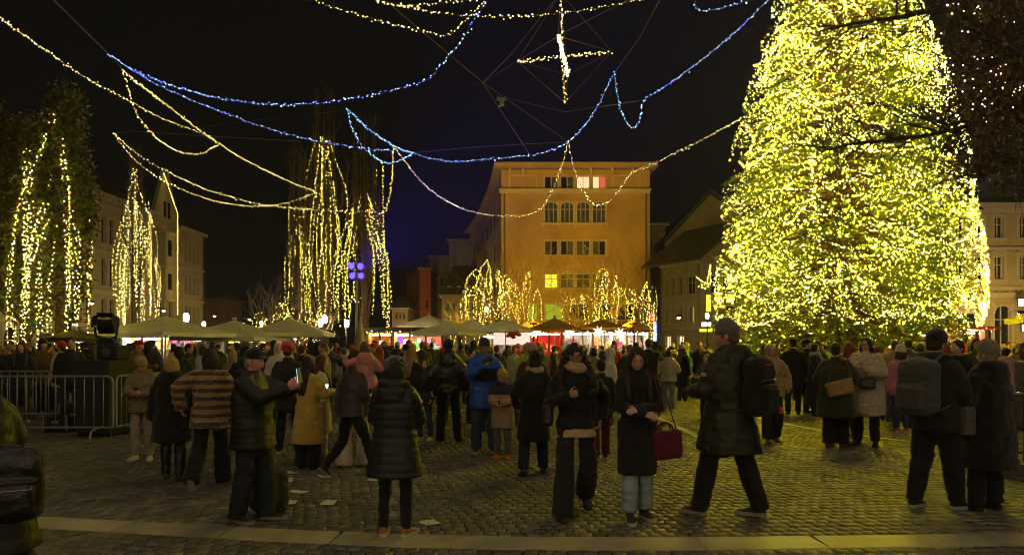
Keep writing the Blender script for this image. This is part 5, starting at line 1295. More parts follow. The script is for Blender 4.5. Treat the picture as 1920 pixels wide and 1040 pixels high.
def person(x, fy, top, label, yaw=0, sex='f', fat=1.0, skin='light', coat=None, legs=None, hair=None, hat=None,
           feet=None, arms=None, lean=0, head=(0, 0, 0), shoes=('sneaker', (.03, .03, .03), (.5, .48, .42)), scarf=None,
           face=False, glasses=False, palms=(None, None), curl=(.35, .35), vox=None, loc=None, height=None, group=None,
           seated=0.0, name='person', seed=None, hoodup=False, crowd=False, hs=1.0, lift=0.0):
    """a whole figure built at 1.75 m and scaled; local front is -y; yaw turns it (0 = towards the camera)"""
    sd = seed if seed is not None else int(x*7 + fy)
    rn = random.Random(sd)
    if loc is None: loc = gnd(x, fy)
    base_z = loc.z
    D = loc.y
    if height is None: height = (fy - top) * D / F
    hat_extra = .035 if hat and hat[0] in ('beanie', 'pompom') else (.02 if hat else .015)
    s = height / (1.75 + hat_extra)
    bv = vox or (.0094 if D < 8 else .0150 if D < 13 else .024)
    cv = .0165 if D < 8 else .0225 if D < 13 else .032
    # ---- skeleton
    shw = .185 if sex == 'm' else .165
    feet = feet or ((-.11, 0.0, 0, 0), (.11, 0.03, 0, 0))        # x, y, lift, toe-down pitch
    pel = .945 - seated
    for f in feet:
        need = math.hypot(f[0] - .095*(1 if f[0] > 0 else -1), f[1])
        pel = min(pel, .085 + f[2] + math.sqrt(max(.86**2 - need**2, .2)) + .0)
    dz = pel - .945
    la = R(lean)
    def bend(p):
        p = Vector(p); t = min(max((p.z - .93)/.22, 0), 1); a = la*t*t*(3-2*t)
        y, z = p.y, p.z - .93
        if p.z <= .93: return p + Vector((0, 0, dz))
        return Vector((p.x, y*math.cos(a) - z*math.sin(a), .93 + z*math.cos(a) + y*math.sin(a) + dz))
    sh = [bend((-shw, 0, 1.41)), bend((shw, 0, 1.41))]
    arms = arms or ((-.27, -.04, .86), (.27, -.02, .86))
    elbow = []; wrist = []
    for i, a in enumerate(arms):
        sg = -1 if i == 0 else 1
        pole = a[3] if len(a) > 3 else (sg*.7, .6, -.5)
        e, t = ik(sh[i], Vector(a[:3]) + Vector((0, 0, dz)), .29, .255, pole)
        elbow.append(e); wrist.append(t)
    hips = [Vector((-.095, 0, pel)), Vector((.095, 0, pel))]
    knee = []; ankle = []
    for i, f in enumerate(feet):
        k, a = ik(hips[i], Vector((f[0], f[1], .085 + f[2])), .435, .425, (f[0]*.4, -1, 0))
        knee.append(k); ankle.append(a)
    nb = bend((0, .01, 1.46)); hc0 = bend((0, -.005, 1.62))
    rot = Euler((R(head[0]), R(head[2]), R(head[1]))).to_matrix()   # pitch (+ = looking down), yaw, roll
    rot = Matrix.Rotation(R(head[1]), 3, 'Z') @ Matrix.Rotation(R(head[0]) + la*.5, 3, 'X') @ Matrix.Rotation(R(head[2]), 3, 'Y')
    rot0 = rot.copy(); rot = rot * hs
    pivot = bend((0, .01, 1.53)); hc = pivot + rot @ Vector((0, -.016, .102))
    # ---- body
    hw_ = 1.0 if sex == 'm' else .94
    bp = head_part(rot, hc, 1.0 if sex == 'm' else .95)
    bp.append(tube([hc + rot @ Vector((0, .018, -.05)), pivot, nb, bend((0, .0, 1.36)), bend((0, 0, 1.1)), Vector((0, 0, pel-.02))],
                   [(.052, .055), (.056, .056), (.07, .065), (.10, .075), (.08, .06), (.10, .07)], 14))
    pl = []
    for i in (0, 1):
        sg = -1 if i == 0 else 1
        bp.append(tube([bend((sg*.06, 0, 1.39)), sh[i] + Vector((0, 0, -.02)), elbow[i], wrist[i]], [.045, .034, .032, .026], 10))
        d = (wrist[i] - elbow[i]).normalized()
        pm = palms[i] or (-sg, -.2, -.1)
        bp += hand_parts(wrist[i], d, pm, -sg if False else (1 if i == 0 else -1), curl[i], hw_)
        bp.append(tube([Vector((sg*.05, 0, pel+.02)), hips[i], knee[i], ankle[i] + Vector((0, 0, -.02))], [.06, .06, .045, .032], 8))
    body = union(bp, bv, 2)
    setmat(body, M('skin_' + skin, SKIN[skin], .55, .10, 14, bump=.1, bscale=90, spec=.4))
    root = ob(name, body, None, loc + Vector((0, 0, lift)), (0, 0, R(yaw)), label, 'person', group)
    root.scale = (s, s, s)
    def child(nm, me, m=None, parent=None):
        if m is not None: setmat(me, m)
        return ob(nm, me, parent or root)
    # ---- trousers
    lg = dict(col=(.02, .02, .022), kind='cloth', thigh=.098, knee=.075, ankle=.066, hem=.075)
    lg.update(legs or {})
    tp = []
    for i in (0, 1):
        sg = -1 if i == 0 else 1
        h, k, a = hips[i], knee[i], ankle[i]
        end = a + (k - a).normalized() * (lg['hem'] - .085)
        hz_ = (coat or {}).get('hem', .82)
        u1 = .70 if hz_ < .88 else 1.0; u2 = .72 if hz_ < .70 else 1.0; u3 = .8 if hz_ < .5 else 1.0
        tp.append(tube([h + Vector((-sg*.02, .0, .06)), h + Vector((0, .005, 0)), h.lerp(k, .5), k, k.lerp(a, .45), end],
                       [(.08*fat*u1, .09*fat*u1), (lg['thigh']*fat*1.04*u1, lg['thigh']*1.12*fat*u1), lg['thigh']*.9*fat*u2, lg['knee']*u3, (lg['knee']+lg['ankle'])*.52, lg['ankle']], 14))
    tp.append(tube([(0, .01, pel-.06), (0, .01, pel), (0, .005, pel+.10), (0, 0, pel+.15)], [(.10*fat*u1, .09*fat*u1), (.155*fat*u1, .12*fat*u1), (.15*fat*u1, .11*fat*u1), (.13*fat*u1, .09*fat*u1)], 16))
    tr = union(tp, cv, 4, wrinkle(sd, .009 if not crowd else .004, 8, 1.8))
    child('trousers', tr, cloth(lg['col'], lg['kind']))
    # ---- jacket or coat
    c = dict(col=(.015, .015, .016), kind='cloth', hem=.82, quilt=0, puff=1.0, collar=True, hood=False, flare=0.0, cuff=.056, sleeve=1.0, wr=.006)
    c.update(coat or {})
    if sex == 'm':
        prof = [(.30,.23,.18),(.45,.225,.175),(.62,.215,.168),(.78,.205,.16),(.92,.198,.15),(1.06,.192,.143),(1.2,.208,.148),(1.32,.216,.140),(1.39,.198,.120),(1.44,.145,.098),(1.485,.088,.084)]
    else:
        prof = [(.30,.225,.18),(.45,.22,.175),(.62,.215,.17),(.78,.208,.165),(.92,.196,.152),(1.06,.172,.138),(1.2,.184,.145),(1.32,.192,.135),(1.39,.178,.115),(1.44,.13,.092),(1.485,.082,.080)]
    pf = np.array(prof)
    rings = []
    zz = np.arange(c['hem'], 1.48, .045).tolist() + [1.485]
    st = max(abs(f[1]) for f in feet)
    ym = sum(f[1] for f in feet)/2
    for z in zz:
        a_, b_ = np.interp(z, pf[:,0], pf[:,1]), np.interp(z, pf[:,0], pf[:,2])
        low = min(max((.95 - z)/.5, 0), 1)
        pu = (1 + (c['puff']-1)*min(1, max(0, (1.47-z)/.08)))
        fz = 1 + (fat-1)*min(1, max(0, (1.42-z)/.15))
        a_ = (a_*fz + c['flare']*low)*pu; b_ = (b_*fz + c['flare']*low + st*.35*low)*pu
        rings.append((bend((0, (.008 if z < 1.3 else .0) + ym*low*.4, z)), (a_, b_)))
    if c['collar']:
        for z, r_ in ((1.50, .080), (1.535, .078)):
            rings.append((bend((0, .004, z)), (r_*(1.0 if sex == 'm' else .95)*c.get('cw', 1), r_*1.0*c.get('cw', 1))))
    jp = [tube([r[0] for r in rings], [r[1] for r in rings], 24)]
    slv = []
    for i in (0, 1):
        sg = -1 if i == 0 else 1
        p = c['puff']*c['sleeve']
        e, wv = elbow[i], wrist[i]
        endp = wv + (wv - e).normalized()*.02
        jp.append(tube([bend((sg*.07, 0, 1.385)), sh[i] + Vector((-sg*.02, 0, -.012)), sh[i].lerp(e, .4), e, e.lerp(wv, .5), endp],
                       [.082*p, .083*p*min(fat, 1.15), .078*p, .068*p, .062*p, c['cuff']], 14))
        slv += [(sh[i], e), (e, wv)]
    if c['hem'] < .86:
        for i in (0, 1):
            sg = -1 if i == 0 else 1
            hz = c['hem'] + dz; h, k, a = hips[i], knee[i], ankle[i]
            if hz >= k.z: q2 = h.lerp(k, min(1, max(0, (h.z-hz)/max(h.z-k.z, .05))))
            else: q2 = k.lerp(a, min(1, (k.z-hz)/max(k.z-a.z, .05)))
            q2.z = hz
            pts_ = [h + Vector((0, 0, .06)), h.lerp(q2, .5) if hz >= k.z else k + Vector((0, 0, .0)), q2]
            rr_ = (lg['thigh']*fat + .026)*c['puff']
            jp.append(tube(pts_, [(rr_*.95, rr_*1.05), (rr_*.97, rr_*1.02), (rr_*.95, rr_)], 14))
    if c['hood']:
        hs_ = c.get('hoodsize', 1.0)
        jp.append(tube([bend((-.10, -.06, 1.47)), bend((-.115, .02, 1.50)), bend((-.075, .09, 1.50)), bend((0, .115, 1.495)), bend((.075, .09, 1.50)), bend((.115, .02, 1.50)), bend((.10, -.06, 1.47))],
                       [v*hs_ for v in (.03, .046, .055, .06, .055, .046, .03)], 10))
        jp.append(ellip(bend((0, .115, 1.41)), (.115*hs_, .06*hs_, .10*hs_), 12, 8))
    if hoodup:
        jp.append(ellip(hc + rot @ Vector((0, .03, .012)), (.108, .118, .142), 16, 12, rot))
        jp.append(tube([pivot + Vector((0, .02, .06)), nb], [.09, .10], 12))
    if c.get('extra'): jp += c['extra'](bend, sh, elbow, wrist, hc, rot)
    q = c['quilt']
    segs = [(np.array(a), np.array(b)) for a, b in slv]
    wk = wrinkle(sd+3, c['wr'], 9, 1.3)
    fur = c['kind'] == 'fur'
    la_, dz_ = la, dz
    def disp(co, no):
        o = wk(co, no)
        if q:
            tq = co[:, 2] / q
            best = np.full(len(co), .105)
            acc = 0
            for a, b in segs:
                ab = b - a; L = np.linalg.norm(ab); t = np.clip(((co - a) @ ab)/L/L, 0, 1)
                dd = np.linalg.norm(co - a - t[:, None]*ab, axis=1)
                near = (dd < best) & (np.abs(co[:, 0]) > .135)
                tq = np.where(near, (acc + t*L)/q, tq); best = np.where(near, dd, best); acc += L
            amp = c.get('qamp', .011)*(.75 + .5*vnoise(co, 5, sd+7))
            tq = tq + .16*vnoise(co, 4.5, sd+11)
            o = o*.6 + amp*(np.abs(np.sin(np.pi*tq))**.55 - .75)
        if fur:
            o = o + .012*vnoise(co, 45, sd) + .008*vnoise(co, 90, sd+1)
        return o
    jv = cv if not (fur and D < 10) else .013
    jm = union(jp, jv, 3, disp)
    mat = c.get('mat') or cloth(c['col'], c['kind'])
    jk = child(c.get('name', 'jacket' if c['hem'] > .7 else 'coat'), jm, mat)
    # ---- shoes
    if shoes and not crowd:
        up, so = shoe_meshes(shoes[0])
        for i, f in enumerate(feet):
            sg = -1 if i == 0 else 1
            u2 = up if not up.materials else up.copy(); s2 = so if not so.materials else so.copy()
            setmat(u2, cloth(shoes[1], 'leather' if shoes[0] == 'boot' else 'cloth')); setmat(s2, M('sole_%02d_%02d_%02d' % tuple(int(v*99) for v in shoes[2]), shoes[2], .7, .1))
            so_o = ob('shoe', u2, root, ankle[i] + Vector((0, 0, 0)), (R(f[3]), 0, R(f[4] if len(f) > 4 else sg*12)))
            m = Euler((R(f[3]), 0, 0)).to_matrix()
            so_o.location = ankle[i] - (Euler((R(f[3]), 0, R(f[4] if len(f) > 4 else sg*12))).to_matrix() @ Vector((0, .03, .085)))
            ob('sole', s2, so_o)
    # ---- hair and headwear
    hv = .0095 if D < 9 else .014 if D < 14 else .020
    H = lambda x_, y_, z_: hc + rot @ Vector((x_, y_, z_))
    if hair:
        hk, hcol = hair
        hp = []
        if hk == 'bald': hp = []
        else:
            hp.append(ellip(H(0, .013, .025), (.084, .098, .112), 18, 14, rot))
        if hk == 'short':
            hp.append(ellip(H(0, .05, -.03), (.068, .055, .06), 12, 8, rot))
        if hk == 'fringe':
            hp.append(ellip(H(0, .012, .035), (.088, .107, .102), 18, 14, rot))
            hp.append(ellip(H(0, .045, -.03), (.072, .06, .07), 12, 8, rot))
        if hk in ('bob', 'long', 'curly', 'longback'):
            w_ = 1.0 if hk != 'curly' else 1.45
            hp.append(tube([H(0, .03, .04), H(0, .045, -.06), H(0, .055, -.14)], [(.088*w_, .07), (.09*w_, .06*w_), (.08*w_, .045)], 14))
            for sx in (-1, 1):
                hp.append(tube([H(sx*.05, .0, .07), H(sx*.078, -.012, .0), H(sx*.080*w_, -.01, -.08), H(sx*.074*w_, .0, -.135)], [.03, .024*w_, .03*w_, .022*w_], 9))
        if hk == 'bob' and hair[0] == 'bob':
            hp.append(ellip(H(0, .03, -.03), (.104, .09, .105), 14, 10, rot))
        if hk in ('long', 'curly', 'longback'):
            w_ = 1.0 if hk != 'curly' else 1.5
            b1_, b2_ = bend((0, .125, 1.42)), bend((0, .15, 1.24))
            hp.append(tube([H(0, .05, -.05), b1_, b2_, bend((0, .145, 1.14))], [(.088*w_, .05), (.11*w_, .04*w_), (.10*w_, .032), (.05*w_, .015)], 14))
            if hk != 'longback':
                for sx in (-1, 1):
                    hp.append(tube([H(sx*.078, .0, -.03), H(sx*.088*w_, -.01, -.12), bend((sx*.115*w_, -.085, 1.40)), bend((sx*.11*w_, -.135, 1.27)), bend((sx*.10, -.145, 1.20))],
                                   [.028*w_, .033*w_, .036*w_, .03*w_, .014], 10))
        if hk == 'bun': hp.append(ellip(H(0, .09, .07), (.04, .04, .04), 10, 8))
        am = {'curly': .022}.get(hk, .005)
        def hd(co, no):
            loc_ = (co - np.array(hc))
            if hk == 'curly': return am*vnoise(co, 32, sd) + .008*vnoise(co, 60, sd+2)
            ang = np.arctan2(loc_[:, 0], loc_[:, 1])
            P = np.stack([ang*9, co[:, 2]*5, loc_[:, 0]*25], 1)
            return am*vnoise(P, 1.3, sd) + .003*vnoise(co, 70, sd)
        if hp: child('hair', union(hp, hv, 1, hd), hair_mat(hcol))
    if hat:
        kind, hcol = hat[0], hat[1]
        tr_ = rot @ Matrix.Rotation(R(hat[2] if len(hat) > 2 else -8), 3, 'X')
        o_ = hc + rot @ Vector((0, .006, .028))
        T = lambda x_, y_, z_: o_ + tr_ @ Vector((x_, y_, z_))
        hp = []
        sd_ = (tr_ @ Vector((1, 0, 0))).normalized()
        tb = lambda pts, rr, n_, sdv: tube(pts, [(a_*hs, b_*hs) for a_, b_ in rr], n_, sdv)
        if kind in ('beanie', 'pompom'):
            hp.append(tb([T(0, 0, -.012), T(0, 0, .0), T(0, 0, .045), T(0, 0, .052)], [(.084, .104), (.092, .112), (.092, .112), (.086, .106)], 22, sd_))
            hp.append(tb([T(0, 0, .04), T(0, .002, .075), T(0, .008, .105), T(0, .014, .125), T(0, .018, .135)], [(.089, .108), (.087, .103), (.070, .084), (.042, .052), (.014, .016)], 22, sd_))
            if kind == 'pompom': hp.append(ellip(T(0, .03, .15), (.04, .04, .04), 10, 8))
        elif kind == 'cap':
            hp.append(tb([T(0, 0, -.01), T(0, 0, .04), T(0, .004, .075), T(0, .008, .098), T(0, .01, .106)], [(.086, .105), (.086, .103), (.074, .09), (.045, .055), (.012, .014)], 22, sd_))
            hp.append(tb([T(0, -.07, .008), T(0, -.11, .004), T(0, -.15, -.006), T(0, -.165, -.01)], [(.07, .012), (.074, .009), (.062, .008), (.03, .007)], 12, sd_))
        elif kind == 'beret':
            hp.append(ellip(T(.01, .02, .045), (.118, .125, .062), 18, 10, tr_))
        elif kind == 'furhat':
            hp.append(ellip(T(0, .0, .03), (.115, .125, .105), 18, 12, tr_))
        elif kind == 'bandana':
            hp.append(ellip(T(0, .01, .0), (.092, .112, .095), 16, 12, tr_))
        def kd(co, no):
            l = (co - np.array(o_)); a = np.arctan2(l[:, 0], l[:, 1])
            if kind in ('furhat', 'beret'): return .010*vnoise(co, 38, sd) + .008*vnoise(co, 75, sd)
            if kind in ('beanie', 'pompom'): return .0022*np.sin(a*44) + .003*vnoise(co, 22, sd)
            return .002*vnoise(co, 20, sd)
        child('hat', union(hp, hv, 2, kd), cloth(hcol, {'cap': 'cloth', 'furhat': 'fur', 'beret': 'fur'}.get(kind, 'knit')))
    if scarf:
        hp = [tube([bend((.085*math.cos(a), .085*math.sin(a)-.005, 1.505 + .015*math.sin(a*2+1))) for a in np.linspace(0, 2*math.pi, 15)], [(.036, .05)]*15, 10, (0, 0, 1))]
        hp.append(tube([bend((.082*math.cos(a), .078*math.sin(a)-.01, 1.535 + .01*math.cos(a*3))) for a in np.linspace(0, 2*math.pi, 15)], [.03]*15, 9, (0, 0, 1)))
        if len(scarf) > 1: hp.append(tube([bend((.05, -.09, 1.50)), bend((.06, -.15, 1.38)), bend((.055, -.165, 1.22)), bend((.05, -.16, 1.10))], [(.05, .03), (.055, .022), (.06, .02), (.06, .014)], 10))
        child('scarf', union(hp, cv*.8, 2, wrinkle(sd+9, .01, 16, .8)), cloth(scarf[0], 'knit'))
    if face:
        iris = M('iris', (.03, .02, .015), .2); wh = M('eye_white', (.55, .52, .48), .3)
        lipm = M('lips_' + skin, tuple(v*k for v, k in zip(SKIN[skin], (.85, .5, .5))), .45)
        bro = hair_mat(hair[1]) if hair else hair_mat((.05, .03, .02))
        fx = .95 if sex != 'm' else 1.0
        shut = face == 'down'
        for sx in (-1, 1):
            e = MB().add(*ellip((0, 0, 0), (.0145, .008, .006 if not shut else .003), 10, 8)).ob('eye', wh if not shut else iris, root, True)
            e.location = H(sx*.031*fx, -.0775, .010); e.rotation_euler = rot0.to_euler()
            if not shut:
                i2 = MB().add(*ellip((0, -.005, 0), (.006, .0045, .006), 8, 6)).ob('iris', iris, e, True)
            b = MB().tube([(-.018, .003, 0), (0, -.002, .004), (.018, .004, .0)], [.003, .0038, .0025], 6).ob('eyebrow', bro, root, True)
            b.location = H(sx*.032*fx, -.0905, .030); b.rotation_euler = rot0.to_euler()
        l = MB().tube([(-.024, .008, .001), (-.012, .0, .003), (0, -.002, .001), (.012, .0, .003), (.024, .008, .001)], [.003, .006, .0065, .006, .003], 8).ob('lips', lipm, root, True)
        l.location = H(0, -.0985, -.0615); l.rotation_euler = rot0.to_euler()
    if glasses:
        g = MB()
        for sx in (-1, 1):
            ring = [(sx*.034 + .027*math.cos(a), -.004*abs(math.cos(a)), .022*math.sin(a)) for a in np.linspace(0, 2*math.pi, 17)]
            g.tube(ring, .0028, 5, (0, 1, 0), False)
            g.tube([(sx*.061, 0, .008), (sx*.080, .03, .01), (sx*.083, .10, .004)], .0025, 5)
        g.tube([(-.009, 0, .004), (0, -.003, .007), (.009, 0, .004)], .0025, 5)
        go = g.ob('glasses', M('glasses_frame', (.02, .015, .012), .3), root, True)
        go.location = H(0, -.104, .008); go.rotation_euler = rot0.to_euler()
    info = dict(root=root, s=s, bend=bend, sh=sh, elbow=elbow, wrist=wrist, hc=hc, rot=rot, loc=loc, yaw=R(yaw), hips=hips, ankle=ankle)
    def world(p):
        return Matrix.Rotation(R(yaw), 3, 'Z') @ (Vector(p)*s) + loc + Vector((0, 0, lift))
    info['world'] = world
    return info
def put(o, info, p, rot=(0, 0, 0)):
    """stand a separate thing at a body-local point of a person"""
    o.location = info['world'](p); o.rotation_euler = (rot[0], rot[1], rot[2] + info['yaw']); o.scale = (info['s'],)*3
    return o
def phone(info, side, label, tilt=(R(-20), 0, 0), lit=True, off=(0, -.035, .05)):
    p = info['wrist'][side] + Vector(off)
    V, Fc = rbox((.075, .009, .155), .004, 1)
    r = MB().add(V, Fc).ob('phone', M('phone_case', (.02, .02, .022), .3), None, label=label, cat='phone')
    sm = lamp_mat('phone_screen_light', (.45, .65, 1.0), 1.6) if lit else M('phone_glass', (.01, .01, .012), .1)
    MB().box((0, .0058, 0), (.066, .002, .142)).ob('screen', sm, r)
    lens = MB()
    for k in (0, 1): lens.lathe([(.007, 0), (.007, .002), (.005, .003)], 8, (0, 0, 0))
    lo = MB().add(*ellip((.02, -.005, .055), (.012, .003, .016), 8, 6)).ob('lens', M('phone_glass', (.01, .01, .012), .1), r)
    return put(r, info, p, tilt)
# ================================================================ bags and clothes with their own patterns
def zsplit(name, a, b, z, rough=.6):
    if name in MATS: return MATS[name]
    m = M(name, a, rough, .12, 5, bump=.2, bscale=60); n = m.node_tree; p = n.nodes['Principled BSDF']
    tc = n.nodes.new('ShaderNodeTexCoord'); sx = n.nodes.new('ShaderNodeSeparateXYZ'); n.links.new(tc.outputs['Object'], sx.inputs[0])
    gt = n.nodes.new('ShaderNodeMath'); gt.operation = 'GREATER_THAN'; gt.inputs[1].default_value = z; n.links.new(sx.outputs['Z'], gt.inputs[0])
    mx = n.nodes.new('ShaderNodeMix'); mx.data_type = 'RGBA'; mx.inputs[6].default_value = (*a, 1); mx.inputs[7].default_value = (*b, 1)
    n.links.new(gt.outputs[0], mx.inputs[0]); n.links.new(mx.outputs[2], p.inputs['Base Color'])
    return m
def banded(name, a, b, period, wob=.015, sharp=(.35, .6), rough=.9):
    if name in MATS: return MATS[name]
    m = M(name, a, rough, .2, 30, bump=.8, bscale=110, sheen=.4); n = m.node_tree; p = n.nodes['Principled BSDF']
    tc = n.nodes.new('ShaderNodeTexCoord'); sx = n.nodes.new('ShaderNodeSeparateXYZ'); n.links.new(tc.outputs['Object'], sx.inputs[0])
    nz = n.nodes.new('ShaderNodeTexNoise'); nz.inputs['Scale'].default_value = 14; n.links.new(tc.outputs['Object'], nz.inputs['Vector'])
    ma = n.nodes.new('ShaderNodeMath'); ma.operation = 'MULTIPLY_ADD'; ma.inputs[1].default_value = wob*2; n.links.new(nz.outputs['Fac'], ma.inputs[0]); n.links.new(sx.outputs['Z'], ma.inputs[2])
    mu = n.nodes.new('ShaderNodeMath'); mu.operation = 'MULTIPLY'; mu.inputs[1].default_value = 2*math.pi/period; n.links.new(ma.outputs[0], mu.inputs[0])
    si = n.nodes.new('ShaderNodeMath'); si.operation = 'SINE'; n.links.new(mu.outputs[0], si.inputs[0])
    mr = n.nodes.new('ShaderNodeMapRange'); mr.inputs['From Min'].default_value = sharp[0]*2-1; mr.inputs['From Max'].default_value = sharp[1]*2-1; n.links.new(si.outputs[0], mr.inputs['Value'])
    mx = n.nodes.new('ShaderNodeMix'); mx.data_type = 'RGBA'; mx.inputs[6].default_value = (*b, 1); mx.inputs[7].default_value = (*a, 1)
    n.links.new(mr.outputs['Result'], mx.inputs[0]); n.links.new(mx.outputs[2], p.inputs['Base Color'])
    return m
def backpack(info, label, col, size=(.31, .17, .46), pos=(0, .235, 1.19), kind='cloth', accent=None, loc=None, rot=(0, 0, 0), straps=True):
    w_, d_, h_ = size
    r = ob('backpack', None, None, None, None, label, 'backpack')
    m = cloth(col, kind)
    ob('body', setmat(union([rbox((w_, d_, h_), .07, 3), ellip((0, 0, h_*.40), (w_*.46, d_*.46, h_*.16), 14, 8)], .014, 3, wrinkle(3, .008, 9)), m), r)
    ob('pocket', setmat(union([xf(rbox((w_*.8, d_*.5, h_*.48), .05, 3), Matrix.Translation((0, d_*.5, -h_*.18)))], .013, 2, wrinkle(5, .006, 10)), m), r)
    z_ = MB(); z_.tube([(-w_*.42, d_*.52, h_*.10), (-w_*.3, d_*.56, h_*.13), (w_*.3, d_*.56, h_*.13), (w_*.42, d_*.52, h_*.10)], .006, 5); z_.tube([(-w_*.36, d_*.78, -h_*.02), (w_*.36, d_*.78, -h_*.02)], .005, 5)
    z_.ob('zip', M('zip_metal', (.35, .33, .25), .3, metal=.9), r)
    MB().tube([(-.05, -.02, h_*.5), (-.04, -.02, h_*.56), (.04, -.02, h_*.56), (.05, -.02, h_*.5)], .012, 6).ob('handle', m, r)
    if straps:
        for sx in (-1, 1):
            MB().tube(crom([(sx*.07, -d_*.45, h_*.42), (sx*.10, -d_*.8, h_*.60), (sx*.12, -.30, h_*.56), (sx*.14, -.43, h_*.25), (sx*.16, -.40, -h_*.1), (sx*.17, -.2, -h_*.34), (sx*.14, -d_*.4, -h_*.42)], 4), [(.03, .009)]*25, 6, (1, 0, 0)).ob('strap', m, r)
    if accent:
        for a in accent: MB().box(a[:3], a[3:]).ob('patch', M('accent_red', (.6, .03, .03), .6), r)
    if info: put(r, info, pos, rot)
    else: r.location = loc; r.rotation_euler = rot
    return r
def handbag(info, label, col, size, pos, rot=(0, 0, 0), strap_to=None, kind='leather', handles=True, name='handbag', strapcol=None, flap=None):
    w_, d_, h_ = size
    r = ob(name, None, None, None, None, label, 'bag')
    m = cloth(col, kind); sm = cloth(strapcol or col, kind)
    ob('body', setmat(union([rbox((w_, d_, h_), min(d_*.45, .04), 3)], .010, 2, wrinkle(4, .006, 12)), m), r)
    MB().tube([(-w_*.44, 0, h_*.49), (w_*.44, 0, h_*.49)], .007, 5).ob('zip', M('zip_metal', (.35, .33, .25), .3, metal=.9), r)
    if handles:
        for sy in (-1, 1): MB().tube(crom([(-w_*.2, sy*d_*.35, h_*.42), (-w_*.17, sy*d_*.3, h_*.66), (0, sy*d_*.25, h_*.76), (w_*.17, sy*d_*.3, h_*.66), (w_*.2, sy*d_*.35, h_*.42)], 4), .010, 6).ob('handle', m, r)
    put(r, info, pos, rot)
    if strap_to:
        inv = Matrix.LocRotScale(Vector(pos), Euler(rot), None).inverted()
        for k_, (pts, wd) in enumerate(strap_to): MB().tube([inv @ Vector(p) for p in crom(pts, 4)], [(wd, .005)]*(4*(len(pts)-1)+1), 6, (0, 1, 0)).ob('strap', sm, r)
    for sx in (-1, 1): MB().tube([(sx*w_*.5+.012*math.cos(a), 0, h_*.42+.012*math.sin(a)) for a in np.linspace(0, 6.28, 9)], .004, 5).ob('ring', M('zip_metal', (.35, .33, .25)), r)
    return r
BLK = (.014, .0135, .013)
# ================================================================ the people one can tell apart
# bulky parka at the left edge
a = person(0, 0, 0, 'person in bulky olive parka cut by the left edge, seen from behind', yaw=208, sex='m', fat=1.02, height=1.60, loc=Vector((-3.08, 4.4, 0)), vox=.012,
           coat=dict(col=(.022, .020, .009), kind='puffer', hem=.40, hood=True, hoodsize=1.5, puff=1.10, quilt=.17, qamp=.012), hat=('pompom', (.5, .05, .04)), hair=('short', (.05, .03, .02)), legs=dict(col=BLK), arms=((-.12, -.32, 1.02), (.12, -.32, 1.02)))
backpack(a, 'shiny black leather backpack on the olive parka', (.012, .012, .012), (.36, .19, .46), (-.02, .32, .90), 'leather', straps=False)
a['root'].rotation_euler = (0, R(11), R(208))
# man reading his phone by the barrier
a = person(268, 861, 665, 'man in tan puffer and beige beanie reading his phone by the barrier', yaw=8, sex='m', skin='tan', coat=dict(col=(.19, .145, .06), kind='puffer', hem=.80, quilt=.15, qamp=.010, puff=1.1, hood=True),
           legs=dict(col=(.30, .25, .17), ankle=.07, knee=.088), shoes=('high', (.5, .45, .36), (.5, .46, .38)), hat=('beanie', (.36, .27, .12)), hair=('short', (.02, .015, .01)), face='down', head=(28, -6, 0),
           arms=((-.05, -.27, 1.14), (.07, -.26, 1.13)), palms=((.9, -.3, .2), (-.9, -.3, .2)), curl=(.7, .7), feet=((-.12, 0, 0, 0), (.13, -.03, 0, 0)))
phone(a, 1, 'dark phone in the hands of the man in the beige beanie', tilt=(R(40), 0, 0), lit=False, off=(-.06, -.05, .06))
# blonde woman, black coat with fur hood
a = person(322, 899, 667, 'blonde woman in black coat with fur hood seen from behind', yaw=188, coat=dict(col=BLK, hem=.56, hood=True, hoodsize=1.1, flare=.015, puff=1.08, wr=.01), hair=('bob', (.42, .28, .085)), fat=1.1,
           scarf=((.10, .075, .045),), legs=dict(col=BLK, kind='leather', ankle=.06, knee=.075), shoes=('boot', (.02, .02, .02), (.03, .03, .03)), arms=((-.27, .02, .95), (.30, -.02, .86)), feet=((-.12, .04, 0, 0), (.10, -.08, 0, 0)))
# striped fur jacket
a = person(395, 910, 650, 'woman in banded brown fur jacket walking away', yaw=183, coat=dict(kind='fur', hem=.76, puff=1.16, quilt=.105, qamp=.016, mat=banded('fur_bands', (.36, .21, .058), (.06, .03, .011), .105), cuff=.075, sleeve=1.1), hair=('bob', (.018, .011, .007)),
           legs=dict(ankle=.105, knee=.088, col=(.013, .013, .014), hem=.03), shoes=('sneaker', (.35, .3, .2), (.42, .36, .24)), feet=((-.10, -.16, 0, 0), (.13, .28, .06, 55)), arms=((-.28, -.05, .90), (.34, .08, 1.02)))
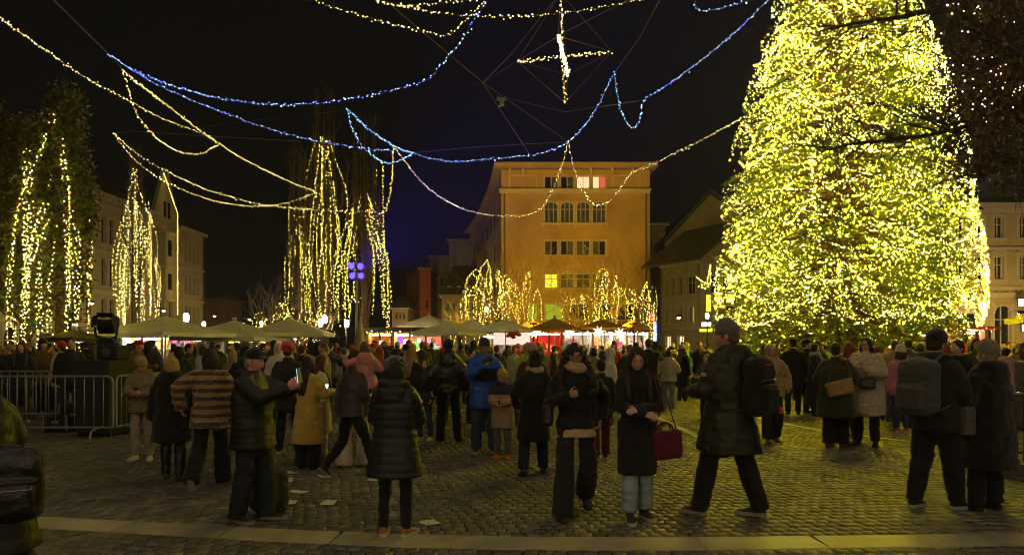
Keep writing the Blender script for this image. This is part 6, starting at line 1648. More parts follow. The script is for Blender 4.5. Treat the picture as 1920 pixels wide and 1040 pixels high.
# older man filming
a = person(475, 975, 650, 'older man in black puffer and cap filming with a raised phone', yaw=74, sex='m', skin='pink', fat=1.12, coat=dict(col=(.016, .0155, .016), kind='puffer', hem=.74, quilt=.062, hood=True, hoodsize=1.15, puff=1.10),
           hat=('cap', (.016, .015, .014), -4), hair=('short', (.25, .23, .2)), face=True, head=(2, 4, 0), legs=dict(col=(.034, .038, .044), kind='denim', ankle=.088, knee=.088, hem=.045), shoes=('sneaker', (.02, .02, .02), (.32, .30, .26)),
           arms=((-.08, -.44, 1.36), (.04, -.46, 1.38)), palms=((.7, .3, .2), (-.7, .3, .2)), curl=(.8, .8), feet=((-.12, .10, 0, 0), (.10, -.08, 0, 0)))
phone(a, 1, 'raised phone of the older man in the cap', tilt=(R(-8), 0, 0), off=(-.03, -.07, .11))
backpack(None, 'dark backpack standing on the paving beside the older man', (.013, .013, .014), (.34, .22, .42), loc=gnd(500, 966) + Vector((0, .1, .22)), rot=(R(-14), R(12), R(60)), straps=False)
person(541, 849, 641, 'person in dark coat with a bright red fluffy hat', yaw=172, sex='m', coat=dict(col=(.026, .024, .021), hem=.66), hat=('furhat', (.55, .018, .02)), hair=('short', (.03, .02, .01)), legs=dict(col=(.03, .034, .04), kind='denim'), feet=((-.15, 0, 0, 0), (.15, .02, 0, 0)))
a = person(578, 877, 668, 'woman in long mustard yellow coat with dark hair down her back', yaw=152, coat=dict(col=(.56, .375, .060), hem=.40, flare=.03, puff=1.05, wr=.010, kind='knit', sleeve=1.12, cuff=.07), hair=('longback', (.018, .012, .008)),
           legs=dict(ankle=.115, knee=.10, col=BLK, hem=.03), shoes=('high', (.02, .02, .02), (.02, .02, .02)), arms=((-.06, -.32, 1.17), (.20, -.30, 1.10)), curl=(.7, .5))
phone(a, 0, 'phone glowing in the hand of the woman in the yellow coat', tilt=(R(25), 0, 0), off=(.04, -.06, .07))
person(603, 862, 664, 'woman in cream coat standing beside the yellow coat', yaw=105, coat=dict(col=(.55, .46, .28), hem=.48, kind='knit'), hair=('long', (.06, .03, .012)), legs=dict(col=(.42, .36, .24), ankle=.095, knee=.085), shoes=('sneaker', (.3, .25, .17), (.3, .25, .2)), arms=((-.1, -.30, 1.10), (.1, -.32, 1.1)))
# man carrying a child
a = person(658, 890, 648, 'man in charcoal puffer striding away with a child on his arm', yaw=128, sex='m', coat=dict(col=(.042, .036, .034), kind='puffer', hem=.86, quilt=.14, qamp=.012, puff=1.14), hair=('short', (.022, .015, .01)),
           legs=dict(col=(.012, .012, .012), ankle=.055, knee=.066), shoes=('sneaker', (.03, .025, .02), (.30, .18, .12)), feet=((-.09, -.30, 0, -6, -6), (.09, .34, .05, 42, 6)), arms=((.02, -.30, 1.10), (.14, -.30, 1.18)), lean=5, head=(4, 12, 0))
ch_loc = gnd(686, 889); ch_loc.y -= .02
person(686, 0, 0, 'child in pink hooded jacket carried on the shoulder of the striding man', yaw=186, loc=ch_loc, height=1.0, lift=.66, hs=1.22, coat=dict(col=(.52, .20, .185), kind='puffer', hem=.80, hood=True, hoodsize=1.5, puff=1.2), hair=('bob', (.12, .065, .025)),
       legs=dict(col=(.30, .12, .04)), shoes=('sneaker', (.2, .1, .05), (.3, .2, .1)), arms=((-.20, -.30, 1.20), (.46, -.10, 1.44)), feet=((-.20, -.28, .30, 20), (.2, -.28, .30, 20)), head=(0, 10, 6))
person(664, 873, 662, 'woman in flared white trousers behind the striding man', yaw=182, coat=dict(col=(.10, .09, .075), hem=.78), hair=('long', (.05, .03, .014)), legs=dict(col=(.55, .47, .33), ankle=.135, knee=.095, hem=.02), shoes=('sneaker', (.4, .35, .3), (.4, .35, .3)), feet=((-.17, 0, 0, 0), (.15, .05, 0, 0)))
# woman in the long quilted coat
a = person(740, 1004, 669, 'woman in long black quilted coat with tan sneakers, back to the camera', yaw=170, coat=dict(col=(.0165, .0165, .018), kind='puffer', hem=.60, quilt=.082, qamp=.012, hood=True, hoodsize=1.25, flare=.035, puff=1.13), hat=('furhat', (.022, .021, .020), 4), hair=('bob', (.02, .014, .01)),
           legs=dict(col=(.011, .011, .011), ankle=.052, knee=.062, thigh=.09), shoes=('sneaker', (.36, .145, .038), (.55, .50, .40)), arms=((-.10, -.33, 1.06), (.16, -.30, 1.02)), feet=((-.12, 0, 0, 0), (.11, .02, 0, 0)), fat=1.06, head=(10, 0, 0))
phone(a, 0, 'blue glowing phone held by the woman in the quilted coat', tilt=(R(30), 0, 0), off=(-.04, -.06, .05))
# girl turning round
person(796, 826, 672, 'girl in dark jacket and jeans turning towards the camera', yaw=-28, hs=1.05, coat=dict(col=(.020, .024, .018), hem=.80, kind='puffer', puff=1.08), hair=('bob', (.04, .022, .012)), face=True, legs=dict(col=(.05, .07, .105), kind='denim', ankle=.055, knee=.066), shoes=('sneaker', (.4, .36, .3), (.5, .45, .38)),
       arms=((-.24, -.08, .92), (.24, -.08, .92)), feet=((-.10, -.02, 0, 0), (.10, .1, 0, 0)), head=(0, 22, 4))
person(841, 831, 636, 'man in black leather jacket with hood and black cap seen from behind', yaw=182, sex='m', fat=1.04, coat=dict(col=(.020, .018, .013), kind='leather', hem=.86, hood=True, hoodsize=1.15, puff=1.06, wr=.010), hat=('beanie', (.01, .01, .01)), hair=('short', (.02, .015, .01)),
       legs=dict(col=(.012, .012, .013), ankle=.08, knee=.082, hem=.05), shoes=('sneaker', (.03, .03, .03), (.30, .17, .09)), feet=((-.17, 0, 0, 0, -40), (.14, .0, 0, 0, 5)), arms=((-.31, -.04, .92), (.30, -.04, .92)))
a = person(908, 849, 633, 'man in bright blue jacket, beanie and glasses holding his phone up', yaw=10, sex='m', skin='tan', coat=dict(col=(.018, .085, .42), kind='puffer', hem=.70, puff=1.10, mat=M('jacket_blue', (.018, .085, .40), .5, .12, 4, bump=.2, bscale=50), hood=True),
           hat=('beanie', (.05, .05, .045)), hair=('short', (.03, .02, .015)), face=True, glasses=True, legs=dict(col=(.05, .075, .11), kind='denim', ankle=.082, knee=.086), shoes=('sneaker', (.02, .02, .02), (.45, .42, .36)),
           arms=((-.06, -.30, 1.37), (.20, -.20, 1.02)), curl=(.8, .5), palms=((.6, .5, .2), None), feet=((-.12, .06, 0, 0), (.14, .0, 0, 0)))
phone(a, 0, 'black phone before the chin of the man in the blue jacket', tilt=(R(-6), R(70), 0), lit=False, off=(.06, -.04, .08))
bp_ = a['bend']
def panel_on(info, name, pts, col, kind='cloth', th=.012, vox=.010):
    """a garment panel lying on the chest, part of the person"""
    ob(name, setmat(union(pts, vox, 2, wrinkle(2, .004, 14)), cloth(col, kind)), info['root'])
panel_on(a, 'chest_panel', [tube([(0, -.085, 1.12), (0, -.095, 1.22), (0, -.085, 1.31)], [(.185, .095), (.2, .098), (.185, .085)], 18)], (.014, .014, .015))
a = person(943, 858, 692, 'blond boy in beige and black jacket looking down at a phone', yaw=-14, hs=1.2, sex='m', coat=dict(kind='puffer', hem=.60, puff=1.12, mat=zsplit('jacket_beige_black', (.34, .22, .125), (.014, .014, .015), 1.27), quilt=.0), hair=('fringe', (.46, .30, .075)), face='down', head=(30, 4, 0),
           legs=dict(col=(.12, .11, .09), ankle=.07, knee=.082), shoes=('sneaker', (.50, .11, .03), (.5, .14, .05)), arms=((-.06, -.30, 1.10), (.07, -.30, 1.10)), curl=(.8, .8), feet=((-.11, 0, 0, 0), (.12, -.03, 0, 0)))
phone(a, 0, 'black phone in the hands of the blond boy', tilt=(R(50), R(90), 0), lit=False, off=(.06, -.06, .03))
# woman walking off with pale scarf
person(1003, 889, 655, 'woman in black coat with pale hooded scarf and black beanie walking off', yaw=186, coat=dict(col=(.016, .0155, .015), hem=.50, flare=.01), hat=('beanie', (.012, .012, .012)), hair=('bob', (.02, .015, .01)), scarf=((.42, .31, .15),),
       legs=dict(col=(.03, .042, .06), kind='denim', ankle=.075, knee=.082), shoes=('boot', (.03, .03, .03), (.03, .03, .03)), feet=((-.14, -.12, 0, 0), (.18, .14, .03, 22)), arms=((-.24, -.1, .95), (.25, -.12, .98)))
# curly-haired woman walking towards the camera
a = person(1078, 962, 637, 'curly-haired woman with glasses and black jacket striding towards the camera', yaw=4, skin='tan', fat=.96, coat=dict(col=(.0155, .015, .0145), hem=.90, puff=1.02, wr=.011, hood=False, cw=1.15), hair=('curly', (.020, .0125, .008)), face='down', glasses=True, head=(12, -4, 0), scarf=((.46, .29, .17),),
           legs=dict(col=(.0155, .0165, .019), ankle=.108, knee=.092, thigh=.098, hem=.03), shoes=('boot', (.02, .02, .02), (.02, .02, .02)), feet=((-.15, -.20, 0, 0, -4), (.16, .30, .10, 38, 8)), arms=((-.10, -.27, 1.24), (.26, -.02, .98)), palms=((.8, .3, .3), None), curl=(.95, .5))
bd = a['bend']
panel_on(a, 'shirt', [tube([(0, .01, .79), (0, .01, .85), (0, .01, .90)], [(.222, .168), (.210, .158), (.165, .125)], 20)], (.52, .36, .22), vox=.012)
handbag(a, 'black shoulder bag under the arm of the curly-haired woman', (.014, .013, .013), (.30, .10, .24), (-.27, .02, 1.02), (0, 0, R(80)), strap_to=[([(-.22, -.02, 1.13), (-.20, -.10, 1.32), (-.16, -.02, 1.47), (-.19, .10, 1.35), (-.24, .06, 1.13)], .018)], handles=False, name='shoulder_bag')
person(1127, 862, 672, 'person in black jacket and maroon trousers behind the curly-haired woman', yaw=184, coat=dict(col=(.015, .014, .013), hem=.76), hair=('short', (.02, .015, .01)), legs=dict(col=(.095, .010, .016), ankle=.075, knee=.078), shoes=('sneaker', (.05, .03, .03), (.4, .36, .3)), feet=((-.1, -.1, 0, 0), (.12, .16, .02, 20)))
person(1143, 800, 652, 'person in white hooded jacket turned left behind the two women', yaw=-112, coat=dict(col=(.55, .5, .42), hem=.72, puff=1.1), hoodup=True, legs=dict(col=(.05, .06, .08), kind='denim'), arms=((-.1, -.3, 1.1), (.1, -.3, 1.1)))
# woman with crossed arms and the burgundy bag
a = person(1194, 973, 645, 'dark-haired woman in black coat with crossed arms and pale jeans', yaw=3, fat=.93, coat=dict(col=(.014, .0135, .0135), hem=.48, puff=.97, wr=.006, cuff=.05), hair=('long', (.030, .017, .010)), face='down', head=(24, -6, 0), legs=dict(col=(.30, .36, .38), kind='denim', ankle=.078, knee=.080, hem=.10),
           shoes=('high', (.018, .018, .02), (.50, .42, .36)), arms=((.02, -.255, 1.09, (-.9, .3, -.6)), (-.03, -.225, 1.13, (.9, .3, -.6))), palms=((0, .6, -.5), (0, .6, -.5)), curl=(.35, .35), feet=((-.09, -.10, 0, 0, -6), (.09, .06, 0, 0, 14)))
handbag(a, 'burgundy briefcase bag hanging at the side of the woman with crossed arms', (.115, .012, .030), (.32, .11, .29), (.285, -.06, .76), (R(2), R(-4), R(6)), kind='cloth', strapcol=(.17, .012, .055),
        strap_to=[([(.16, -.06, .90), (.20, -.15, 1.15), (.17, -.12, 1.36), (.15, -.02, 1.475)], .019), ([(.40, -.06, .88), (.30, -.10, 1.15), (.22, -.08, 1.38), (.15, -.01, 1.478)], .013)])
person(1253, 771, 655, 'woman in white puffer jacket and pale jeans seen from behind on the open paving', yaw=172, coat=dict(col=(.50, .40, .28), kind='puffer', hem=.84, quilt=.12, puff=1.18, hood=True), hair=('short', (.02, .013, .01)), legs=dict(col=(.2, .25, .28), kind='denim', ankle=.08), shoes=('sneaker', (.4, .36, .3), (.4, .36, .3)), arms=((-.2, -.28, 1.1), (.2, -.28, 1.1)))
# tall man with grey beanie
a = person(1368, 966, 592, 'tall man in black parka and grey beanie with a backpack, turned left', yaw=-138, sex='m', skin='pink', fat=1.12, coat=dict(col=(.0165, .0165, .014), kind='puffer', hem=.60, hood=True, hoodsize=1.25, puff=1.14, wr=.010), hat=('beanie', (.15, .135, .10), -10), hair=('short', (.12, .09, .06)), face=True, head=(8, 14, 0),
           legs=dict(col=(.013, .013, .014), ankle=.078, knee=.085, hem=.05), shoes=('sneaker', (.04, .04, .04), (.30, .27, .22)), feet=((-.18, .19, 0, 0, 20), (.18, -.19, 0, 0, -6)), arms=((-.12, -.34, 1.12), (.14, -.30, 1.13)), curl=(.7, .7))
backpack(a, 'black backpack with red tags on the tall man', (.014, .014, .014), (.31, .19, .50), (-.02, .275, 1.16), accent=[(.10, .14, .20, .06, .02, .018), (-.12, .14, -.20, .03, .02, .05)])
pt = MB().add(*ellip((0, 0, 0), (.030, .008, .018), 10, 6)).ob('sleeve_badge', M('badge_orange', (.55, .28, .06), .6), a['root']); pt.location = a['sh'][1].lerp(a['elbow'][1], .45) + Vector((.098, -.02, 0)); pt.rotation_euler = (0, 0, R(90))
# group on the right
a = person(1446, 829, 643, 'smiling blonde woman in tan teddy jacket and checked shirt walking towards the camera', yaw=2, coat=dict(col=(.38, .24, .06), kind='fur', hem=.84, puff=1.12, cuff=.06), hair=('long', (.38, .24, .07)), face=True, glasses=True, legs=dict(col=(.024, .03, .042), kind='denim', ankle=.095, knee=.092), shoes=('boot', (.10, .035, .012), (.1, .04, .02)),
           arms=((-.25, -.10, .98), (.26, -.12, .98)), feet=((-.11, -.12, 0, 0), (.12, .12, .02, 10)))
panel_on(a, 'checked_shirt', [tube([(0, -.118, .86), (0, -.125, 1.05), (0, -.125, 1.25), (0, -.075, 1.42)], [(.065, .065), (.06, .06), (.06, .06), (.06, .05)], 14)], (.40, .34, .22))
for z_ in (1.0, 1.06, 1.2): ob('shirt_stripe', MB().tube([(-.055, -.170, z_), (0, -.1905, z_), (.055, -.170, z_)], .006, 5).mesh('shirt_stripe', cloth((.03, .03, .03))), a['root'])
person(1487, 779, 632, 'man in dark coat and black cap seen from behind next to the blonde woman', yaw=165, sex='m', coat=dict(col=BLK, hem=.6), hat=('cap', (.013, .013, .013)), hair=('short', (.02, .015, .01)))
person(1512, 776, 634, 'man in black coat and flat cap turned to the right under the tree', yaw=62, sex='m', coat=dict(col=BLK, hem=.45), hat=('cap', (.015, .014, .013)), hair=('short', (.03, .02, .01)))
person(1528, 782, 643, 'woman in long black coat with pale blue scarf turned right', yaw=55, coat=dict(col=(.016, .016, .017), hem=.30, flare=.03), hair=('bob', (.02, .013, .01)), scarf=((.36, .42, .42), 1), arms=((-.1, -.28, 1.2), (.2, -.2, 1.0)))
a = person(1567, 839, 641, 'woman in dark olive coat with glasses turned away to the right', yaw=148, fat=1.22, coat=dict(col=(.038, .040, .013), hem=.52, puff=1.12, wr=.008, kind='knit', flare=.02), hat=('bandana', (.03, .02, .012)), hair=('short', (.03, .018, .01)), glasses=True, legs=dict(col=BLK, ankle=.10, knee=.10), shoes=('sneaker', (.17, .062, .018), (.15, .06, .02)),
           arms=((-.18, -.30, 1.06), (.24, -.22, 1.02)), feet=((-.10, -.06, 0, 0, -24), (.10, .06, 0, 0, -10)))
handbag(a, 'mustard leather shoulder bag on the olive coat', (.30, .17, .03), (.42, .12, .25), (-.10, .24, 1.02), (0, R(16), R(4)), strap_to=[([(-.26, .22, 1.14), (-.20, .12, 1.40), (-.12, .0, 1.50), (.02, .14, 1.36), (.08, .22, 1.14)], .014)], handles=False, name='shoulder_bag')
person(1592, 822, 641, 'red-haired person half hidden between the olive coat and the cream coat', yaw=190, coat=dict(col=(.03, .022, .014), hem=.5), hair=('long', (.20, .035, .010)), legs=dict(col=(.09, .07, .03)))
a = person(1625, 835, 631, 'woman in long cream fur coat holding a hand to her chest', yaw=-38, fat=1.12, coat=dict(col=(.56, .45, .28), kind='fur', hem=.50, puff=1.16, cuff=.075, sleeve=1.1), hair=('longback', (.03, .018, .01)), face=True, glasses=True, legs=dict(col=BLK, ankle=.07, knee=.085), shoes=('boot', (.014, .014, .014), (.014, .014, .014)),
           arms=((-.05, -.33, 1.32), (.10, -.30, 1.22)), curl=(.8, .7), palms=((.5, .5, .2), (-.6, .5, .2)), head=(4, -10, 0), feet=((-.13, 0, 0, 0), (.12, .02, 0, 0)))
handbag(a, 'small black shoulder bag on the cream fur coat', (.013, .013, .013), (.24, .07, .17), (.06, -.26, 1.02), (R(-6), 0, 0), strap_to=[([(-.06, -.25, 1.09), (-.15, -.16, 1.32), (-.14, 0, 1.49)], .010)], handles=False, name='shoulder_bag')
person(1689, 809, 648, 'child in pink jacket and white hat with red shoes behind the grey backpack', yaw=176, hs=1.1, coat=dict(col=(.50, .17, .22), kind='puffer', hem=.75, puff=1.12), hat=('beanie', (.6, .5, .4)), hair=('bob', (.06, .04, .02)), legs=dict(col=(.05, .065, .1), kind='denim'), shoes=('sneaker', (.4, .02, .02), (.5, .4, .35)))
# pair at the right
a = person(1752, 953, 612, 'young man in black beanie and dark jacket with a big grey backpack', yaw=118, sex='m', fat=1.05, coat=dict(col=(.019, .019, .018), hem=.80, hood=True, hoodsize=1.0, puff=1.06, wr=.009), hat=('beanie', (.014, .013, .013), -4), hair=('short', (.02, .013, .01)), head=(16, 6, 0), face=True,
           legs=dict(col=(.013, .013, .013), ankle=.072, knee=.098, thigh=.112), shoes=('sneaker', (.022, .022, .022), (.42, .39, .33)), arms=((-.18, -.22, .98), (.20, -.20, .96)), feet=((-.12, -.16, 0, 0, -16), (.13, .12, 0, 0, 6)))
backpack(a, 'big grey backpack with red tags on the young man in the black beanie', (.075, .073, .066), (.34, .24, .52), (-.02, .285, 1.20), accent=[(.13, -.06, .22, .05, .03, .07), (-.05, -.06, -.26, .05, .03, .05)])
for sg in (-1, 1): ob('reflective_stripe', MB().tube([(sg*.19+.1*math.cos(t), .1*math.sin(t), 1.27-dz_) for t, dz_ in ((t, 0) for t in np.linspace(-2.6 if sg < 0 else -.6, -.6+1.2 if sg > 0 else -1.4, 6))], .007, 5).mesh('reflective_stripe', M('reflector', (.6, .58, .5), .3)), a['root']) if False else None
a = person(1852, 956, 637, 'person in long black coat and pale grey beanie with back to the camera', yaw=205, fat=1.22, coat=dict(col=(.0125, .012, .012), hem=.46, hood=True, hoodsize=1.35, puff=1.14, wr=.010, kind='knit'), hat=('beanie', (.20, .175, .11), -14), hair=('short', (.3, .22, .12)), legs=dict(col=(.012, .012, .012), ankle=.085, knee=.09), shoes=('boot', (.015, .015, .015), (.015, .015, .015)),
           arms=((-.22, -.22, 1.02), (.24, -.22, 1.0)), feet=((-.12, .0, 0, 0), (.12, -.04, 0, 0)))
handbag(a, 'grey bag hanging between the pair at the right', (.10, .095, .08), (.24, .12, .30), (.32, -.05, .95), (0, 0, R(70)), kind='cloth', handles=True, name='shopping_bag')
# behind the barriers
person(196, 812, 644, 'person in dark coat with red scarf and black hat stooping behind the barrier', yaw=70, sex='m', lean=22, coat=dict(col=(.017, .017, .018), hem=.70), scarf=((.42, .015, .015), 1), hat=('beanie', (.012, .012, .012)), hair=('short', (.02, .015, .01)), legs=dict(col=(.035, .042, .05), kind='denim'), arms=((-.1, -.40, 1.0), (.15, -.35, 1.0)), head=(20, 0, 0))
person(132, 796, 632, 'bearded man in dark jacket standing behind the rear barrier', yaw=35, sex='m', skin='tan', coat=dict(col=(.02, .021, .022), hem=.78), hair=('short', (.02, .013, .01)), face=True)
person(40, 790, 640, 'dark-clad person at the far left behind the barriers', yaw=20, coat=dict(col=(.02, .018, .016), hem=.7), hair=('long', (.05, .03, .015)), face=True)
person(80, 780, 634, 'person in brown coat beside the bearded man behind the barriers', yaw=60, coat=dict(col=(.09, .055, .025), hem=.7), hat=('beanie', (.03, .03, .03)), hair=('bob', (.05, .03, .015)))
person(285, 768, 636, 'person in dark blue puffer before the bright stall', yaw=165, sex='m', coat=dict(col=(.015, .022, .045), kind='puffer', hem=.8, quilt=.1, hood=True), hair=('short', (.02, .015, .01)))
person(382, 790, 650, 'person in white hooded jacket behind the banded fur jacket', yaw=150, coat=dict(col=(.55, .5, .42), hem=.78, hood=True, hoodsize=1.2), hair=('short', (.06, .04, .02)))
person(437, 800, 655, 'blonde person partly hidden behind the older man in the cap', yaw=160, coat=dict(col=(.25, .2, .15), hem=.7), hair=('bob', (.42, .27, .08)))
person(460, 838, 646, 'person in black trousers mostly hidden behind the older man', yaw=180, sex='m', coat=dict(col=BLK, hem=.75), hair=('short', (.02, .015, .01)), hat=('cap', (.02, .02, .02)))
person(770, 806, 652, 'woman with long blonde hair and dark jacket behind the quilted coat', yaw=160, coat=dict(col=(.02, .024, .016), hem=.75), hair=('longback', (.32, .19, .06)))
person(884, 795, 653, 'young man with dark hair in black jacket turned right behind the blue jacket', yaw=60, sex='m', coat=dict(col=BLK, hem=.75), hair=('short', (.02, .013, .01)), face=True)
person(966, 800, 676, 'stooping dark-clad child between the boy and the woman with the scarf', yaw=70, lean=30, hs=1.12, coat=dict(col=BLK, hem=.7, hood=True), hair=('short', (.02, .013, .01)), head=(15, 0, 0), arms=((-.05, -.45, 1.0), (.1, -.45, 1.0)))
person(998, 838, 642, 'person in pink beanie behind the black coat with pale scarf', yaw=190, coat=dict(col=(.10, .02, .025), hem=.7), hat=('beanie', (.52, .24, .19)), hair=('short', (.03, .02, .01)))
person(1885, 800, 650, 'person in pale pink jacket with dark bun leaning at the stone pedestal', yaw=150, coat=dict(col=(.50, .30, .26), hem=.75, hood=True, puff=1.1), hair=('bun', (.015, .01, .01)))
person(1795, 860, 636, 'dark-clad man facing left behind the young man in the black beanie', yaw=-70, sex='m', coat=dict(col=(.014, .014, .016), hem=.7, hood=True), hair=('short', (.02, .013, .01)))
person(1665, 790, 648, 'bald man in dark jacket behind the cream fur coat', yaw=150, sex='m', skin='pink', coat=dict(col=(.02, .022, .02), hem=.75))
person(1703, 780, 634, 'tall man in grey jacket behind the pink child', yaw=160, sex='m', coat=dict(col=(.13, .12, .11), hem=.75), hair=('short', (.05, .025, .012)))
person(915, 812, 655, 'person in brown and black coat hidden behind the blue jacket', yaw=185, coat=dict(col=(.05, .03, .02), hem=.55), hair=('bob', (.03, .02, .01)))
person(1325, 790, 662, 'fair-haired person in grey coat beside the tall man', yaw=-60, coat=dict(col=(.10, .095, .085), hem=.6), hair=('bob', (.35, .25, .12)), arms=((-.1, -.3, 1.15), (.1, -.3, 1.15)))
HEROES = [o for o in PENDING if o.get('category') == 'person']
# ================================================================ the crowd
protos = []
def proto(**k):
    kw = dict(loc=Vector((0, 20, 0)), height=1.75, crowd=True, vox=.02); kw.update(k)
    n0 = len(PENDING); person(0, 0, 0, 'x', **kw)
    objs = PENDING[n0:]; del PENDING[n0:]
    protos.append(objs)
HB = (.02, .013, .01)
proto(sex='m', coat=dict(hem=.8), hair=('short', HB), seed=1)
proto(sex='m', coat=dict(hem=.72, kind='puffer', puff=1.12, hood=True), hat=('beanie', BLK), hair=('short', HB), seed=2)
proto(coat=dict(hem=.6), hair=('longback', HB), seed=3)
proto(coat=dict(hem=.78, puff=1.1), hair=('bob', HB), seed=4, arms=((-.1, -.3, 1.15), (.12, -.3, 1.15)))
proto(sex='m', coat=dict(hem=.78, puff=1.08), hair=('short', HB), seed=5, arms=((-.1, -.34, 1.45), (.1, -.34, 1.45)))
proto(coat=dict(hem=.7, puff=1.12), hoodup=True, seed=6, hair=('short', HB))
proto(coat=dict(hem=.5, scarf=None), hat=('beanie', BLK), hair=('long', HB), scarf=((.3, .2, .12),), seed=7)
proto(sex='m', coat=dict(hem=.75), hat=('cap', BLK), hair=('short', HB), seed=8, arms=((-.26, -.1, 1.0), (.1, -.3, 1.2)))
proto(coat=dict(hem=.75, puff=1.15, hood=True), hat=('pompom', BLK), hair=('long', HB), seed=9)
pnames = ['short hair', 'beanie', 'long hair', 'bobbed hair', 'raised hands', 'hood up', 'beanie and scarf', 'cap', 'bobble hat']
JC = [('black', (.014, .014, .014)), ('black', (.018, .017, .016)), ('black', (.012, .012, .013)), ('charcoal', (.03, .029, .028)), ('dark brown', (.05, .03, .016)), ('navy', (.015, .022, .05)), ('dark green', (.02, .035, .016)), ('grey', (.11, .105, .095)),
      ('beige', (.34, .25, .14)), ('cream', (.5, .42, .3)), ('white', (.6, .55, .48)), ('red', (.42, .02, .02)), ('blue', (.03, .10, .36)), ('pink', (.5, .22, .22)), ('lime green', (.32, .42, .05)), ('yellow', (.48, .36, .05)), ('brown', (.14, .075, .03)), ('olive', (.07, .065, .022))]
JW = np.array([6, 6, 6, 6, 4, 4, 3, 4, 3, 2.4, 2.4, 2, 1.8, 1.3, .9, .9, 3, 3]); JW = JW/JW.sum()
HC = [(.02, .013, .01)]*5 + [(.05, .03, .014)]*2 + [(.12, .065, .025), (.36, .22, .07), (.3, .05, .015)]
TC = [(.014, .014, .014)]*4 + [(.03, .035, .045)]*2 + [(.06, .085, .12), (.16, .13, .09), (.02, .018, .016)]
def crowd_copy(k, loc, yaw, h, jc, label, group, hatc=None):
    objs = protos[k]; mp = {}
    s_ = h/1.75
    for o in objs:
        c = o.copy(); mp[o] = c; PENDING.append(c)
        if o.parent is not None: c.parent = mp[o.parent]
        nm = o.name.split('.')[0]; m = None
        if nm in ('jacket', 'coat'): m = cloth(jc, 'puffer' if k in (1, 8) else 'cloth')
        elif nm == 'trousers': m = cloth(rnc.choice(TC))
        elif nm == 'hair': m = hair_mat(rnc.choice(HC))
        elif nm in ('hat', 'scarf'): m = cloth(hatc or rnc.choice([(.014, .014, .014), (.03, .03, .03), (.1, .1, .09), (.3, .22, .12), (.45, .02, .02), (.5, .42, .3), (.02, .02, .05)]), 'knit')
        elif nm == 'person': m = M('skin_' + ('light', 'tan', 'pink')[rnc.randrange(3)], SKIN['light'])
        if m is not None:
            c.material_slots[0].link = 'OBJECT'; c.material_slots[0].material = m
    r = mp[objs[0]]; r.location = loc; r.rotation_euler = (0, 0, R(yaw)); r.scale = tuple(v*s_/(1.75/1.75) for v in objs[0].scale)
    r['label'] = label; r['category'] = 'person'; r['group'] = group
    return r
rnc = random.Random(42)
taken = [(o.location.x, o.location.y) for o in HEROES]
def free(p, d):
    return all((p.x-q[0])**2 + (p.y-q[1])**2 > d*d for q in taken) and (p.x-CX)**2 + (p.y-CY)**2 > 1.6**2
def near_D(x):
    return np.interp(x, [0, 60, 240, 300, 700, 730, 1210, 1235, 1420, 1430, 1560, 1580, 1920], [15.5, 14.5, 14.5, 14.5, 14.5, 13.8, 14.5, 19, 20, 17.6, 17.6, 14.5, 13.5])
ZN = [(0, 170, 'left of the loudspeaker'), (170, 300, 'before the bright left stall'), (300, 430, 'below the large left umbrella'), (430, 560, 'below the second umbrella'), (560, 700, 'below the bare poplars'), (700, 840, 'before the wooden kiosk'), (840, 960, 'below the grey umbrellas'), (960, 1070, 'before the red stall'), (1070, 1230, 'before the white stalls'), (1230, 1400, 'before the hipped house'), (1400, 1600, 'under the left spruce boughs'), (1600, 1760, 'under the right spruce boughs'), (1760, 2000, 'near the yellow house')]
used = {}
cnt = 0
fixed = [(1560-240, 20, 14)]
def spot(x, D, jn, jc, k, hgt=None, yaw=None, hatc=None, extra=''):
    global cnt
    p = Vector(((x-960)/F*D, D, 0)); taken.append((p.x, p.y)); cnt += 1
    zn = next((z[2] for z in ZN if z[0] <= x < z[1]), 'at the edge')
    dist = 'near' if D < 19 else ('midway' if D < 27 else 'far back')
    lb = '%s jacket, %s, %s %s' % (jn, pnames[k], dist, zn)
    if lb in used:
        used[lb] += 1
        alt = ['', ' beside another', ' behind others', ' among several', ' half hidden'][min(used[lb], 4)]
        lb2 = lb + alt
    else: used[lb] = 0; lb2 = lb
    crowd_copy(k, p, yaw if yaw is not None else rnc.choice((180, 170, 190, 200, 160, 150, 60, -60, 20, -20, 0, 100, -100, 120, 215)), hgt or rnc.uniform(1.58, 1.82), jc, lb2, 'people in the crowd', hatc)
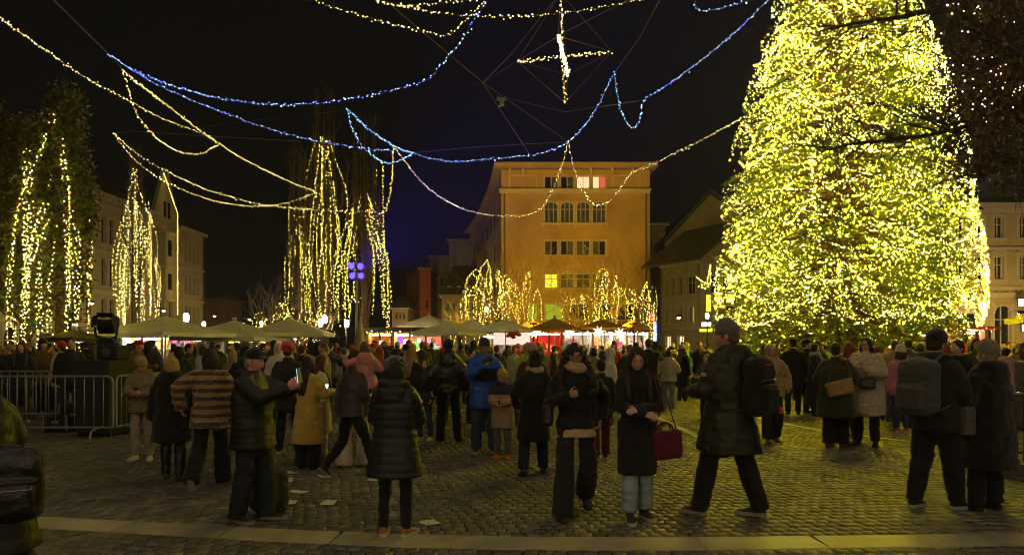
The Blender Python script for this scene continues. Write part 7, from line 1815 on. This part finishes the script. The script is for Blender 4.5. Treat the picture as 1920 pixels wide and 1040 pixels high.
# some that stand out
for x, D, jn, jc, k, h_, yw, hc_ in ((1008-20, 17, 'lime green', (.34, .46, .04), 5, 1.7, 10, None), (1350-62, 26, 'lime green', (.36, .46, .05), 5, 1.78, 170, None), (1262, 28, 'yellow', (.50, .44, .06), 8, 1.74, 190, (.5, .5, .05)), (1296, 24, 'green', (.10, .40, .08), 1, 1.5, 180, (.1, .45, .1)), (745, 24, 'charcoal', (.03, .03, .03), 1, 1.8, 180, (.10, .40, .42)), (705, 21, 'black', (.014,)*3, 1, 1.72, 170, (.5, .03, .04)), (1808, 22, 'red', (.55, .02, .02), 5, 1.7, 160, None), (620, 22, 'blue', (.02, .10, .42), 0, 1.74, 150, None), (545+40, 19, 'charcoal', (.03, .03, .03), 5, 1.76, 160, None),
                                  (1010-45, 20, 'cream', (.5, .42, .3), 2, 1.66, 20, None), (1165-70, 22, 'brown', (.14, .075, .03), 3, 1.66, 0, None), (1420-60, 26, 'beige', (.34, .25, .14), 3, 1.62, -30, None), (1458, 22, 'black', (.014,)*3, 0, 1.72, 20, None), (1545, 21, 'grey', (.11,)*3, 7, 1.76, -160, None), (1832, 18, 'black', (.014,)*3, 1, 1.8, 190, None), (1865, 17, 'black', (.014,)*3, 7, 1.78, -120, None), (1905, 20, 'brown', (.14, .075, .03), 8, 1.7, 0, (.3, .2, .1))):
    spot(x, D, jn, jc, k, h_, yw, hc_)
tries = 0
while cnt < 225 and tries < 9000:
    tries += 1
    x = rnc.uniform(-30, 1950); nd = near_D(x)
    far = 27 if x < 640 else (36 if x < 860 else 44)
    if 1340 < x < 1850: far = 30
    D = nd + (far-nd)*rnc.random()**1.15
    if 1235 < x < 1420 and rnc.random() < .35: continue
    p = Vector(((x-960)/F*D, D, 0))
    if not free(p, .62): continue
    j = int(np.searchsorted(np.cumsum(JW), rnc.random())); j = min(j, len(JC)-1)
    spot(x, D, JC[j][0], JC[j][1], rnc.randrange(len(protos)))
print('crowd', cnt, 'heroes', len(HEROES))
# ================================================================ night air over the square
hz = bpy.data.materials.new('haze'); hz.use_nodes = True; n = hz.node_tree; n.nodes.clear()
pv = n.nodes.new('ShaderNodeVolumePrincipled'); oo = n.nodes.new('ShaderNodeOutputMaterial')
pv.inputs['Color'].default_value = (.9, .9, .9, 1); pv.inputs['Density'].default_value = .00032; pv.inputs['Anisotropy'].default_value = .2
n.links.new(pv.outputs[0], oo.inputs['Volume'])
hb = MB().box((0, 60, 13.5), (260, 220, 31)).ob('haze', hz, kind='stuff', label='faint night haze lit by the lamps over the square')
finish()
